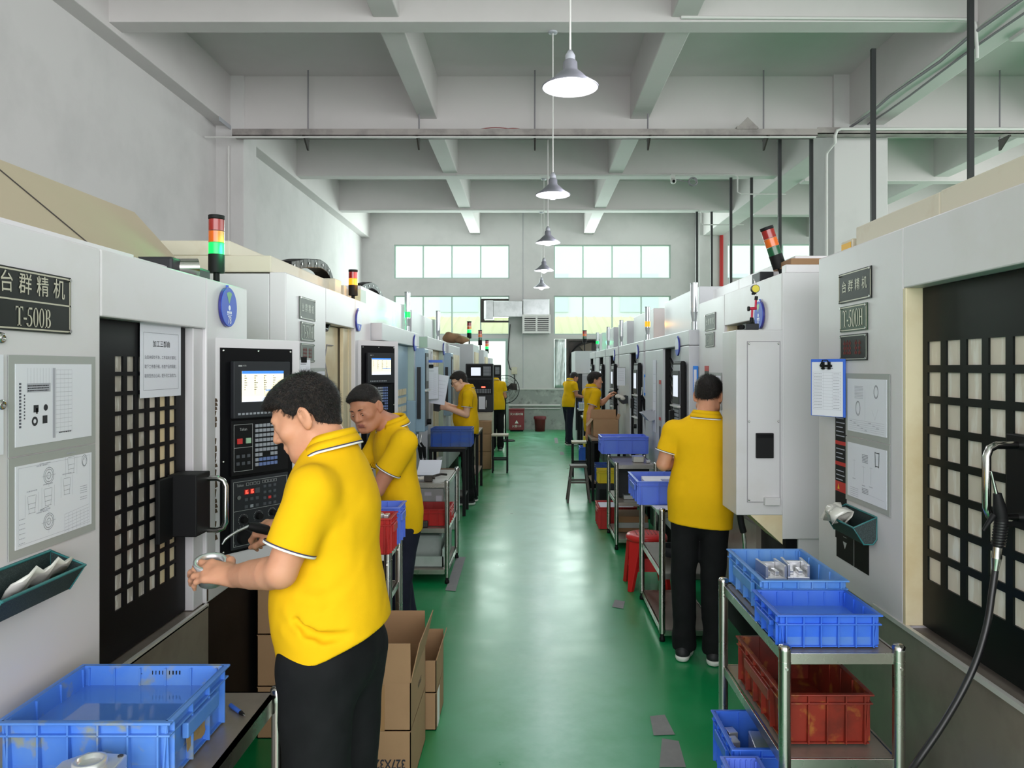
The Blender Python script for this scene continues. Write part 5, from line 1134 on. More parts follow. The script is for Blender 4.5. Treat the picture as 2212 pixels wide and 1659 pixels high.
cabinet(-1.0, -.655, 17.05, .97, 1.80, 'further black control cabinet beside the standing fan')
# ================================================================== trolleys, crates, boxes, stools
def crate(x0, x1, y0, y1, z0, z1, m, label, group=None, liquid=None, nx=5, ny=4, handle=True, scrap=None, stain=False):
    t = thing('crate', label, 'crate', ((x0 + x1)/2, (y0 + y1)/2, z0), group)
    e = .012; h = z1 - z0; q = .004; b = (x0 + e, x1 - e, y0 + e, y1 - e)
    mb = MB(); mb.box(b[0], b[1], b[2], b[3], z0 + .002, z0 + .006)
    ti = .004                                                        # slightly tapered thin walls
    def wall(ax0, ay0, ax1, ay1, nx_, ny_):
        i = .010
        mb.hexa([(ax0 + nx_*i, ay0 + ny_*i, z0), (ax1 + nx_*i, ay1 + ny_*i, z0), (ax1 + nx_*(i + ti), ay1 + ny_*(i + ti), z0), (ax0 + nx_*(i + ti), ay0 + ny_*(i + ti), z0)],
                [(ax0, ay0, z1), (ax1, ay1, z1), (ax1 + nx_*ti, ay1 + ny_*ti, z1), (ax0 + nx_*ti, ay0 + ny_*ti, z1)])
    wall(b[0], b[2], b[1], b[2], 0, 1); wall(b[1], b[3], b[0], b[3], 0, -1); wall(b[0], b[3], b[0], b[2], 1, 0); wall(b[1], b[2], b[1], b[3], -1, 0)
    for i in range(nx):
        x = x0 + .03 + (x1 - x0 - .06)*i/(nx - 1)
        mb.box(x - .002, x + .002, y0 + .003, y0 + .022, z0 + .004, z1 - .004).box(x - .002, x + .002, y1 - .022, y1 - .003, z0 + .004, z1 - .004)
    for i in range(ny):
        y = y0 + .03 + (y1 - y0 - .06)*i/(ny - 1)
        mb.box(x0 + .003, x0 + .022, y - .002, y + .002, z0 + .004, z1 - .004).box(x1 - .022, x1 - .003, y - .002, y + .002, z0 + .004, z1 - .004)
    body = mb.build('body', m, t)
    mb = MB()
    for za, zb, o in ((z1 - .006, z1, 0.0), (z1 - .034, z1 - .029, .003)):
        mb.box(x0 + o, x1 - o, y0 + o, b[2] + .003, za, zb).box(x0 + o, x1 - o, b[3] - .003, y1 - o, za, zb).box(x0 + o, b[0] + .003, b[2] + .003, b[3] - .003, za, zb).box(b[1] - .003, x1 - o, b[2] + .003, b[3] - .003, za, zb)
    mb.build('rim', m, t, .002)
    if handle:
        w_ = (y1 - y0)*.26; yc = (y0 + y1)/2
        for xa, xb in ((x0 - .004, x0 + .012), (x1 - .012, x1 + .004)): MB().box(xa, xb, yc - w_, yc + w_, z1 - .075 if h > .12 else z1 - .055, z1 - .038).build('handle', m, t, .003)
    if liquid: MB().box(x0 + .019, x1 - .019, y0 + .019, y1 - .019, z0 + .006, z0 + liquid).build('liquid', 'liquid', t)
    if scrap:
        ya, yb = y0 + (y1 - y0)*scrap[0], y0 + (y1 - y0)*scrap[1]; R_ = random.Random(2); P = []
        for i in range(7): P.append((ya + (yb - ya)*i/6, z1 - .05 - R_.uniform(0, .012)))
        for i in range(5): P.append((yb - R_.uniform(0, .01), z1 - .065 - (h - .09)*i/5))
        for i in range(6): P.append((yb - (yb - ya)*(i + .5)/6, z0 + .02 + R_.uniform(0, .02)))
        MB().add([(x1 - .0085, p[0], p[1]) for p in P], [tuple(range(len(P)))]).build('torn_label', 'label_scrap', t, solid=.0012)
    if stain:
        mb = MB(); R_ = random.Random(4); xc = x0 + (x1 - x0)*.58
        for i in range(9):
            x = xc - .035 + .009*i; l = (.012, .02, .012, .05, .02, .045, .068, .03, .012)[i]; mb.box(x, x + R_.uniform(.002, .004), y1 - .0175, y1 - .0165, z1 - .016 - l, z1 - .012)
        for i in range(24): x = xc - .07 + R_.random()*.13; z = z1 - .02 - R_.random()*.03; mb.box(x, x + .0025, y1 - .0175, y1 - .0165, z, z + .0025)
        mb.build('grease_drip', 'blackmatte', t)
    return t

def trolley(x0, x1, y0, y1, shelves, label, r=.019, m='steel', cap=True, lip=.036, group='steel trolleys along the aisle'):
    zt = shelves[0]; t = thing('trolley', label, 'trolley', ((x0 + x1)/2, (y0 + y1)/2, 0), group)
    for x in (x0, x1):
        for y in (y0, y1):
            lg = MB().cyl((x, y, .05), (x, y, zt + .012), r, n=18).build('leg', m, t)
            if cap: MB().lathe((x, y, zt + .012), [(r*1.06, -.004), (r*1.06, .008), (r*.7, .014), (0, .016)], 18).build('leg_cap', 'chrome', lg)
            MB().lathe((x, y, 0), [(0, 0), (r*.9, 0), (r*.9, .02), (r*.6, .03), (r*.7, .05)], 14).build('foot', 'blackmatte', lg)
            for z in shelves[:1]: MB().cyl((x, y, z - .03), (x, y, z - .026), r*1.05, n=18).cyl((x, y - r - .003, z - .045), (x, y - r + .002, z - .045), .005, n=8).build('collar', 'chrome', lg)
    for z in shelves:
        i = r*.5
        s_ = MB().box(x0 + i, x1 - i, y0 + i, y1 - i, z - .006, z - .001).build('shelf', 'darksteel', t)
        MB().box(x0, x1, y0 - .004, y0 + .004, z - lip, z - .001).box(x0, x1, y1 - .004, y1 + .004, z - lip, z - .001).box(x0 - .004, x0 + .004, y0, y1, z - lip, z - .001).box(x1 - .004, x1 + .004, y0, y1, z - lip, z - .001).build('shelf_lip', m, s_, .001)
    return t

# --- front right trolley (its left posts stand at x = .80)
trolley(.80, 1.158, 2.40, 3.16, [.853, .52, .25], 'nearest steel trolley at the right, holding two blue crates and a red one')
crate(.822, 1.137, 2.715, 3.20, .855, .99, 'crate_worn', 'large scuffed pale blue crate at the back of the near right trolley', None, nx=6, ny=5)
crate(.785, 1.122, 2.424, 2.71, .855, .962, 'crate_blue', 'clean deep blue crate at the front edge of the near right trolley', None, .055, nx=6, ny=4)
crate(.812, 1.115, 2.47, 3.02, .524, .69, 'crate_oily', 'oily red crate on the middle shelf of the near right trolley', None, nx=5, ny=6)
crate(.692, 1.05, 2.62, 2.93, .253, .437, 'crate_blue', 'blue crate with metal parts jutting from the lowest shelf of the right trolley', None, nx=5, ny=5)
crate(.645, .778, 2.2, 2.6, .003, .427, 'crate_violet', 'light blue crate cut off by the lower edge of the photo', None, nx=5, ny=4)
def block(x, y, z, w_, d, h, m, name, label, cat, group=None, rz=0.0, bev=.003):
    t = thing(name, label, cat, (x, y, z), group); t.rotation_euler.z = rz; M4 = Matrix.Translation((x, y, z)) @ Matrix.Rotation(rz, 4, 'Z')
    MB(M4).box(-w_/2, w_/2, -d/2, d/2, 0, h).build('body', m, t, bev); return t, M4
for x, y, rz, h, lb in ((.955, 3.03, .05, .115, 'left of two aluminium housings in the pale blue crate'), (1.05, 3.03, -.08, .12, 'right of two aluminium housings in the pale blue crate')):
    t, M4 = block(x, y, .862, .085, .12, h*.6, 'alu', 'aluminium_part', lb, 'metal part', None, rz)
    MB(M4).box(-.042, -.032, -.06, .06, h*.6, h).box(.032, .042, -.06, .06, h*.6, h).box(-.032, .032, .04, .06, h*.6, h*.9).build('wall_rib', 'alu', t, .002)
    for q in (-.02, .015): MB(M4).box(q - .008, q + .008, -.03, .02, h*.6, h*.75).build('boss', 'alu', t, .002)
for k, (x, y, rz) in enumerate(((.745, 2.70, .2), (.745, 2.80, .1), (.755, 2.87, .15), (.86, 2.78, -.1))):
    t, M4 = block(x, y, .263, .10 if k == 3 else .035, .16 if k == 3 else .05, .125, 'alu', 'aluminium_part', ('thin aluminium bar at the front of the low blue crate', 'second thin aluminium bar in the low blue crate', 'thin aluminium bar at the back of the low blue crate', 'wide flat aluminium part in the low blue crate')[k], 'metal part', None, rz)
# --- front left bench
t = thing('work_table', 'steel topped table at the lower left carrying the blue crate of liquid', 'table', (-1.0, 1.8, 0))
MB().box(-1.25, -.745, 1.2, 2.235, .79, .80).build('top', 'darksteel', t); MB().box(-.755, -.745, 1.2, 2.235, .745, .80).box(-1.25, -.745, 2.228, 2.235, .745, .80).build('edge', 'steel', t)
for x, y in ((-.735, 2.225), (-1.235, 2.225), (-.735, 1.25), (-1.235, 1.25)):
    lg = MB().cyl((x, y, 0), (x, y, .805), .018, n=18).build('leg', 'steel', t); MB().lathe((x, y, .80), [(.021, -.02), (.021, .012), (.016, .02), (0, .022)], 18).build('leg_cap', 'chrome', lg)
MB().box(-1.25, -.745, 1.2, 2.235, .30, .31).build('shelf', 'darksteel', t)
crate(-1.207, -.808, 1.715, 2.06, .802, .95, 'crate_pale', 'big blue crate half full of cloudy liquid at the lower left', None, .098, 6, 4, True, (.28, .60), True)
t = thing('aluminium_part', 'machined aluminium housing cut off at the lower left corner', 'metal part', (-.935, 1.62, .80))
MB().prism([(-1.0, 1.57), (-.90, 1.565), (-.875, 1.60), (-.88, 1.67), (-.97, 1.68), (-1.005, 1.64)], 2, .80, .905).build('body', 'alu', t, .004)
MB().lathe((-.935, 1.622, .905), [(.034, 0), (.034, .012), (.026, .012), (.024, .004), (.02, .003), (0, .003)], 28).build('bore_ring', 'alu', t)
for x, y in ((-.985, 1.60), (-.89, 1.66)): MB().cyl((x, y, .905), (x, y, .9065), .006, n=12).build('hole', 'fan_dark', t)
t = thing('deburring_pen', 'blue handled pen tool lying beside the blue crate of liquid', 'tool', (-.79, 2.12, .806))
MB().cyl((-.835, 2.13, .807), (-.79, 2.085, .807), .006, n=10).build('handle', 'crate_blue', t); MB().cyl((-.79, 2.085, .807), (-.778, 2.073, .807), .0062, .004, n=10).build('collar', 'blackmatte', t); MB().cyl((-.778, 2.073, .807), (-.768, 2.063, .806), .002, .001, n=8).build('tip', 'chrome', t)
# --- rack between the two nearest workers
trolley(-.95, -.675, 3.63, 3.93, [.86, .655, .2], 'steel trolley between the two nearest workers', lip=.03, cap=False)
crate(-.96, -.645, 3.55, 3.745, .874, 1.045, 'crate_red', 'red crate on the trolley between the two nearest workers', None, nx=5, ny=4)
crate(-.97, -.638, 3.75, 3.955, .874, 1.06, 'crate_violet', 'blue crate behind the red one between the two nearest workers', None, nx=5, ny=3)
for k in range(4):
    t, M4 = block(-.68 - .03*k, 3.63 + .02*(k % 2), 1.032, .022, .05, .02, 'alu', 'aluminium_part', 'small aluminium part heaped in the red crate behind the nearest worker', 'metal part', 'parts heaped in the red crate', .4*k)
# --- cardboard
def carton(x0, x1, y0, y1, z0, z1, label, group=None, flaps=None, tape=True):
    t = thing('cardboard_box', label, 'box', ((x0 + x1)/2, (y0 + y1)/2, z0), group); e = .004
    mb = MB().box(x0, x1, y0, y1, z0, z0 + e).box(x0, x1, y0, y0 + e, z0, z1).box(x0, x1, y1 - e, y1, z0, z1).box(x0, x0 + e, y0, y1, z0, z1).box(x1 - e, x1, y0, y1, z0, z1)
    mb.build('body', 'board', t)
    if flaps is None:
        MB().box(x0, x1, y0, (y0 + y1)/2 - .001, z1, z1 + e).box(x0, x1, (y0 + y1)/2 + .001, y1, z1, z1 + e).build('top_flap', 'board', t)
        if tape: MB().box((x0 + x1)/2 - .03, (x0 + x1)/2 + .03, y0 - .0008, y0, z1 - .07, z1).box(x0 - .0008, x0, y0, y1, z1, z1).build('tape', 'tape', t)
    else:
        for (side, l, ang) in flaps:
            c, s_ = l*math.cos(ang), l*math.sin(ang)             # ang: 0 = flat outward, 90 = straight up
            if side == 'near': v = [(x0, y0, z1), (x1, y0, z1), (x1, y0 - c, z1 + s_), (x0, y0 - c, z1 + s_)]
            if side == 'far': v = [(x0, y1, z1), (x1, y1, z1), (x1, y1 + c, z1 + s_), (x0, y1 + c, z1 + s_)]
            if side == 'right': v = [(x1, y0, z1), (x1, y1, z1), (x1 + c, y1, z1 + s_), (x1 + c, y0, z1 + s_)]
            if side == 'left': v = [(x0, y0, z1), (x0, y1, z1), (x0 - c, y1, z1 + s_), (x0 - c, y0, z1 + s_)]
            MB().add(v, [(0, 1, 2, 3)]).build('flap', 'board', t, solid=.004)
    return t
R90 = math.pi/2
t = carton(-.86, -.492, 3.15, 3.59, .0, .244, 'lower brown carton printed with sizes, under the open carton in the aisle')
mb = MB(frame((-.62, 3.1485, .115), (1, 0, 0), (0, -1, 0))); put_text(mb, '327X322X', .02, 0, .055, .0006, .72, bold=.02, rot=math.pi); mb.build('lettering', 'ink_dark', t)
t = carton(-.86, -.492, 3.15, 3.59, .25, .448, 'open brown carton with raised flaps beside the nearest worker', None, [('near', .165, R90 - .05), ('right', .165, R90 - .22), ('far', .165, R90 + .12), ('left', .15, R90 + .2)])
mb = MB(frame((-.4915, 3.40, .35), (0, 1, 0), (1, 0, 0))); put_text(mb, '327X322X', 0, 0, .03, .0006, .8, bold=.01, rot=math.pi); mb.build('lettering', 'ink_dark', t)
MB().box(-.70, -.60, 3.1485, 3.1495, .25, .44).build('tape', 'tape', t)
t = carton(-.648, -.452, 3.68, 3.985, 0, .175, 'lower brown carton behind the open carton in the aisle')
t = carton(-.648, -.452, 3.68, 3.985, .181, .335, 'open brown carton with taped flap, at the edge of the green floor', None, [('right', .06, R90 - .3), ('far', .05, R90)])
MB().box(-.4515, -.450, 3.72, 3.80, .0, .17).build('tape_strip', 'white_cloth', t)
for k, z in enumerate((0, .245, .49)):
    carton(-1.287, -.985, 3.60, 3.93, z, z + .238, ('lowest', 'middle', 'topmost')[k] + ' brown carton in the stack behind the arm of the nearest worker', 'cartons stacked behind the nearest worker')
for k, z in enumerate((0, .30, .60)):
    carton(-.90, -.665, 13.1, 13.42, z, z + .295 - (.08 if k == 2 else 0), ('lowest', 'middle', 'topmost')[k] + ' carton in the stack under the black control cabinet', 'cartons stacked by the control cabinet')
# --- third left trolley
trolley(-1.06, -.672, 6.18, 7.0, [.81, .445, .11], 'steel trolley on the left with papers on top and a red crate below', r=.02)
crate(-1.0, -.655, 6.25, 6.62, .447, .585, 'crate_red', 'red crate on the middle shelf of the left paper trolley', None, nx=5, ny=4)
t = thing('storage_bin', 'cloudy plastic bin with loose parts on the lowest shelf of the left trolley', 'bin', (-.87, 6.5, .112))
MB().box(-1.03, -.71, 6.25, 6.27, .114, .20).box(-1.03, -.71, 6.9, 6.92, .114, .36).box(-1.03, -1.02, 6.25, 6.92, .114, .26).box(-.72, -.71, 6.25, 6.92, .114, .26).box(-1.03, -.71, 6.25, 6.92, .112, .118).build('body', 'clear_bin', t); MB().box(-1.0, -.75, 6.45, 6.85, .12, .33).build('wrapped_parts', 'clear_bin', t, .02)
t = thing('storage_bin', 'grey lidded bin under the top of the left paper trolley', 'bin', (-.87, 6.8, .447)); MB().box(-1.0, -.75, 6.66, 6.92, .447, .70).build('body', 'galv', t, .01); MB().box(-1.01, -.74, 6.65, 6.93, .70, .72).build('lid', 'galv', t, .004); MB().box(-.92, -.86, 6.657, 6.66, .63, .66).box(-.82, -.77, 6.657, 6.66, .58, .63).build('label', 'paper', t)
t = thing('tool_tray', 'dark oily tray on the middle shelf before the red crate', 'tray', (-.85, 6.21, .447)); MB().box(-.95, -.85, 6.19, 6.24, .447, .475).box(-.88, -.83, 6.195, 6.235, .447, .50).build('body', 'fan_dark', t, .008)
g = [[(-.99 + .20*i/4, 6.62 + .25*j/4, .815 + (.0 + .10*(j/4)**1.3)) for i in range(5)] for j in range(5)]
o = MB().sheet(g).build('paper_sheet', 'paper', solid=.002); tag(o, 'large white sheet propped up on the left paper trolley', 'paper')
o = MB().box(-1.02, -.86, 6.45, 6.64, .811, .815).build('paper_sheet', 'paper'); tag(o, 'flat white sheet lying on the left paper trolley', 'paper')
o = MB().box(-.98, -.90, 6.52, 6.60, .8155, .818).build('print_card', 'ink'); tag(o, 'small dark printed card on the flat sheet', 'card')
t = thing('work_glove', 'off white work glove on the left paper trolley', 'glove', (-.96, 6.32, .81)); M4 = Matrix.Translation((-.96, 6.32, .830))
MB(M4).sphere((0, 0, 0), .05, 12, (1.3, .8, .35)).build('palm', 'gloves', t)
for k in range(4): MB(M4).tube([(.05, -.03 + .02*k, 0), (.085, -.034 + .022*k, .002), (.115, -.036 + .024*k, -.002)], .011, 8, rs=[.012, .0115, .008]).build('finger', 'gloves', t)
MB(M4).tube([(-.02, -.04, 0), (.0, -.065, .0), (.03, -.075, -.002)], .011, 8).build('thumb', 'gloves', t)
t = thing('clamp', 'dark metal clamp with a long arm on the left paper trolley', 'tool', (-.83, 6.3, .81)); MB().box(-.87, -.80, 6.26, 6.31, .811, .86).build('body', 'fan_dark', t, .006); MB().cyl((-.80, 6.285, .845), (-.78, 6.285, .845), .018, n=14).build('knob', 'fan_dark', t); MB().tube([(-.80, 6.3, .85), (-.74, 6.36, .86), (-.70, 6.40, .85)], .01, 8).build('arm', 'fan_dark', t)
# --- black framed desk
def desk(x0, x1, y0, y1, z, label, top='benchtop', fr='blackmatte', shelf=None, group=None):
    t = thing('work_table', label, 'table', ((x0 + x1)/2, (y0 + y1)/2, 0), group)
    MB().box(x0, x1, y0, y1, z - .025, z).build('top', top, t, .003); MB().box(x0 + .01, x1 - .01, y0 + .01, y1 - .01, z - .06, z - .025).build('apron', fr, t)
    for x in (x0 + .02, x1 - .02):
        for y in (y0 + .02, y1 - .02): MB().box(x - .018, x + .018, y - .018, y + .018, 0, z - .025).build('leg', fr, t)
    if shelf: MB().box(x0 + .01, x1 - .01, y0 + .01, y1 - .01, shelf - .02, shelf).build('shelf', top, t)
    return t
desk(-1.19, -.755, 8.96, 9.42, .815, 'black framed table carrying the streaked blue crate', 'fan_dark', shelf=.24)
crate(-1.17, -.68, 8.93, 9.32, .816, 1.03, 'crate_dark', 'streaked dark blue crate in front of the bespectacled worker', None, nx=5, ny=4)
t = thing('storage_bin', 'clear plastic bin beside the black framed table', 'bin', (-.95, 8.4, .0)); MB().box(-1.04, -.80, 8.2, 8.7, .0, .57).build('body', 'clear_bin', t, .015); MB().box(-1.04, -.80, 8.2, 8.7, .572, .60).build('lid', 'benchtop', t, .004)
desk(-.92, -.70, 10.35, 11.3, .86, 'narrow table behind the bespectacled worker', shelf=.3)
# --- stools
def steel_stool(x, y, z, w_, label, top='wood', leg='blackmatte', lean=0.0, rail=.22):
    t = thing('stool', label, 'stool', (x, y, 0), 'stools along the aisle'); h = w_/2
    MB().box(x - h, x + h, y - h, y + h, z - .03, z).build('seat', top, t, .006)
    for sx in (-1, 1):
        for sy in (-1, 1): MB().hexa([(x + sx*(h - .02 + lean) - .013, y + sy*(h - .02 + lean) - .013, 0), (x + sx*(h - .02 + lean) + .013, y + sy*(h - .02 + lean) - .013, 0), (x + sx*(h - .02 + lean) + .013, y + sy*(h - .02 + lean) + .013, 0), (x + sx*(h - .02 + lean) - .013, y + sy*(h - .02 + lean) + .013, 0)],
                [(x + sx*(h - .02) - .013, y + sy*(h - .02) - .013, z - .03), (x + sx*(h - .02) + .013, y + sy*(h - .02) - .013, z - .03), (x + sx*(h - .02) + .013, y + sy*(h - .02) + .013, z - .03), (x + sx*(h - .02) - .013, y + sy*(h - .02) + .013, z - .03)]).build('leg', leg, t)
    q = h - .02 + lean*(1 - rail/z); c = .012
    for sy in (-1, 1): MB().box(x - q, x + q, y + sy*q - c, y + sy*q + c, rail - c, rail + c).build('stretcher', leg, t)
    for sx in (-1, 1): MB().box(x + sx*q - c, x + sx*q + c, y - q, y + q, rail + .03 - c, rail + .03 + c).build('stretcher', leg, t)
    return t
steel_stool(-.50, 12.75, .635, .28, 'tall pale topped stool with black legs on the left of the aisle')
steel_stool(.63, 9.98, .475, .22, 'dark wooden stool with splayed legs, nearest on the right of the aisle', 'greywood', 'greywood', .055, .26)
steel_stool(.80, 12.3, .56, .27, 'pale padded stool with black legs behind the dark wooden stool', 'wood', 'blackmatte')
t = thing('plastic_stool', 'red plastic stool with splayed legs behind a steel trolley', 'stool', (.93, 6.1, 0)); cx, cy = .93, 6.1
MB().lathe((cx, cy, .43), [(0, 0), (.03, .0), (.13, -.004), (.155, -.012), (.165, -.03), (.165, -.055), (.158, -.055), (.158, -.03), (0, -.02)], 32).build('seat', 'red_plastic', t)
for k in range(4):
    q = math.radians(45 + 90*k); c, s_ = math.cos(q), math.sin(q); pt = lambda r, z, o: (cx + c*r - s_*o, cy + s_*r + c*o, z)
    MB().hexa([pt(.19, 0, -.022), pt(.225, 0, -.018), pt(.225, 0, .018), pt(.19, 0, .022)], [pt(.115, .39, -.065), pt(.155, .39, -.055), pt(.155, .39, .055), pt(.115, .39, .065)]).build('leg', 'red_plastic', t, .005)
    q2 = math.radians(90*k); c2, s2 = math.cos(q2), math.sin(q2); pr = lambda r, z, o: (cx + c2*r - s2*o, cy + s2*r + c2*o, z)
    MB().add([pr(.135, .15, -.13), pr(.135, .15, .13), pr(.128, .22, .12), pr(.122, .25, .04), pr(.122, .25, -.04), pr(.128, .22, -.12)], [(0, 1, 2, 3, 4, 5)]).build('stretcher', 'red_plastic', t, solid=.006)
mb = MB(); [mb.box(cx - .09 + k*.03, cx - .082 + k*.03, cy - .07, cy + .07, .4285, .4312) for k in range(7)]; mb.build('seat_slot', 'maroon', t)
# --- right: trolley by the back facing worker, then the next ones
trolley(.844, 1.20, 4.88, 5.76, [.822, .43, .07], 'steel trolley to the left of the back facing worker', r=.02)
crate(.715, 1.12, 5.10, 5.60, .826, .985, 'crate_violet', 'blue crate with marks and parts inside, left of the back facing worker', None, nx=4, ny=5)
o = MB().box(.78, .90, 5.2, 5.36, .955, .975).box(.8, 1.08, 5.36, 5.5, .94, .965).build('label_card', 'paper'); tag(o, 'pale card lying in the blue crate left of the back facing worker', 'card')
mb = MB(); R_ = random.Random(8)
for k in range(14): x = 1.0 + R_.random()*.09; z = .87 + R_.random()*.06; mb.box(x, x + .006 + R_.random()*.014, 5.0995, 5.1005, z, z + .004 + R_.random()*.008)
t = [o_ for o_ in bpy.data.objects if o_.get('label', '').startswith('blue crate with marks')][0]; mb.build('ink_mark', 'ink_dark', t)
o = MB().sheet([[(.81 + .2*i/4, 4.89 + .2*j/4, .828 + .012*(1 - j/4)*(1 - i/4)) for i in range(5)] for j in range(5)]).build('paper_sheet', 'paper', solid=.002); tag(o, 'white sheet hanging over the edge of the trolley by the back facing worker', 'paper')
t, M4 = block(1.04, 5.0, .823, .09, .1, .02, 'galv', 'steel_part', 'loose steel part on the trolley by the back facing worker', 'metal part'); MB(M4).cyl((0, 0, .02), (0, 0, .03), .03, n=16).build('ring', 'galv', t)
t = thing('bowl', 'dark grey bowl on the middle shelf by the back facing worker', 'bowl', (1.0, 5.35, .431)); MB().lathe((1.0, 5.35, .432), [(0, 0), (.06, 0), (.09, .07), (.094, .07), (.064, -.002)], 20).build('body', 'charcoal', t)
trolley(.83, 1.205, 7.33, 8.06, [.81, .45, .10], 'steel trolley with a dark cabinet back, past the red stool', r=.02)
t = thing('drawer_unit', 'dark grey box standing on the trolley past the red stool', 'box', (1.02, 7.75, .451)); MB().box(.88, 1.19, 7.62, 8.02, .451, .77).build('body', 'charcoal', t, .006); MB().box(.92, 1.1, 7.5, 7.6, .451, .49).build('tray', 'galv', t, .004)
crate(.74, 1.245, 7.98, 8.34, .84, 1.02, 'crate_violet', 'long blue crate overhanging the trolley past the red stool', None, nx=4, ny=4)
t = thing('plastic_box', 'small clear box on the trolley past the red stool', 'box', (1.06, 7.6, .812)); MB().box(1.02, 1.12, 7.52, 7.66, .812, .86).build('body', 'bag', t, .004); MB().box(1.02, 1.12, 7.52, 7.66, .861, .866).build('lid', 'bag', t)
t, M4 = block(1.16, 7.5, .812, .04, .05, .025, 'alu', 'aluminium_part', 'small aluminium part right of the clear box', 'metal part'); 
crate(.735, 1.16, 8.22, 8.66, .003, .24, 'crate_red', 'red crate with papers on the floor behind the trolley past the red stool', None, nx=4, ny=4)
o = MB().box(.765, 1.13, 8.255, 8.62, .205, .225).build('paper_stack', 'paper'); tag(o, 'stack of white papers in the red crate on the floor', 'paper')
t = thing('cardboard_pack', 'flat wrapped pack on the lowest shelf past the red stool', 'pack', (1.02, 7.8, .102)); MB().box(.88, 1.18, 7.62, 8.0, .102, .26).build('body', 'board_in', t, .01); MB().box(.88, 1.18, 7.60, 7.62, .15, .2).build('band', 'paper_grey', t)
desk(.80, 1.25, 9.95, 10.62, .815, 'brown topped table with a big open carton on it', shelf=.25)
t = carton(.845, 1.19, 10.26, 10.58, .817, 1.045, 'open carton on the brown topped table', None, [('left', .12, -.9), ('far', .12, 1.35), ('right', .07, 1.2)])
t = None
for k in range(3): block(.90 + .11*k, 10.12 + .02*(k % 2), .817, .07, .09, .03, 'board_in', 'wooden_block', 'small block in a row before the carton on the brown topped table', 'block', 'blocks on the brown topped table', .2*k)
o = MB().tube([(1.0, 10.02, .832), (1.1, 9.99, .832)], .013, 8).build('file_tool', 'blackmatte'); tag(o, 'dark tool handle at the front of the brown topped table', 'tool')
crate(.85, 1.04, 10.0, 10.3, .253, .47, 'crate_dark', 'dark blue crate under the brown topped table', None, nx=3, ny=3)
crate(.86, 1.1, 9.70, 9.94, .27, .44, 'crate_yellow', 'yellow crate in front of the brown topped table', None, nx=3, ny=3)
t, M4 = block(.98, 9.82, .0, .25, .25, .268, 'charcoal', 'steel_box', 'dark box under the yellow crate', 'box'); MB(M4).box(-.1, .1, -.127, -.125, .05, .2).build('door', 'blackmatte', t)
desk(1.0, 1.28, 14.3, 15.1, .80, 'table with a brown edge behind the worker reaching for a door', 'wood')
desk(1.07, 1.29, 16.72, 17.35, .82, 'white topped table before the furthest worker', 'paper')
for k in range(5):
    t = thing('bottle', 'small white topped bottle in a row on the white table before the furthest worker', 'bottle', (1.095 + .042*k, 16.85, .82), 'bottles on the white table'); MB().cyl((1.095 + .042*k, 16.85, .82), (1.095 + .042*k, 16.85, .94), .023, n=12).build('body', 'clear_bin', t); MB().cyl((1.095 + .042*k, 16.85, .941), (1.095 + .042*k, 16.85, .97), .02, n=12).build('cap', 'white_cloth', t)
crate(1.08, 1.28, 16.95, 17.3, .822, .965, 'crate_blue', 'blue crate on the white table before the furthest worker', None, nx=4, ny=3)
crate(.88, 1.15, 13.5, 13.9, .0, .33, 'crate_blue', 'blue crate on the floor near the pale padded stool', None, nx=3, ny=3)
o = MB().box(.95, 1.0, 13.6, 13.65, .33, .52).box(1.03, 1.07, 13.6, 13.65, .33, .6).build('tool_roll', 'crate_yellow'); tag(o, 'yellow roll standing in the blue crate near the stools', 'roll')
# --- standing fan at the far end
t = thing('standing_fan', 'black standing fan with a wire cage at the far end of the aisle', 'fan', (-.58, 18.05, 0)); c = Vector((-.585, 17.95, 1.23))
MB().lathe((-.585, 18.08, 0), [(0, .05), (.2, .03), (.24, 0), (0, 0)], 24).build('base', 'blackmatte', t); MB().cyl((-.585, 18.08, .04), (-.585, 18.08, 1.23), .02).build('pole', 'blackmatte', t); MB().cyl((-.585, 17.97, 1.23), (-.585, 18.17, 1.23), .08, n=18).build('motor', 'blackmatte', t)
mb = MB()
for y in (-.07, .09): mb.tube([(c.x + .33*math.cos(i*.1745), c.y + .5*y, c.z + .33*math.sin(i*.1745)) for i in range(36)], .008, 5, closed=True)
for k in range(56):
    q = k*2*math.pi/56; mb.tube([(c.x + .05*math.cos(q), c.y - .07, c.z + .05*math.sin(q)), (c.x + .24*math.cos(q), c.y - .06, c.z + .24*math.sin(q)), (c.x + .33*math.cos(q), c.y - .02, c.z + .33*math.sin(q))], .0028, 4)
for r in (.1, .18, .26): mb.tube([(c.x + r*math.cos(i*.2618), c.y - .068, c.z + r*math.sin(i*.2618)) for i in range(24)], .0028, 4, closed=True)
mb.build('cage', 'blackmatte', t)
for k in range(3):
    q = k*2.094; pts = [(c.x + r*math.cos(q + a), c.y + .01 + .02*(a > .4), c.z + r*math.sin(q + a)) for r, a in ((.05, 0), (.29, -.1), (.30, .45), (.2, .8), (.05, .9))]; MB().add(pts, [(0, 1, 2, 3, 4)]).build('blade', 'fan_dark', t, solid=.004)
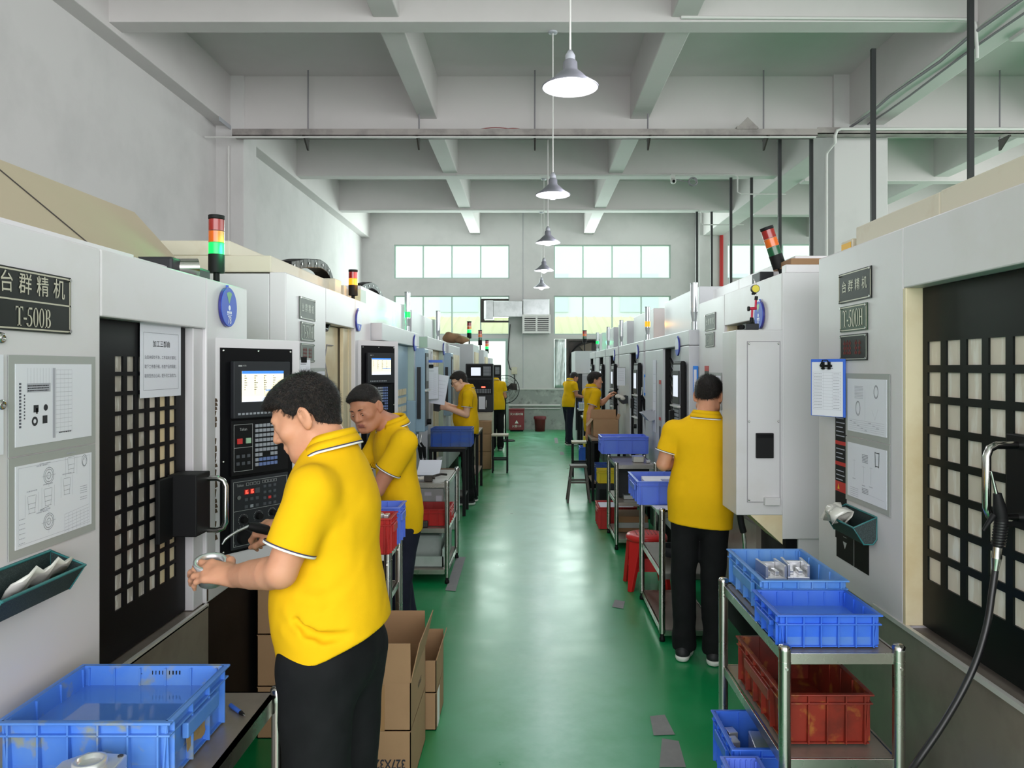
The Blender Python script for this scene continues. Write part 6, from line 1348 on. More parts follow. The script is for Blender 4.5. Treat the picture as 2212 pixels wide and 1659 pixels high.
# ================================================================== people (grown as smooth implicit surfaces)
class Field:
    def __init__(s, lo, hi, res):
        s.lo = np.array(lo, float); s.res = res; s.n = np.maximum(2, np.ceil((np.array(hi) - s.lo)/res).astype(int) + 1)
        s.F = np.full(s.n, .12, np.float32)
    def sub(s, lo, hi):
        a = np.clip(np.floor((np.array(lo) - s.lo)/s.res).astype(int), 0, s.n); b = np.clip(np.ceil((np.array(hi) - s.lo)/s.res).astype(int) + 1, 0, s.n)
        if (b <= a).any(): return None, None
        ax = [s.lo[i] + s.res*np.arange(a[i], b[i], dtype=np.float32) for i in range(3)]
        P = np.stack(np.meshgrid(*ax, indexing='ij'), -1).astype(np.float32)
        return tuple(slice(a[i], b[i]) for i in range(3)), P
    def put(s, fn, lo, hi, k=.02, op='add', m=.06):
        sl, P = s.sub(np.array(lo) - m, np.array(hi) + m)
        if sl is None: return s
        d = fn(P).astype(np.float32); G = s.F[sl]
        if op == 'add':
            h = np.clip(.5 + .5*(G - d)/k, 0, 1); s.F[sl] = G + (d - G)*h - k*h*(1 - h)
        elif op == 'cut':
            d = -d; h = np.clip(.5 - .5*(G - d)/k, 0, 1); s.F[sl] = G + (d - G)*h + k*h*(1 - h)
        elif op == 'and':
            h = np.clip(.5 - .5*(G - d)/k, 0, 1); s.F[sl] = G + (d - G)*h + k*h*(1 - h)
        return s
    def everywhere(s, fn, k=.004):
        return s.put(fn, s.lo, s.lo + s.res*(s.n - 1), k, 'and', 0)
    # primitives
    def cone(s, a, b, ra, rb, k=.02, op='add', fr=None, ds=1.0):
        a = np.array(a, np.float32); b = np.array(b, np.float32); r = max(ra, rb)*1.1
        def fn(P):
            Q = P - a; ba = b - a
            if fr is not None:
                Q = Q @ fr; Q[..., 1] /= ds; ba = (ba @ fr).copy(); ba[1] /= ds
            h = np.clip((Q @ ba)/max(float(ba @ ba), 1e-9), 0, 1)
            return (np.linalg.norm(Q - h[..., None]*ba, axis=-1) - (ra + (rb - ra)*h))*(.5 + .5*min(1, ds))
        return s.put(fn, np.minimum(a, b) - r, np.maximum(a, b) + r, k, op)
    def ell(s, c, r, fr=None, k=.02, op='add'):
        c = np.array(c, np.float32); r = np.array(r, np.float32); R = float(r.max())
        def fn(P):
            Q = P - c
            if fr is not None: Q = Q @ fr
            k0 = np.linalg.norm(Q/r, axis=-1); k1 = np.linalg.norm(Q/(r*r), axis=-1)
            return k0*(k0 - 1)/np.maximum(k1, 1e-6)
        return s.put(fn, c - R, c + R, k, op)
    def plane(s, p, n, k=.004):                      # keep the side n points away from
        p = np.array(p, np.float32); n = np.array(n, np.float32); n = n/np.linalg.norm(n)
        return s.everywhere(lambda P: (P - p) @ n, k)
    def wrinkle(s, amp, freqs, seed=0):
        R_ = np.random.RandomState(seed); sl, P = s.sub(s.lo, s.lo + s.res*(s.n - 1)); v = 0
        for f in freqs:
            d = R_.randn(3); d[2] *= .8; d = d/np.linalg.norm(d)*f; e = R_.randn(3)*f*.35
            v = v + np.sin(P @ d.astype(np.float32) + R_.rand()*6.28 + 1.4*np.sin(P @ e.astype(np.float32)))
        s.F[sl] += (amp*v/len(freqs)).astype(np.float32); return s
    def mesh(s):
        Fd = s.F; n = Fd.shape; ins = Fd < 0
        c = np.zeros((n[0]-1, n[1]-1, n[2]-1), np.int8)
        for dx in (0, 1):
            for dy in (0, 1):
                for dz in (0, 1): c += ins[dx:n[0]-1+dx, dy:n[1]-1+dy, dz:n[2]-1+dz]
        act = (c > 0) & (c < 8); idx = np.full(act.shape, -1, np.int64); ijk = np.argwhere(act); idx[act] = np.arange(len(ijk))
        acc = np.zeros((len(ijk), 3)); cnt = np.zeros(len(ijk))
        E = [((0,0,0),(1,0,0)),((0,1,0),(1,1,0)),((0,0,1),(1,0,1)),((0,1,1),(1,1,1)),((0,0,0),(0,1,0)),((1,0,0),(1,1,0)),((0,0,1),(0,1,1)),((1,0,1),(1,1,1)),((0,0,0),(0,0,1)),((1,0,0),(1,0,1)),((0,1,0),(0,1,1)),((1,1,0),(1,1,1))]
        for a, b in E:
            va = Fd[ijk[:,0]+a[0], ijk[:,1]+a[1], ijk[:,2]+a[2]]; vb = Fd[ijk[:,0]+b[0], ijk[:,1]+b[1], ijk[:,2]+b[2]]
            m = (va < 0) != (vb < 0); t = np.where(m, va/np.where(m, va - vb, 1), 0)
            p = np.array(a)[None] + t[:, None]*(np.array(b) - np.array(a))[None]; acc[m] += p[m]; cnt[m] += 1
        V = s.lo + s.res*(ijk + acc/cnt[:, None]); Q = []
        for ax in range(3):
            o = [i for i in range(3) if i != ax]; sl0 = [slice(None)]*3; sl1 = [slice(None)]*3; sl0[ax] = slice(0, -1); sl1[ax] = slice(1, None)
            x = ins[tuple(sl0)] != ins[tuple(sl1)]; e = np.argwhere(x); e = e[(e[:, o[0]] > 0) & (e[:, o[1]] > 0) & (e[:, o[0]] < n[o[0]]-1) & (e[:, o[1]] < n[o[1]]-1)]
            if not len(e): continue
            def g(d0, d1): q = e.copy(); q[:, o[0]] -= d0; q[:, o[1]] -= d1; return idx[q[:,0], q[:,1], q[:,2]]
            q = np.stack([g(1,1), g(0,1), g(0,0), g(1,0)], 1); f = ins[e[:,0], e[:,1], e[:,2]]
            if ax == 1: f = ~f
            q[~f] = q[~f][:, ::-1]; Q.append(q)
        return V, np.concatenate(Q)
    def build(s, name, m, parent, zones=None, smooth_it=2):
        V, Q = s.mesh()
        for _ in range(smooth_it):                   # light relaxation
            a = np.zeros_like(V); c = np.zeros(len(V))
            for i in range(4):
                j = (i + 1) % 4
                np.add.at(a, Q[:, i], V[Q[:, j]]); np.add.at(c, Q[:, i], 1); np.add.at(a, Q[:, j], V[Q[:, i]]); np.add.at(c, Q[:, j], 1)
            V = V*.5 + .5*a/np.maximum(c, 1)[:, None]
        inv = np.array(W(parent).inverted()); VL = V @ inv[:3, :3].T + inv[:3, 3]
        me = bpy.data.meshes.new(name); me.vertices.add(len(VL)); me.vertices.foreach_set('co', VL.astype(np.float32).ravel())
        me.loops.add(Q.size); me.loops.foreach_set('vertex_index', Q.astype(np.int32).ravel()); me.polygons.add(len(Q)); me.polygons.foreach_set('loop_start', np.arange(0, Q.size, 4, dtype=np.int32))
        me.materials.append(M[m])
        if zones:
            C = V[Q].mean(1); mi = np.zeros(len(Q), np.int32)
            for k, (mm, fn) in enumerate(zones, 1): me.materials.append(M[mm]); mi[fn(C)] = k
            me.polygons.foreach_set('material_index', mi)
        me.polygons.foreach_set('use_smooth', np.ones(len(Q), bool)); me.update(calc_edges=True); me.validate()
        o = bpy.data.objects.new(name, me); COL.objects.link(o); o.parent = parent; return o

def nv(v): v = np.array(v, float); return v/np.linalg.norm(v)
def head_frame(fwd, tilt=0.0, roll=0.0):
    """fwd: horizontal facing; tilt: radians the face is lowered"""
    f = nv((fwd[0], fwd[1], 0)); r = nv((f[1], -f[0], 0)); u = np.array((0, 0, 1.0))
    f2 = f*math.cos(tilt) - u*math.sin(tilt); u2 = u*math.cos(tilt) + f*math.sin(tilt)
    r3 = r*math.cos(roll) + u2*math.sin(roll); u3 = u2*math.cos(roll) - r*math.sin(roll)
    return np.stack([r3, f2, u3], 1)                 # columns: right, forward, up

def add_hand(Fd, w_, d, n, tdir, curl, k=.007, sc=1.0, spread=.0, thumb=None):
    """w_ wrist, d along the hand, n out of the palm, tdir towards the thumb side"""
    d = nv(d); n = nv(np.array(n) - d*np.dot(n, d)); t = nv(np.array(tdir) - d*np.dot(tdir, d) - n*np.dot(tdir, n)); w_ = np.array(w_, float)
    offs = (.030, .010, -.010, -.028); base = (.088, .092, .087, .078); L = ((.042,.026,.021), (.046,.029,.022), (.042,.027,.021), (.033,.021,.018))
    for i in range(4):
        a = w_ + t*offs[i]*.55*sc; b = w_ + d*base[i]*sc + t*offs[i]*sc; Fd.cone(a, b, .0155*sc, .0115*sc, .016)
    Fd.cone(w_ + d*.01, w_ + d*.05*sc, .019*sc, .017*sc, .02); Fd.cone(w_ + d*.03*sc + t*.016*sc + n*.008, w_ + d*.06*sc + t*.022*sc + n*.008, .015*sc, .012*sc, .015)
    for i in range(4):
        p = w_ + d*base[i]*sc + t*offs[i]*sc; cu = curl[i] if hasattr(curl, '__len__') else curl; ang = 0; dd = d + t*spread*(1.2 - .8*i)
        for j, l in enumerate(L[i]):
            ang += cu*(.9, 1.0, .7)[j]; q = nv(dd)*math.cos(ang) + n*math.sin(ang); e = p + q*l*sc; r = (.0098, .0088, .0078, .0068); sz = .86 if i == 3 else 1
            Fd.cone(p, e, r[j]*sz*sc, r[j+1]*sz*sc, k if j else .009); p = e
    p = w_ + d*.026*sc + t*.024*sc + n*.006
    th = thumb or ((.62, .68, .25), (.85, .35, .40), (.9, .1, .5))
    for j, l in enumerate((.042, .034, .027)):
        q = nv(d*th[j][0] + t*th[j][1] + n*th[j][2]); e = p + q*l*sc; r = (.0145, .0118, .0105, .0085); Fd.cone(p, e, r[j]*sc, r[j+1]*sc, .009); p = e

def person(label, J, skin='skin', trousers='trouser_black', res=.006, hands=None, hair='hair', hairvol=1.0, chestw=.158, belly=.0, folds=(), seed=0, hem=None, shorts=None, face=True, glasses=False, shoes=True, sleeve=.62, hairline=(.085, .058), nape=-.066, fade=.026, strands=0, fine=None, lean_hem=None, fadez=-.03, armr=1.0, depth=1.0, legr=1.0):
    A = {k: np.array(v, float) for k, v in J.items() if k not in ('hf', 'toe', 'nfw')}; hf = J['hf']
    t = thing('person', label, 'person', Vector((A['pel'][0], A['pel'][1], 0)), 'workers in yellow polo shirts')
    hc = A['head']; H_ = lambda x, y, z: hc + hf @ np.array((x, y, z), float)
    shc = (A['shL'] + A['shR'])/2; up = nv(A['neck'] - A['pel']); rt = nv(A['shR'] - A['shL']); fw = nv(np.cross(up, rt)); rt = nv(np.cross(fw, up)); tf = np.stack([rt, fw, up], 1).astype(np.float32)
    pts = np.array([A[k] for k in A]); lo = pts.min(0) - .24; hi = pts.max(0) + .24
    # ---- body: head, neck, trunk, arms, hands, legs in one skin
    B = Field(lo, hi, fine or res); hf32 = hf.astype(np.float32)
    chest = A['neck']*.72 + A['pel']*.28
    B.cone(A['pel'] + up*.02, chest, .105, .12, .05, fr=tf, ds=.7); B.cone(A['shL'], A['shR'], .05, .05, .05)
    B.cone(A['neck'] - up*.07, A['neck'], .06, .062, .03); B.cone(A['neck'] - up*.01, H_(0, -.022, -.055), .060, .056, .03)
    for s_ in 'LR':
        sh, el, wr = A['sh' + s_], A['el' + s_], A['wr' + s_]
        B.cone(sh, el, .053*armr, .0395*armr, .02); B.cone(el, el + (wr - el)*.22, .0395*armr, .0425*armr, .010); B.cone(el + (wr - el)*.22, el + (wr - el)*.6, .0425*armr, .0385*armr, .002); B.cone(el + (wr - el)*.6, wr + (wr - el)*.06, .0385*armr, .028*armr, .002)
        if hands and s_ in hands: add_hand(B, wr, **hands[s_])
        hp, kn, an = A['hp' + s_], A['kn' + s_], A['an' + s_]
        B.cone(hp, kn, .07, .052, .04); B.cone(kn, kn + (an - kn)*.35, .05, .056, .03); B.cone(kn + (an - kn)*.35, an, .056, .038, .03); B.cone(an, an + np.array((0, 0, -.05)) + nv(J['toe'] + [0] if len(J['toe']) == 2 else J['toe'])*.05, .036, .03, .02)
    # head
    B.ell(H_(0, -.012, .03), (.076, .097, .088), hf32, .02); B.ell(H_(0, .034, -.035), (.061, .060, .084), hf32, .03); B.ell(H_(0, .040, -.083), (.047, .046, .034), hf32, .025)
    B.cone(H_(-.012, .077, -.100), H_(.012, .077, -.100), .017, .017, .02); B.cone(H_(-.050, .0, -.065), H_(-.03, .055, -.09), .022, .02, .03); B.cone(H_(.050, .0, -.065), H_(.03, .055, -.09), .022, .02, .03)
    if face:
        B.cone(H_(-.032, .080, .022), H_(.032, .080, .022), .013, .013, .018)
        for q in (-1, 1):
            B.ell(H_(q*.031, .098, .003), (.019, .014, .012), hf32, .012, 'cut'); B.ell(H_(q*.031, .078, .001), (.017, .0135, .012), hf32, .006); B.ell(H_(q*.045, .062, -.022), (.022, .02, .02), hf32, .025)
        B.cone(H_(0, .088, .014), H_(0, .108, -.027), .0075, .0125, .012)
        for q in (-1, 1): B.ell(H_(q*.0125, .097, -.031), (.010, .012, .009), hf32, .007); B.cone(H_(q*.007, .100, -.040), H_(q*.007, .097, -.036), .0035, .003, .003, 'cut')
        B.cone(H_(-.019, .089, -.060), H_(.019, .089, -.060), .0085, .0085, .010); B.cone(H_(0, .0935, -.060), H_(0, .0935, -.061), .008, .008, .008); B.cone(H_(-.015, .088, -.072), H_(.015, .088, -.072), .0095, .0095, .010)
        B.cone(H_(-.023, .098, -.0665), H_(.023, .098, -.0665), .0028, .0028, .004, 'cut'); B.cone(H_(-.012, .093, -.083), H_(.012, .093, -.083), .006, .006, .012, 'cut')
    for q in (-1, 1):
        ef = hf @ np.array([[math.cos(.35*q), -math.sin(.35*q), 0], [math.sin(.35*q), math.cos(.35*q), 0], [0, 0, 1]]); ef = ef.astype(np.float32)
        B.ell(H_(q*.081, -.012, -.006), (.0075, .020, .033), ef, .008); B.ell(H_(q*.078, -.008, -.028), (.009, .012, .014), ef, .008); B.ell(H_(q*.0925, -.005, .003), (.0125, .0125, .021), ef, .002, 'cut'); B.cone(H_(q*.0835, -.012, -.016), H_(q*.0835, -.011, .006), .003, .003, .003); B.ell(H_(q*.088, .000, -.010), (.006, .006, .008), ef, .003, 'cut')
    lipz = ('lip', lambda C: ((lambda Q: (np.abs(Q[:, 0]) < .024 - np.abs(Q[:, 2] + .066)*.9) & (Q[:, 1] > .082) & (Q[:, 2] > -.080) & (Q[:, 2] < -.0545))((C - hc) @ hf)))
    B.build('body', skin, t, [lipz] if face else None, 1)
    # eyes and brows
    if face:
        mb = MB(Matrix(hf.tolist()).to_4x4()); mb.M.translation = Vector(hc)
        for q in (-1, 1):
            e = MB(mb.M).sphere((q*.031, .0802, -.0045), .0112, 14).build('eye', 'eye', t); MB(mb.M).sphere((q*.031, .0852, -.0078), .0068, 12).build('iris', 'iris', e)
            MB(mb.M).tube([(q*.018, .0895, -.0025), (q*.025, .0918, .0025), (q*.033, .0912, .0035), (q*.043, .0862, -.001)], .0011, 6).build('eyelid_line', 'iris', t)
            MB(mb.M).tube([(q*.014, .0935, .021), (q*.028, .0945, .0245), (q*.044, .0865, .0225)], .003, 6, rs=[.0026, .0030, .0012]).build('eyebrow', hair, t)
        if glasses:
            gl = None
            for q in (-1, 1):
                k_ = MB(mb.M).tube([(q*.033 + .024*math.cos(i*.3927), .108 - .05*abs(.024*math.cos(i*.3927)*q + 0)*(1 if math.cos(i*.3927)*q > 0 else 0), .000 + .017*math.sin(i*.3927)) for i in range(16)], .0022, 6, closed=True)
                k_.tube([(q*.057, .105, .004), (q*.078, .05, .006), (q*.081, -.01, .004)], .002, 6)
                if q == 1: k_.tube([(-.009, .109, .004), (0, .111, .006), (.009, .109, .004)], .0018, 6)
                k_.build('spectacles', 'blackmatte', t)
    # ---- hair
    hl = hc + hf @ np.array((0, -.012, .03)); G = Field(hl - .17, hl + .17, min(res, .0045))
    hv = hairvol; G.ell(H_(0, -.012, .03), (.076, .097, .088), hf32, .02); G.ell(H_(0, .034, -.035), (.061, .060, .084), hf32, .03); G.cone(A['neck'], H_(0, -.022, -.055), .061, .057, .03)
    G.F -= .0035 + .002*hv; G.ell(H_(0, .0, .060), (.073, .090, .056 + .006*hv), hf32, .02); G.ell(H_(0, .046, .070), (.056, .046 + .007*hv, .026 + .006*hv), hf32, .03)
    yA, zA = hairline; yB, zB = -.080, nape; n_ = nv((0, -(yA - yB)*0 + (zB - zA), (yA - yB)))  # above the line from brow to nape
    n_ = nv((0, -(zA - zB), (yA - yB)))
    def keep(P):
        Q = (P - hc.astype(np.float32)) @ hf32; base = -((Q[..., 1] - yA)*n_[1] + (Q[..., 2] - zA)*n_[2])
        ear = np.where(np.abs(Q[..., 0]) > .05, fade - np.sqrt((Q[..., 1] + .004)**2 + (Q[..., 2] + .014)**2), -1)        # bare patch around the ears
        front = (Q[..., 1] - .050)*.9 - (Q[..., 2] - .040)*.9                               # forehead corner
        return np.maximum(np.maximum(base, ear), front*.7 + .5*(np.abs(Q[..., 0]) - .045)*(Q[..., 1] > .04))
    G.everywhere(keep, .012); G.wrinkle(.0018*hv, (150, 190, 230, 260, 310, 120), seed + 3); ho = G.build('hair', hair, t, [('hair_thin', lambda C: (lambda Q: (Q[:, 2] < fadez + .35*np.minimum(Q[:, 1], 0)) & (np.abs(Q[:, 0]) > .03*(Q[:, 1] > -.06)) & (Q[:, 1] < .075))((C - hc) @ hf))], 1)
    if strands:
        me = ho.data; R2 = np.random.RandomState(seed); nvt = len(me.vertices); co = np.empty(nvt*3); me.vertices.foreach_get('co', co); co = co.reshape(-1, 3); no = np.empty(nvt*3); me.vertices.foreach_get('normal', no); no = no.reshape(-1, 3)
        zq = ((co + np.array(W(t).translation)) - hc) @ hf; okv = np.nonzero(zq[:, 2] > fadez + .35*np.minimum(zq[:, 1], 0) + .004)[0]; pick = okv[R2.randint(0, len(okv), strands)]; P_ = co[pick] + np.array(W(t).translation); N_ = no[pick]; q = (P_ - hc) @ hf; crown = np.array((0., -.045, .10))
        flow = q - crown; flow /= np.linalg.norm(flow, axis=1)[:, None] + 1e-6; flow = flow @ hf.T; D_ = flow*1.0 + N_*(.02 + .14*R2.rand(strands, 1)) + R2.randn(strands, 3)*.10; D_ /= np.linalg.norm(D_, axis=1)[:, None]
        S_ = np.cross(D_, N_); S_ /= np.linalg.norm(S_, axis=1)[:, None] + 1e-6; L_ = (.008 + .008*R2.rand(strands, 1))*hairvol; P_ = P_ - N_*.0015; mb = MB()
        tip = P_ + D_*L_; mb.V = [Vector(v) for tri in zip(P_ - S_*.0007, P_ + S_*.0007, tip) for v in tri]; mb.Fc = [(3*i, 3*i + 1, 3*i + 2) for i in range(strands)]; mb.mi = [0]*strands; mb.sm = [False]*strands
        tu = mb.build('hair_tuft', hair, ho); tu['kind'] = 'stuff'
    # ---- polo shirt
    S = Field(np.minimum(lo, hi), hi, res); D = .70*depth
    hipw = chestw*1.0; hemc = np.array(hem) if hem is not None else A['pel'] - up*.06
    S.cone(hemc - up*.10, A['pel'] + up*.05, hipw*1.17, hipw*1.13, .05, fr=tf, ds=D); S.cone(A['pel'] + up*.05, A['pel'] + up*.14, hipw*1.13, hipw*1.02, .05, fr=tf, ds=D); S.cone(A['pel'] + up*.12, chest, hipw*.98, chestw*1.02, .06, fr=tf, ds=D)
    S.cone(chest, A['neck'] - up*.07, chestw*1.0, chestw*.74, .05, fr=tf, ds=.62*depth); S.cone(A['shL'] - up*.005, A['shR'] - up*.005, .064, .064, .06); S.cone(A['neck'] - up*.07, A['neck'] + up*.012, .088, .067, .04)
    if belly: S.ell(A['pel'] + up*.15 + fw*.05, (chestw*.9, .115 + belly, .16), tf, .06)
    cuffs = []
    for s_ in 'LR':
        sh, el = A['sh' + s_], A['el' + s_]; e = sh + (el - sh)*sleeve; dd = nv(el - sh); 
        T = Field(S.lo, S.lo + S.res*(S.n - 1), res); T.F = np.full(S.n, .12, np.float32); T.n = S.n; T.cone(sh, e + dd*.08, .066, .070, .02); T.plane(e, dd, .004); T.cone(e - dd*.035, e + dd*.05, .054, .058, .004, 'cut')
        h_ = np.clip(.5 + .5*(S.F - T.F)/.022, 0, 1); S.F = S.F + (T.F - S.F)*h_ - .022*h_*(1 - h_); cuffs.append((e, dd))
    for (pl, r, k_) in folds:
        for i in range(len(pl) - 1): S.cone(pl[i], pl[i+1], abs(r), abs(r), k_, 'add' if r > 0 else 'cut')
    S.wrinkle(.0045, (16, 22, 28, 34, 45), seed + 11); S.wrinkle(.0013, (60, 75, 95), seed + 31)
    hn = nv(lean_hem) if lean_hem is not None else up
    S.plane(hemc, -hn, .006); S.plane(A['neck'] + up*.024, up, .006)
    S.build('polo_shirt', 'yellow', t, None, 2)
    for e, dd in cuffs:
        for nm, m_, o0, o1 in (('cuff_stripe', 'white_cloth', -.0065, -.001), ('cuff_stripe', 'navy', -.0095, -.0065), ):
            a = nv(np.cross(dd, (0.3, .2, 1))); b = np.cross(dd, a); mb = MB(); R_ = .0725
            mb.sheet([[tuple(e + dd*o + (a*math.cos(q) + b*math.sin(q))*(R_ + .001*math.sin(3*q))) for q in [i*2*math.pi/36 for i in range(37)]] for o in (o0, o1)], smooth=True); mb.build(nm, m_, t, solid=.002)
    # collar: folded band around the neck, open at the throat
    nf = J.get('nfw'); nf = nv(nf) if nf is not None else fw; nr = nv(np.cross(nf, up)); cN = A['neck'] + up*.020; rows = []
    prof = ((.058, .022), (.061, .034), (.066, .036), (.076, .017), (.088, -.006), (.0895, -.0095), (.0915, -.0145))
    for (r, z) in prof:
        row = []
        for i in range(33):
            q = math.radians(28 + (360 - 56)*i/32); fr_ = max(0, math.cos(q)); k_ = 1 + .16*abs(math.sin(q)); drop = .038*fr_**2 if r > .08 else .02*fr_**2
            row.append(tuple(cN + nf*math.cos(q)*r*1.02 + nr*math.sin(q)*r*k_ + up*(z - drop)))
        rows.append(row)
    mb = MB()
    for i in range(len(rows) - 1): mb.m = {4: 1, 5: 2}.get(i, 0); mb.sheet(rows[i:i+2], smooth=True)
    mb.build('collar', ['yellow', 'navy', 'white_cloth'], t, solid=.004)
    # ---- trousers
    TF = Field(lo, hi, res); D2 = .74
    TF.cone(A['hpL'] + up*.03, A['hpR'] + up*.03, .088*legr, .088*legr, .04); TF.cone(A['pel'] + up*.06, A['pel'] - up*.02, chestw*.94, chestw*.98, .04, fr=tf, ds=.66*depth)
    cutp = []
    for s_ in 'LR':
        hp, kn, an = A['hp' + s_], A['kn' + s_], A['an' + s_]
        TF.cone(hp, kn, .089*legr, .074*legr, .03); 
        if shorts: e = kn + (an - kn)*shorts; TF.cone(kn, e, .078, .092, .04); cutp.append(e)
        else: TF.cone(kn, kn + (an - kn)*.6, .074*legr, .068*legr, .006); TF.cone(kn + (an - kn)*.6, an + np.array((0, 0, -.005)), .068*legr, .066, .006); TF.cone(an + np.array((0, 0, .05)), an + np.array((0, 0, .005)), .073, .071, .015); cutp.append(an)
    TF.wrinkle(.007, (18, 26, 33, 48), seed + 21); zmin = min(c[2] for c in cutp) - (.03 if not shorts else .0); TF.plane((0, 0, zmin), (0, 0, -1), .008)
    TF.build('trousers', trousers, t, None, 2)
    if shoes:
        td = nv(list(J['toe'][:2]) + [0]); sd = np.array((td[1], -td[0], 0))
        for s_ in 'LR':
            an = A['an' + s_]; b0 = np.array((an[0], an[1], 0)); lo2 = b0 - .24; hi2 = b0 + .26; K = Field((lo2[0], lo2[1], -.02), (hi2[0], hi2[1], .2), min(res, .006))
            K.cone(b0 - td*.045 + (0, 0, .045), b0 + td*.06 + (0, 0, .045), .040, .043, .02); K.cone(b0 + td*.05 + (0, 0, .045), b0 + td*.165 + (0, 0, .036), .044, .034, .03); K.cone(b0 - td*.03 + (0, 0, .06), b0 - td*.025 + (0, 0, .105), .040, .038, .02); K.plane((0, 0, .026), (0, 0, -1), .004); sh_ = K.build('shoe', 'shoe', t, None, 1)
            K = Field((lo2[0], lo2[1], -.02), (hi2[0], hi2[1], .12), min(res, .006)); K.cone(b0 - td*.048 + (0, 0, .03), b0 + td*.06 + (0, 0, .03), .043, .046, .02); K.cone(b0 + td*.05 + (0, 0, .03), b0 + td*.17 + (0, 0, .03), .047, .038, .02); K.plane((0, 0, .003), (0, 0, -1), .003); K.plane((0, 0, .034), (0, 0, 1), .003); K.build('sole', 'sole', sh_, None, 1)
            MB().cyl(an + np.array((0, 0, -.01)), (an[0], an[1], .09), .042, n=16).build('sock', 'sock', t)
    return t, A, hf

def blob(name, label, cat, m, parts, amp=.012, res=.012, seed=0, freqs=(30, 45, 60), group=None):
    c = np.mean([p[0] for p in parts], 0); R_ = max(max(p[1]) for p in parts)*2.2; t = thing(name, label, cat, tuple(c), group)
    K = Field(c - R_, c + R_, res)
    for (q, r) in parts: K.ell(q, r, None, res*2)
    K.wrinkle(amp, freqs, seed); K.build('body', m, t, None, 1); return t
blob('cloth_bundle', 'brown cloth bundle on top of a far grey machine', 'cloth', 'brownpad', [((-1.52, 15.2, 2.32), (.22, .2, .1)), ((-1.34, 15.05, 2.29), (.15, .13, .07)), ((-1.6, 15.1, 2.36), (.1, .1, .08))], .022, .016, 3, (18, 26, 40))

def pa(px, py, Y): return list(at(px, py, Y))
def legs(pel, fw, left_k, right_k, left_a, right_a): return dict(knL=left_k, knR=right_k, anL=left_a, anR=right_a)

# ---- worker 1: nearest, side on, at the left machine
f1 = nv((-.99, .08, 0)); r1 = nv((f1[1], -f1[0], 0))
pel = np.array((-.568, 2.22, .95)); neck = np.array((-.583, 2.24, 1.50))
J = dict(pel=pel, neck=neck, head=(-.658, 2.25, 1.607), hf=head_frame((-.995, -.06), .46, .0), shL=(-.588, 2.075, 1.415), shR=(-.572, 2.40, 1.41), elL=pa(607, 1236, 2.03), wrL=pa(508, 1244, 2.20), elR=(-.66, 2.52, 1.17), wrR=(-.845, 2.60, 1.205),
         hpL=pel - r1*.085 - (.018, 0, .05), hpR=pel + r1*.085 - (-.018, 0, .05), knL=(-.595, 2.12, .50), knR=(-.555, 2.30, .50), anL=(-.59, 2.11, .085), anR=(-.545, 2.31, .085), toe=[-.98, .1], nfw=(-.97, .05, -.25))
fold = [([pa(628, 1318, 2.078), pa(655, 1352, 2.062), pa(690, 1366, 2.062), pa(740, 1362, 2.07), pa(775, 1342, 2.11)], .006, .03), ([pa(622, 1362, 2.08), pa(648, 1387, 2.07), pa(690, 1392, 2.07), pa(735, 1380, 2.08)], .006, .03),
        ([pa(640, 1340, 2.055), pa(665, 1366, 2.045), pa(700, 1378, 2.045), pa(750, 1372, 2.055)], -.007, .02), ([pa(655, 1250, 2.045), pa(700, 1225, 2.04), pa(735, 1180, 2.045)], -.008, .03), ([pa(650, 1290, 2.045), pa(690, 1300, 2.04), pa(760, 1262, 2.06), pa(800, 1205, 2.11)], -.007, .03)]
P1 = person(armr=1.06, depth=1.2, legr=1.2, label='nearest worker in a yellow polo, side on, working at the left control panel', J=J, skin='skin', res=.005, fine=.004, seed=1, chestw=.158, belly=.01, folds=fold, sleeve=.74, hem=pel + np.array((0, 0, .005)), lean_hem=(-.40, 0, 1), hairvol=1.0, strands=9000, nape=-.07,
            hands=dict(L=dict(d=(-.93, .12, .12), n=(.1, .55, -.80), tdir=(-.1, .8, .6), curl=(.35, .42, .5, .55), spread=.10, thumb=((.5, .8, .2), (.7, .5, .5), (.8, .2, .5))),
                       R=dict(d=(-.90, .30, -.10), n=(-.1, .55, -.85), tdir=(-.2, -.9, .2), curl=(.75, .8, .85, .9), thumb=((.7, .5, .3), (.9, .2, .35), (.95, -.1, .25)))))
t = thing('aluminium_ring', 'shiny aluminium ring held by the nearest worker', 'metal part', tuple(at(452, 1240, 2.27)))
c = at(455, 1236, 2.255); ax = Vector((.10, -.30, .9)).normalized()
MB().lathe(c - ax*.035, [(.030, 0), (.034, 0), (.038, .03), (.042, .055), (.047, .066), (.047, .073), (.036, .073), (.033, .06), (.026, .0), (.030, 0)], 36, ax).build('body', 'alu', t)
t = thing('scraper', 'black handled scraper with a bent steel tip held by the nearest worker', 'tool', tuple(at(555, 1140, 2.56)))
MB().tube([at(605, 1152, 2.60), at(580, 1146, 2.585), at(556, 1140, 2.565), at(536, 1136, 2.55)], .014, 12, rs=[.012, .016, .017, .012]).build('handle', 'blackmatte', t)
MB().tube([at(538, 1136, 2.55), at(512, 1148, 2.53), at(493, 1160, 2.51), at(486, 1166, 2.505), at(480, 1176, 2.50)], .0042, 8, rs=[.0045, .0045, .0042, .004, .0025]).build('bent_blade', 'galv', t)

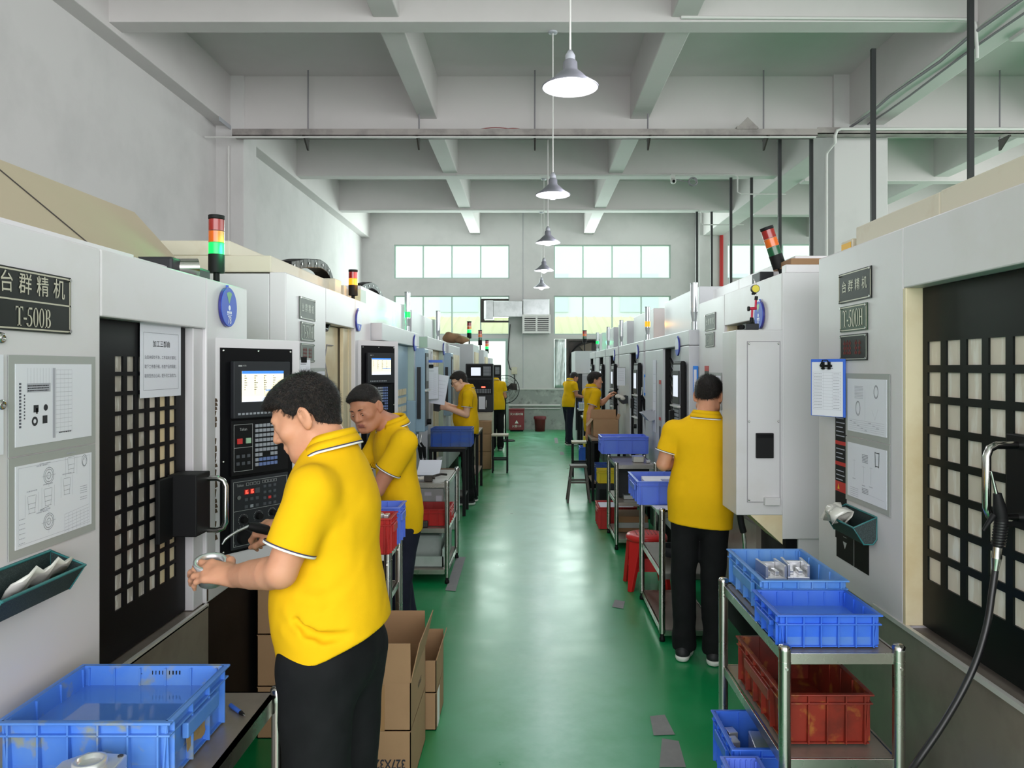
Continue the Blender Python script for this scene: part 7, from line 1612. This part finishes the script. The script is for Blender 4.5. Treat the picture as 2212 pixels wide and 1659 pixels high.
# ---- worker 2: behind the nearest, face turned to the camera
f2 = nv((-.86, -.50, 0)); r2 = nv((f2[1], -f2[0], 0)); pel = np.array((-.73, 4.26, .91)); neck = np.array((-.755, 4.21, 1.425))
J = dict(pel=pel, neck=neck, head=(-.886, 4.13, 1.532), hf=head_frame((-.36, -.93), .38, -.14), shL=neck - r2*.175 - (0, 0, .075), shR=neck + r2*.175 - (0, 0, .075), elL=(-.81, 4.05, 1.10), wrL=(-1.0, 4.03, 1.03), elR=(-.98, 4.36, 1.10), wrR=(-1.06, 4.20, 1.03),
         hpL=pel - r2*.085 - (0, 0, .05), hpR=pel + r2*.085 - (0, 0, .05), knL=(-.735, 4.17, .49), knR=(-.75, 4.36, .49), anL=(-.72, 4.19, .085), anR=(-.72, 4.39, .085), toe=[-.86, -.5], nfw=(-.75, -.6, -.2))
person('second worker, head bent and face towards the camera, behind the nearest worker', J, 'skin_tan', 'trouser_navy', res=.006, fine=.005, seed=5, chestw=.148, shorts=.42, hem=pel - np.array((0, 0, .06)), hair='hair', hairvol=.55, hairline=(.080, .074), fade=.034, nape=-.062, fadez=.052, strands=7000,
       hands=dict(L=dict(d=(-.9, -.2, -.1), n=(0, .2, -1), tdir=(-.2, .9, 0), curl=.4), R=dict(d=(-.9, -.3, -.1), n=(0, -.2, -1), tdir=(-.2, -.9, 0), curl=.4)),
       folds=[])

# ---- worker 3: bespectacled, side on further down the left
f3 = nv((-.96, -.10, 0)); r3 = nv((f3[1], -f3[0], 0)); pel = np.array((-.80, 9.8, .95)); neck = np.array((-.80, 9.8, 1.475))
J = dict(pel=pel, neck=neck, head=(-.905, 9.78, 1.575), hf=head_frame((-.97, -.2), .42), shL=neck - r3*.185 - (0, 0, .075), shR=neck + r3*.185 - (0, 0, .075), elL=(-.80, 9.60, 1.15), wrL=(-1.03, 9.60, 1.235), elR=(-.86, 10.02, 1.16), wrR=(-1.04, 9.78, 1.26),
         hpL=pel - r3*.09 - (0, 0, .05), hpR=pel + r3*.09 - (0, 0, .05), knL=(-.80, 9.68, .50), knR=(-.80, 9.9, .50), anL=(-.78, 9.68, .085), anR=(-.76, 9.92, .085), toe=[-.9, -.3])
person('bespectacled worker standing side on with both hands raised, behind the streaked crate', J, 'skin_pale', res=.008, fine=.0065, seed=9, chestw=.170, belly=.03, hem=pel - np.array((0, 0, .03)), lean_hem=(.18, 0, 1), glasses=True, hairvol=1.2,
       hands=dict(L=dict(d=(-.9, .2, .15), n=(0, .9, -.2), tdir=(-.2, .2, 1), curl=.7), R=dict(d=(-.9, -.2, .0), n=(0, -.9, -.2), tdir=(-.2, -.2, 1), curl=.7)))

# ---- worker 4: back view behind the control cabinet, head bowed out of sight
f4 = nv((-.35, .93, 0)); r4 = nv((f4[1], -f4[0], 0)); pel = np.array((-.70, 16.0, .93)); neck = np.array((-.74, 16.08, 1.46))
J = dict(pel=pel, neck=neck, head=(-.84, 16.26, 1.47), hf=head_frame((-.35, .93), .9), shL=neck - r4*.18 - (0, 0, .08), shR=neck + r4*.18 - (0, 0, .08), elL=(-.98, 16.15, 1.13), wrL=(-.95, 16.4, 1.1), elR=(-.53, 16.15, 1.13), wrR=(-.66, 16.4, 1.1),
         hpL=pel - r4*.085 - (0, 0, .05), hpR=pel + r4*.085 - (0, 0, .05), knL=(-.78, 16.0, .49), knR=(-.62, 16.0, .49), anL=(-.78, 16.0, .085), anR=(-.62, 15.98, .085), toe=[-.2, .95])
person('worker seen from behind with bowed head, half hidden by the black control cabinet', J, 'skin', res=.010, seed=12, chestw=.152, face=False, hem=pel - np.array((0, 0, .09)), hands=dict(L=dict(d=(0, 1, 0), n=(0, 0, -1), tdir=(1, 0, 0), curl=.4), R=dict(d=(0, 1, 0), n=(0, 0, -1), tdir=(-1, 0, 0), curl=.4)))

# ---- worker 5: furthest, on the right, back turned
f5 = nv((.86, .50, 0)); r5 = nv((f5[1], -f5[0], 0)); pel = np.array((.86, 17.1, .93)); neck = np.array((.90, 17.15, 1.44))
J = dict(pel=pel, neck=neck, head=(.985, 17.17, 1.515), hf=head_frame((.88, .45), .45), shL=neck - r5*.18 - (0, 0, .08), shR=neck + r5*.18 - (0, 0, .08), elL=(.98, 17.38, 1.10), wrL=(1.14, 17.32, 1.09), elR=(1.03, 16.95, 1.12), wrR=(1.14, 17.1, 1.08),
         hpL=pel - r5*.085 - (0, 0, .05), hpR=pel + r5*.085 - (0, 0, .05), knL=(.86, 17.22, .49), knR=(.88, 17.02, .49), anL=(.86, 17.22, .085), anR=(.88, 17.02, .085), toe=[.86, .5])
person('furthest worker, standing with bent arms at the white topped table', J, 'skin_tan', 'trouser_navy', res=.010, seed=15, chestw=.155, hair='hair', fadez=.05, hairvol=.5, hem=pel - np.array((0, 0, .08)),
       hands=dict(L=dict(d=(.9, -.3, -.1), n=(0, -.3, -1), tdir=(.2, -.9, .2), curl=.5), R=dict(d=(.9, .2, -.1), n=(0, .3, -1), tdir=(.2, .9, .2), curl=.5)))

# ---- worker 6: reaching for a machine door on the right
f6 = nv((.95, .30, 0)); r6 = nv((f6[1], -f6[0], 0)); pel = np.array((.90, 10.95, .93)); neck = np.array((.88, 10.95, 1.455))
J = dict(pel=pel, neck=neck, head=(.93, 10.97, 1.56), hf=head_frame((.97, .12), .02), shL=neck - r6*.18 - (0, 0, .075), shR=neck + r6*.18 - (0, 0, .075), elL=(1.05, 11.22, 1.22), wrL=(1.13, 11.20, 1.29), elR=(.835, 10.72, 1.10), wrR=(.815, 10.70, .86),
         hpL=pel - r6*.085 - (0, 0, .05), hpR=pel + r6*.085 - (0, 0, .05), knL=(.92, 11.04, .49), knR=(.92, 10.88, .49), anL=(.90, 11.05, .085), anR=(.90, 10.88, .085), toe=[.95, .3])
person('worker with full black hair touching a machine door handle on the right', J, 'skin', res=.008, fine=.0065, seed=19, chestw=.148, hairvol=1.6, strands=2500, hem=pel - np.array((0, 0, .10)),
       hands=dict(L=dict(d=(.55, .1, .8), n=(.8, .1, -.5), tdir=(-.1, -.9, .2), curl=.6), R=dict(d=(-.05, .0, -1), n=(.2, .9, 0), tdir=(1, 0, 0), curl=.45)))
t = thing('door_handle_bar', 'black door handle held by the worker with full black hair', 'handle', (1.27, 11.3, 1.4))
MB().tube([(1.30, 11.30, 1.42), (1.25, 11.28, 1.42), (1.245, 11.28, 1.40), (1.245, 11.28, 1.22), (1.25, 11.28, 1.20), (1.30, 11.30, 1.20)], .012, 8).build('bar', 'blackmatte', t)

# ---- worker 7: back turned, on the right
f7 = nv((.22, .97, 0)); r7 = nv((f7[1], -f7[0], 0)); pel = np.array((1.03, 4.62, .92)); neck = np.array((1.065, 4.63, 1.43))
J = dict(pel=pel, neck=neck, head=(1.098, 4.70, 1.575), hf=head_frame((.42, .90), .25), shL=neck - r7*.195 - (0, 0, .07), shR=neck + r7*.175 - (0, 0, .07), elL=(.815, 4.68, 1.155), wrL=(1.0, 4.92, 1.14), elR=(1.22, 4.80, 1.15), wrR=(1.22, 5.02, 1.17),
         hpL=pel - r7*.09 - (0, 0, .05), hpR=pel + r7*.09 - (0, 0, .05), knL=(.93, 4.62, .49), knR=(1.10, 4.60, .49), anL=(.925, 4.60, .085), anR=(1.095, 4.53, .085), toe=[.35, .93])
person('worker seen from behind at the open machine on the right, in white soled shoes', J, 'skin', res=.006, fine=.0055, seed=23, chestw=.166, hem=pel - np.array((0, 0, .125)), lean_hem=(.10, 0, 1), hairvol=1.25, sleeve=.64, nape=-.04, strands=7000,
       hands=dict(L=dict(d=(.6, .7, 0), n=(.7, -.6, 0), tdir=(0, .2, 1), curl=.5), R=dict(d=(0, 1, .1), n=(-1, 0, 0), tdir=(0, 0, 1), curl=.5)),
       folds=[])
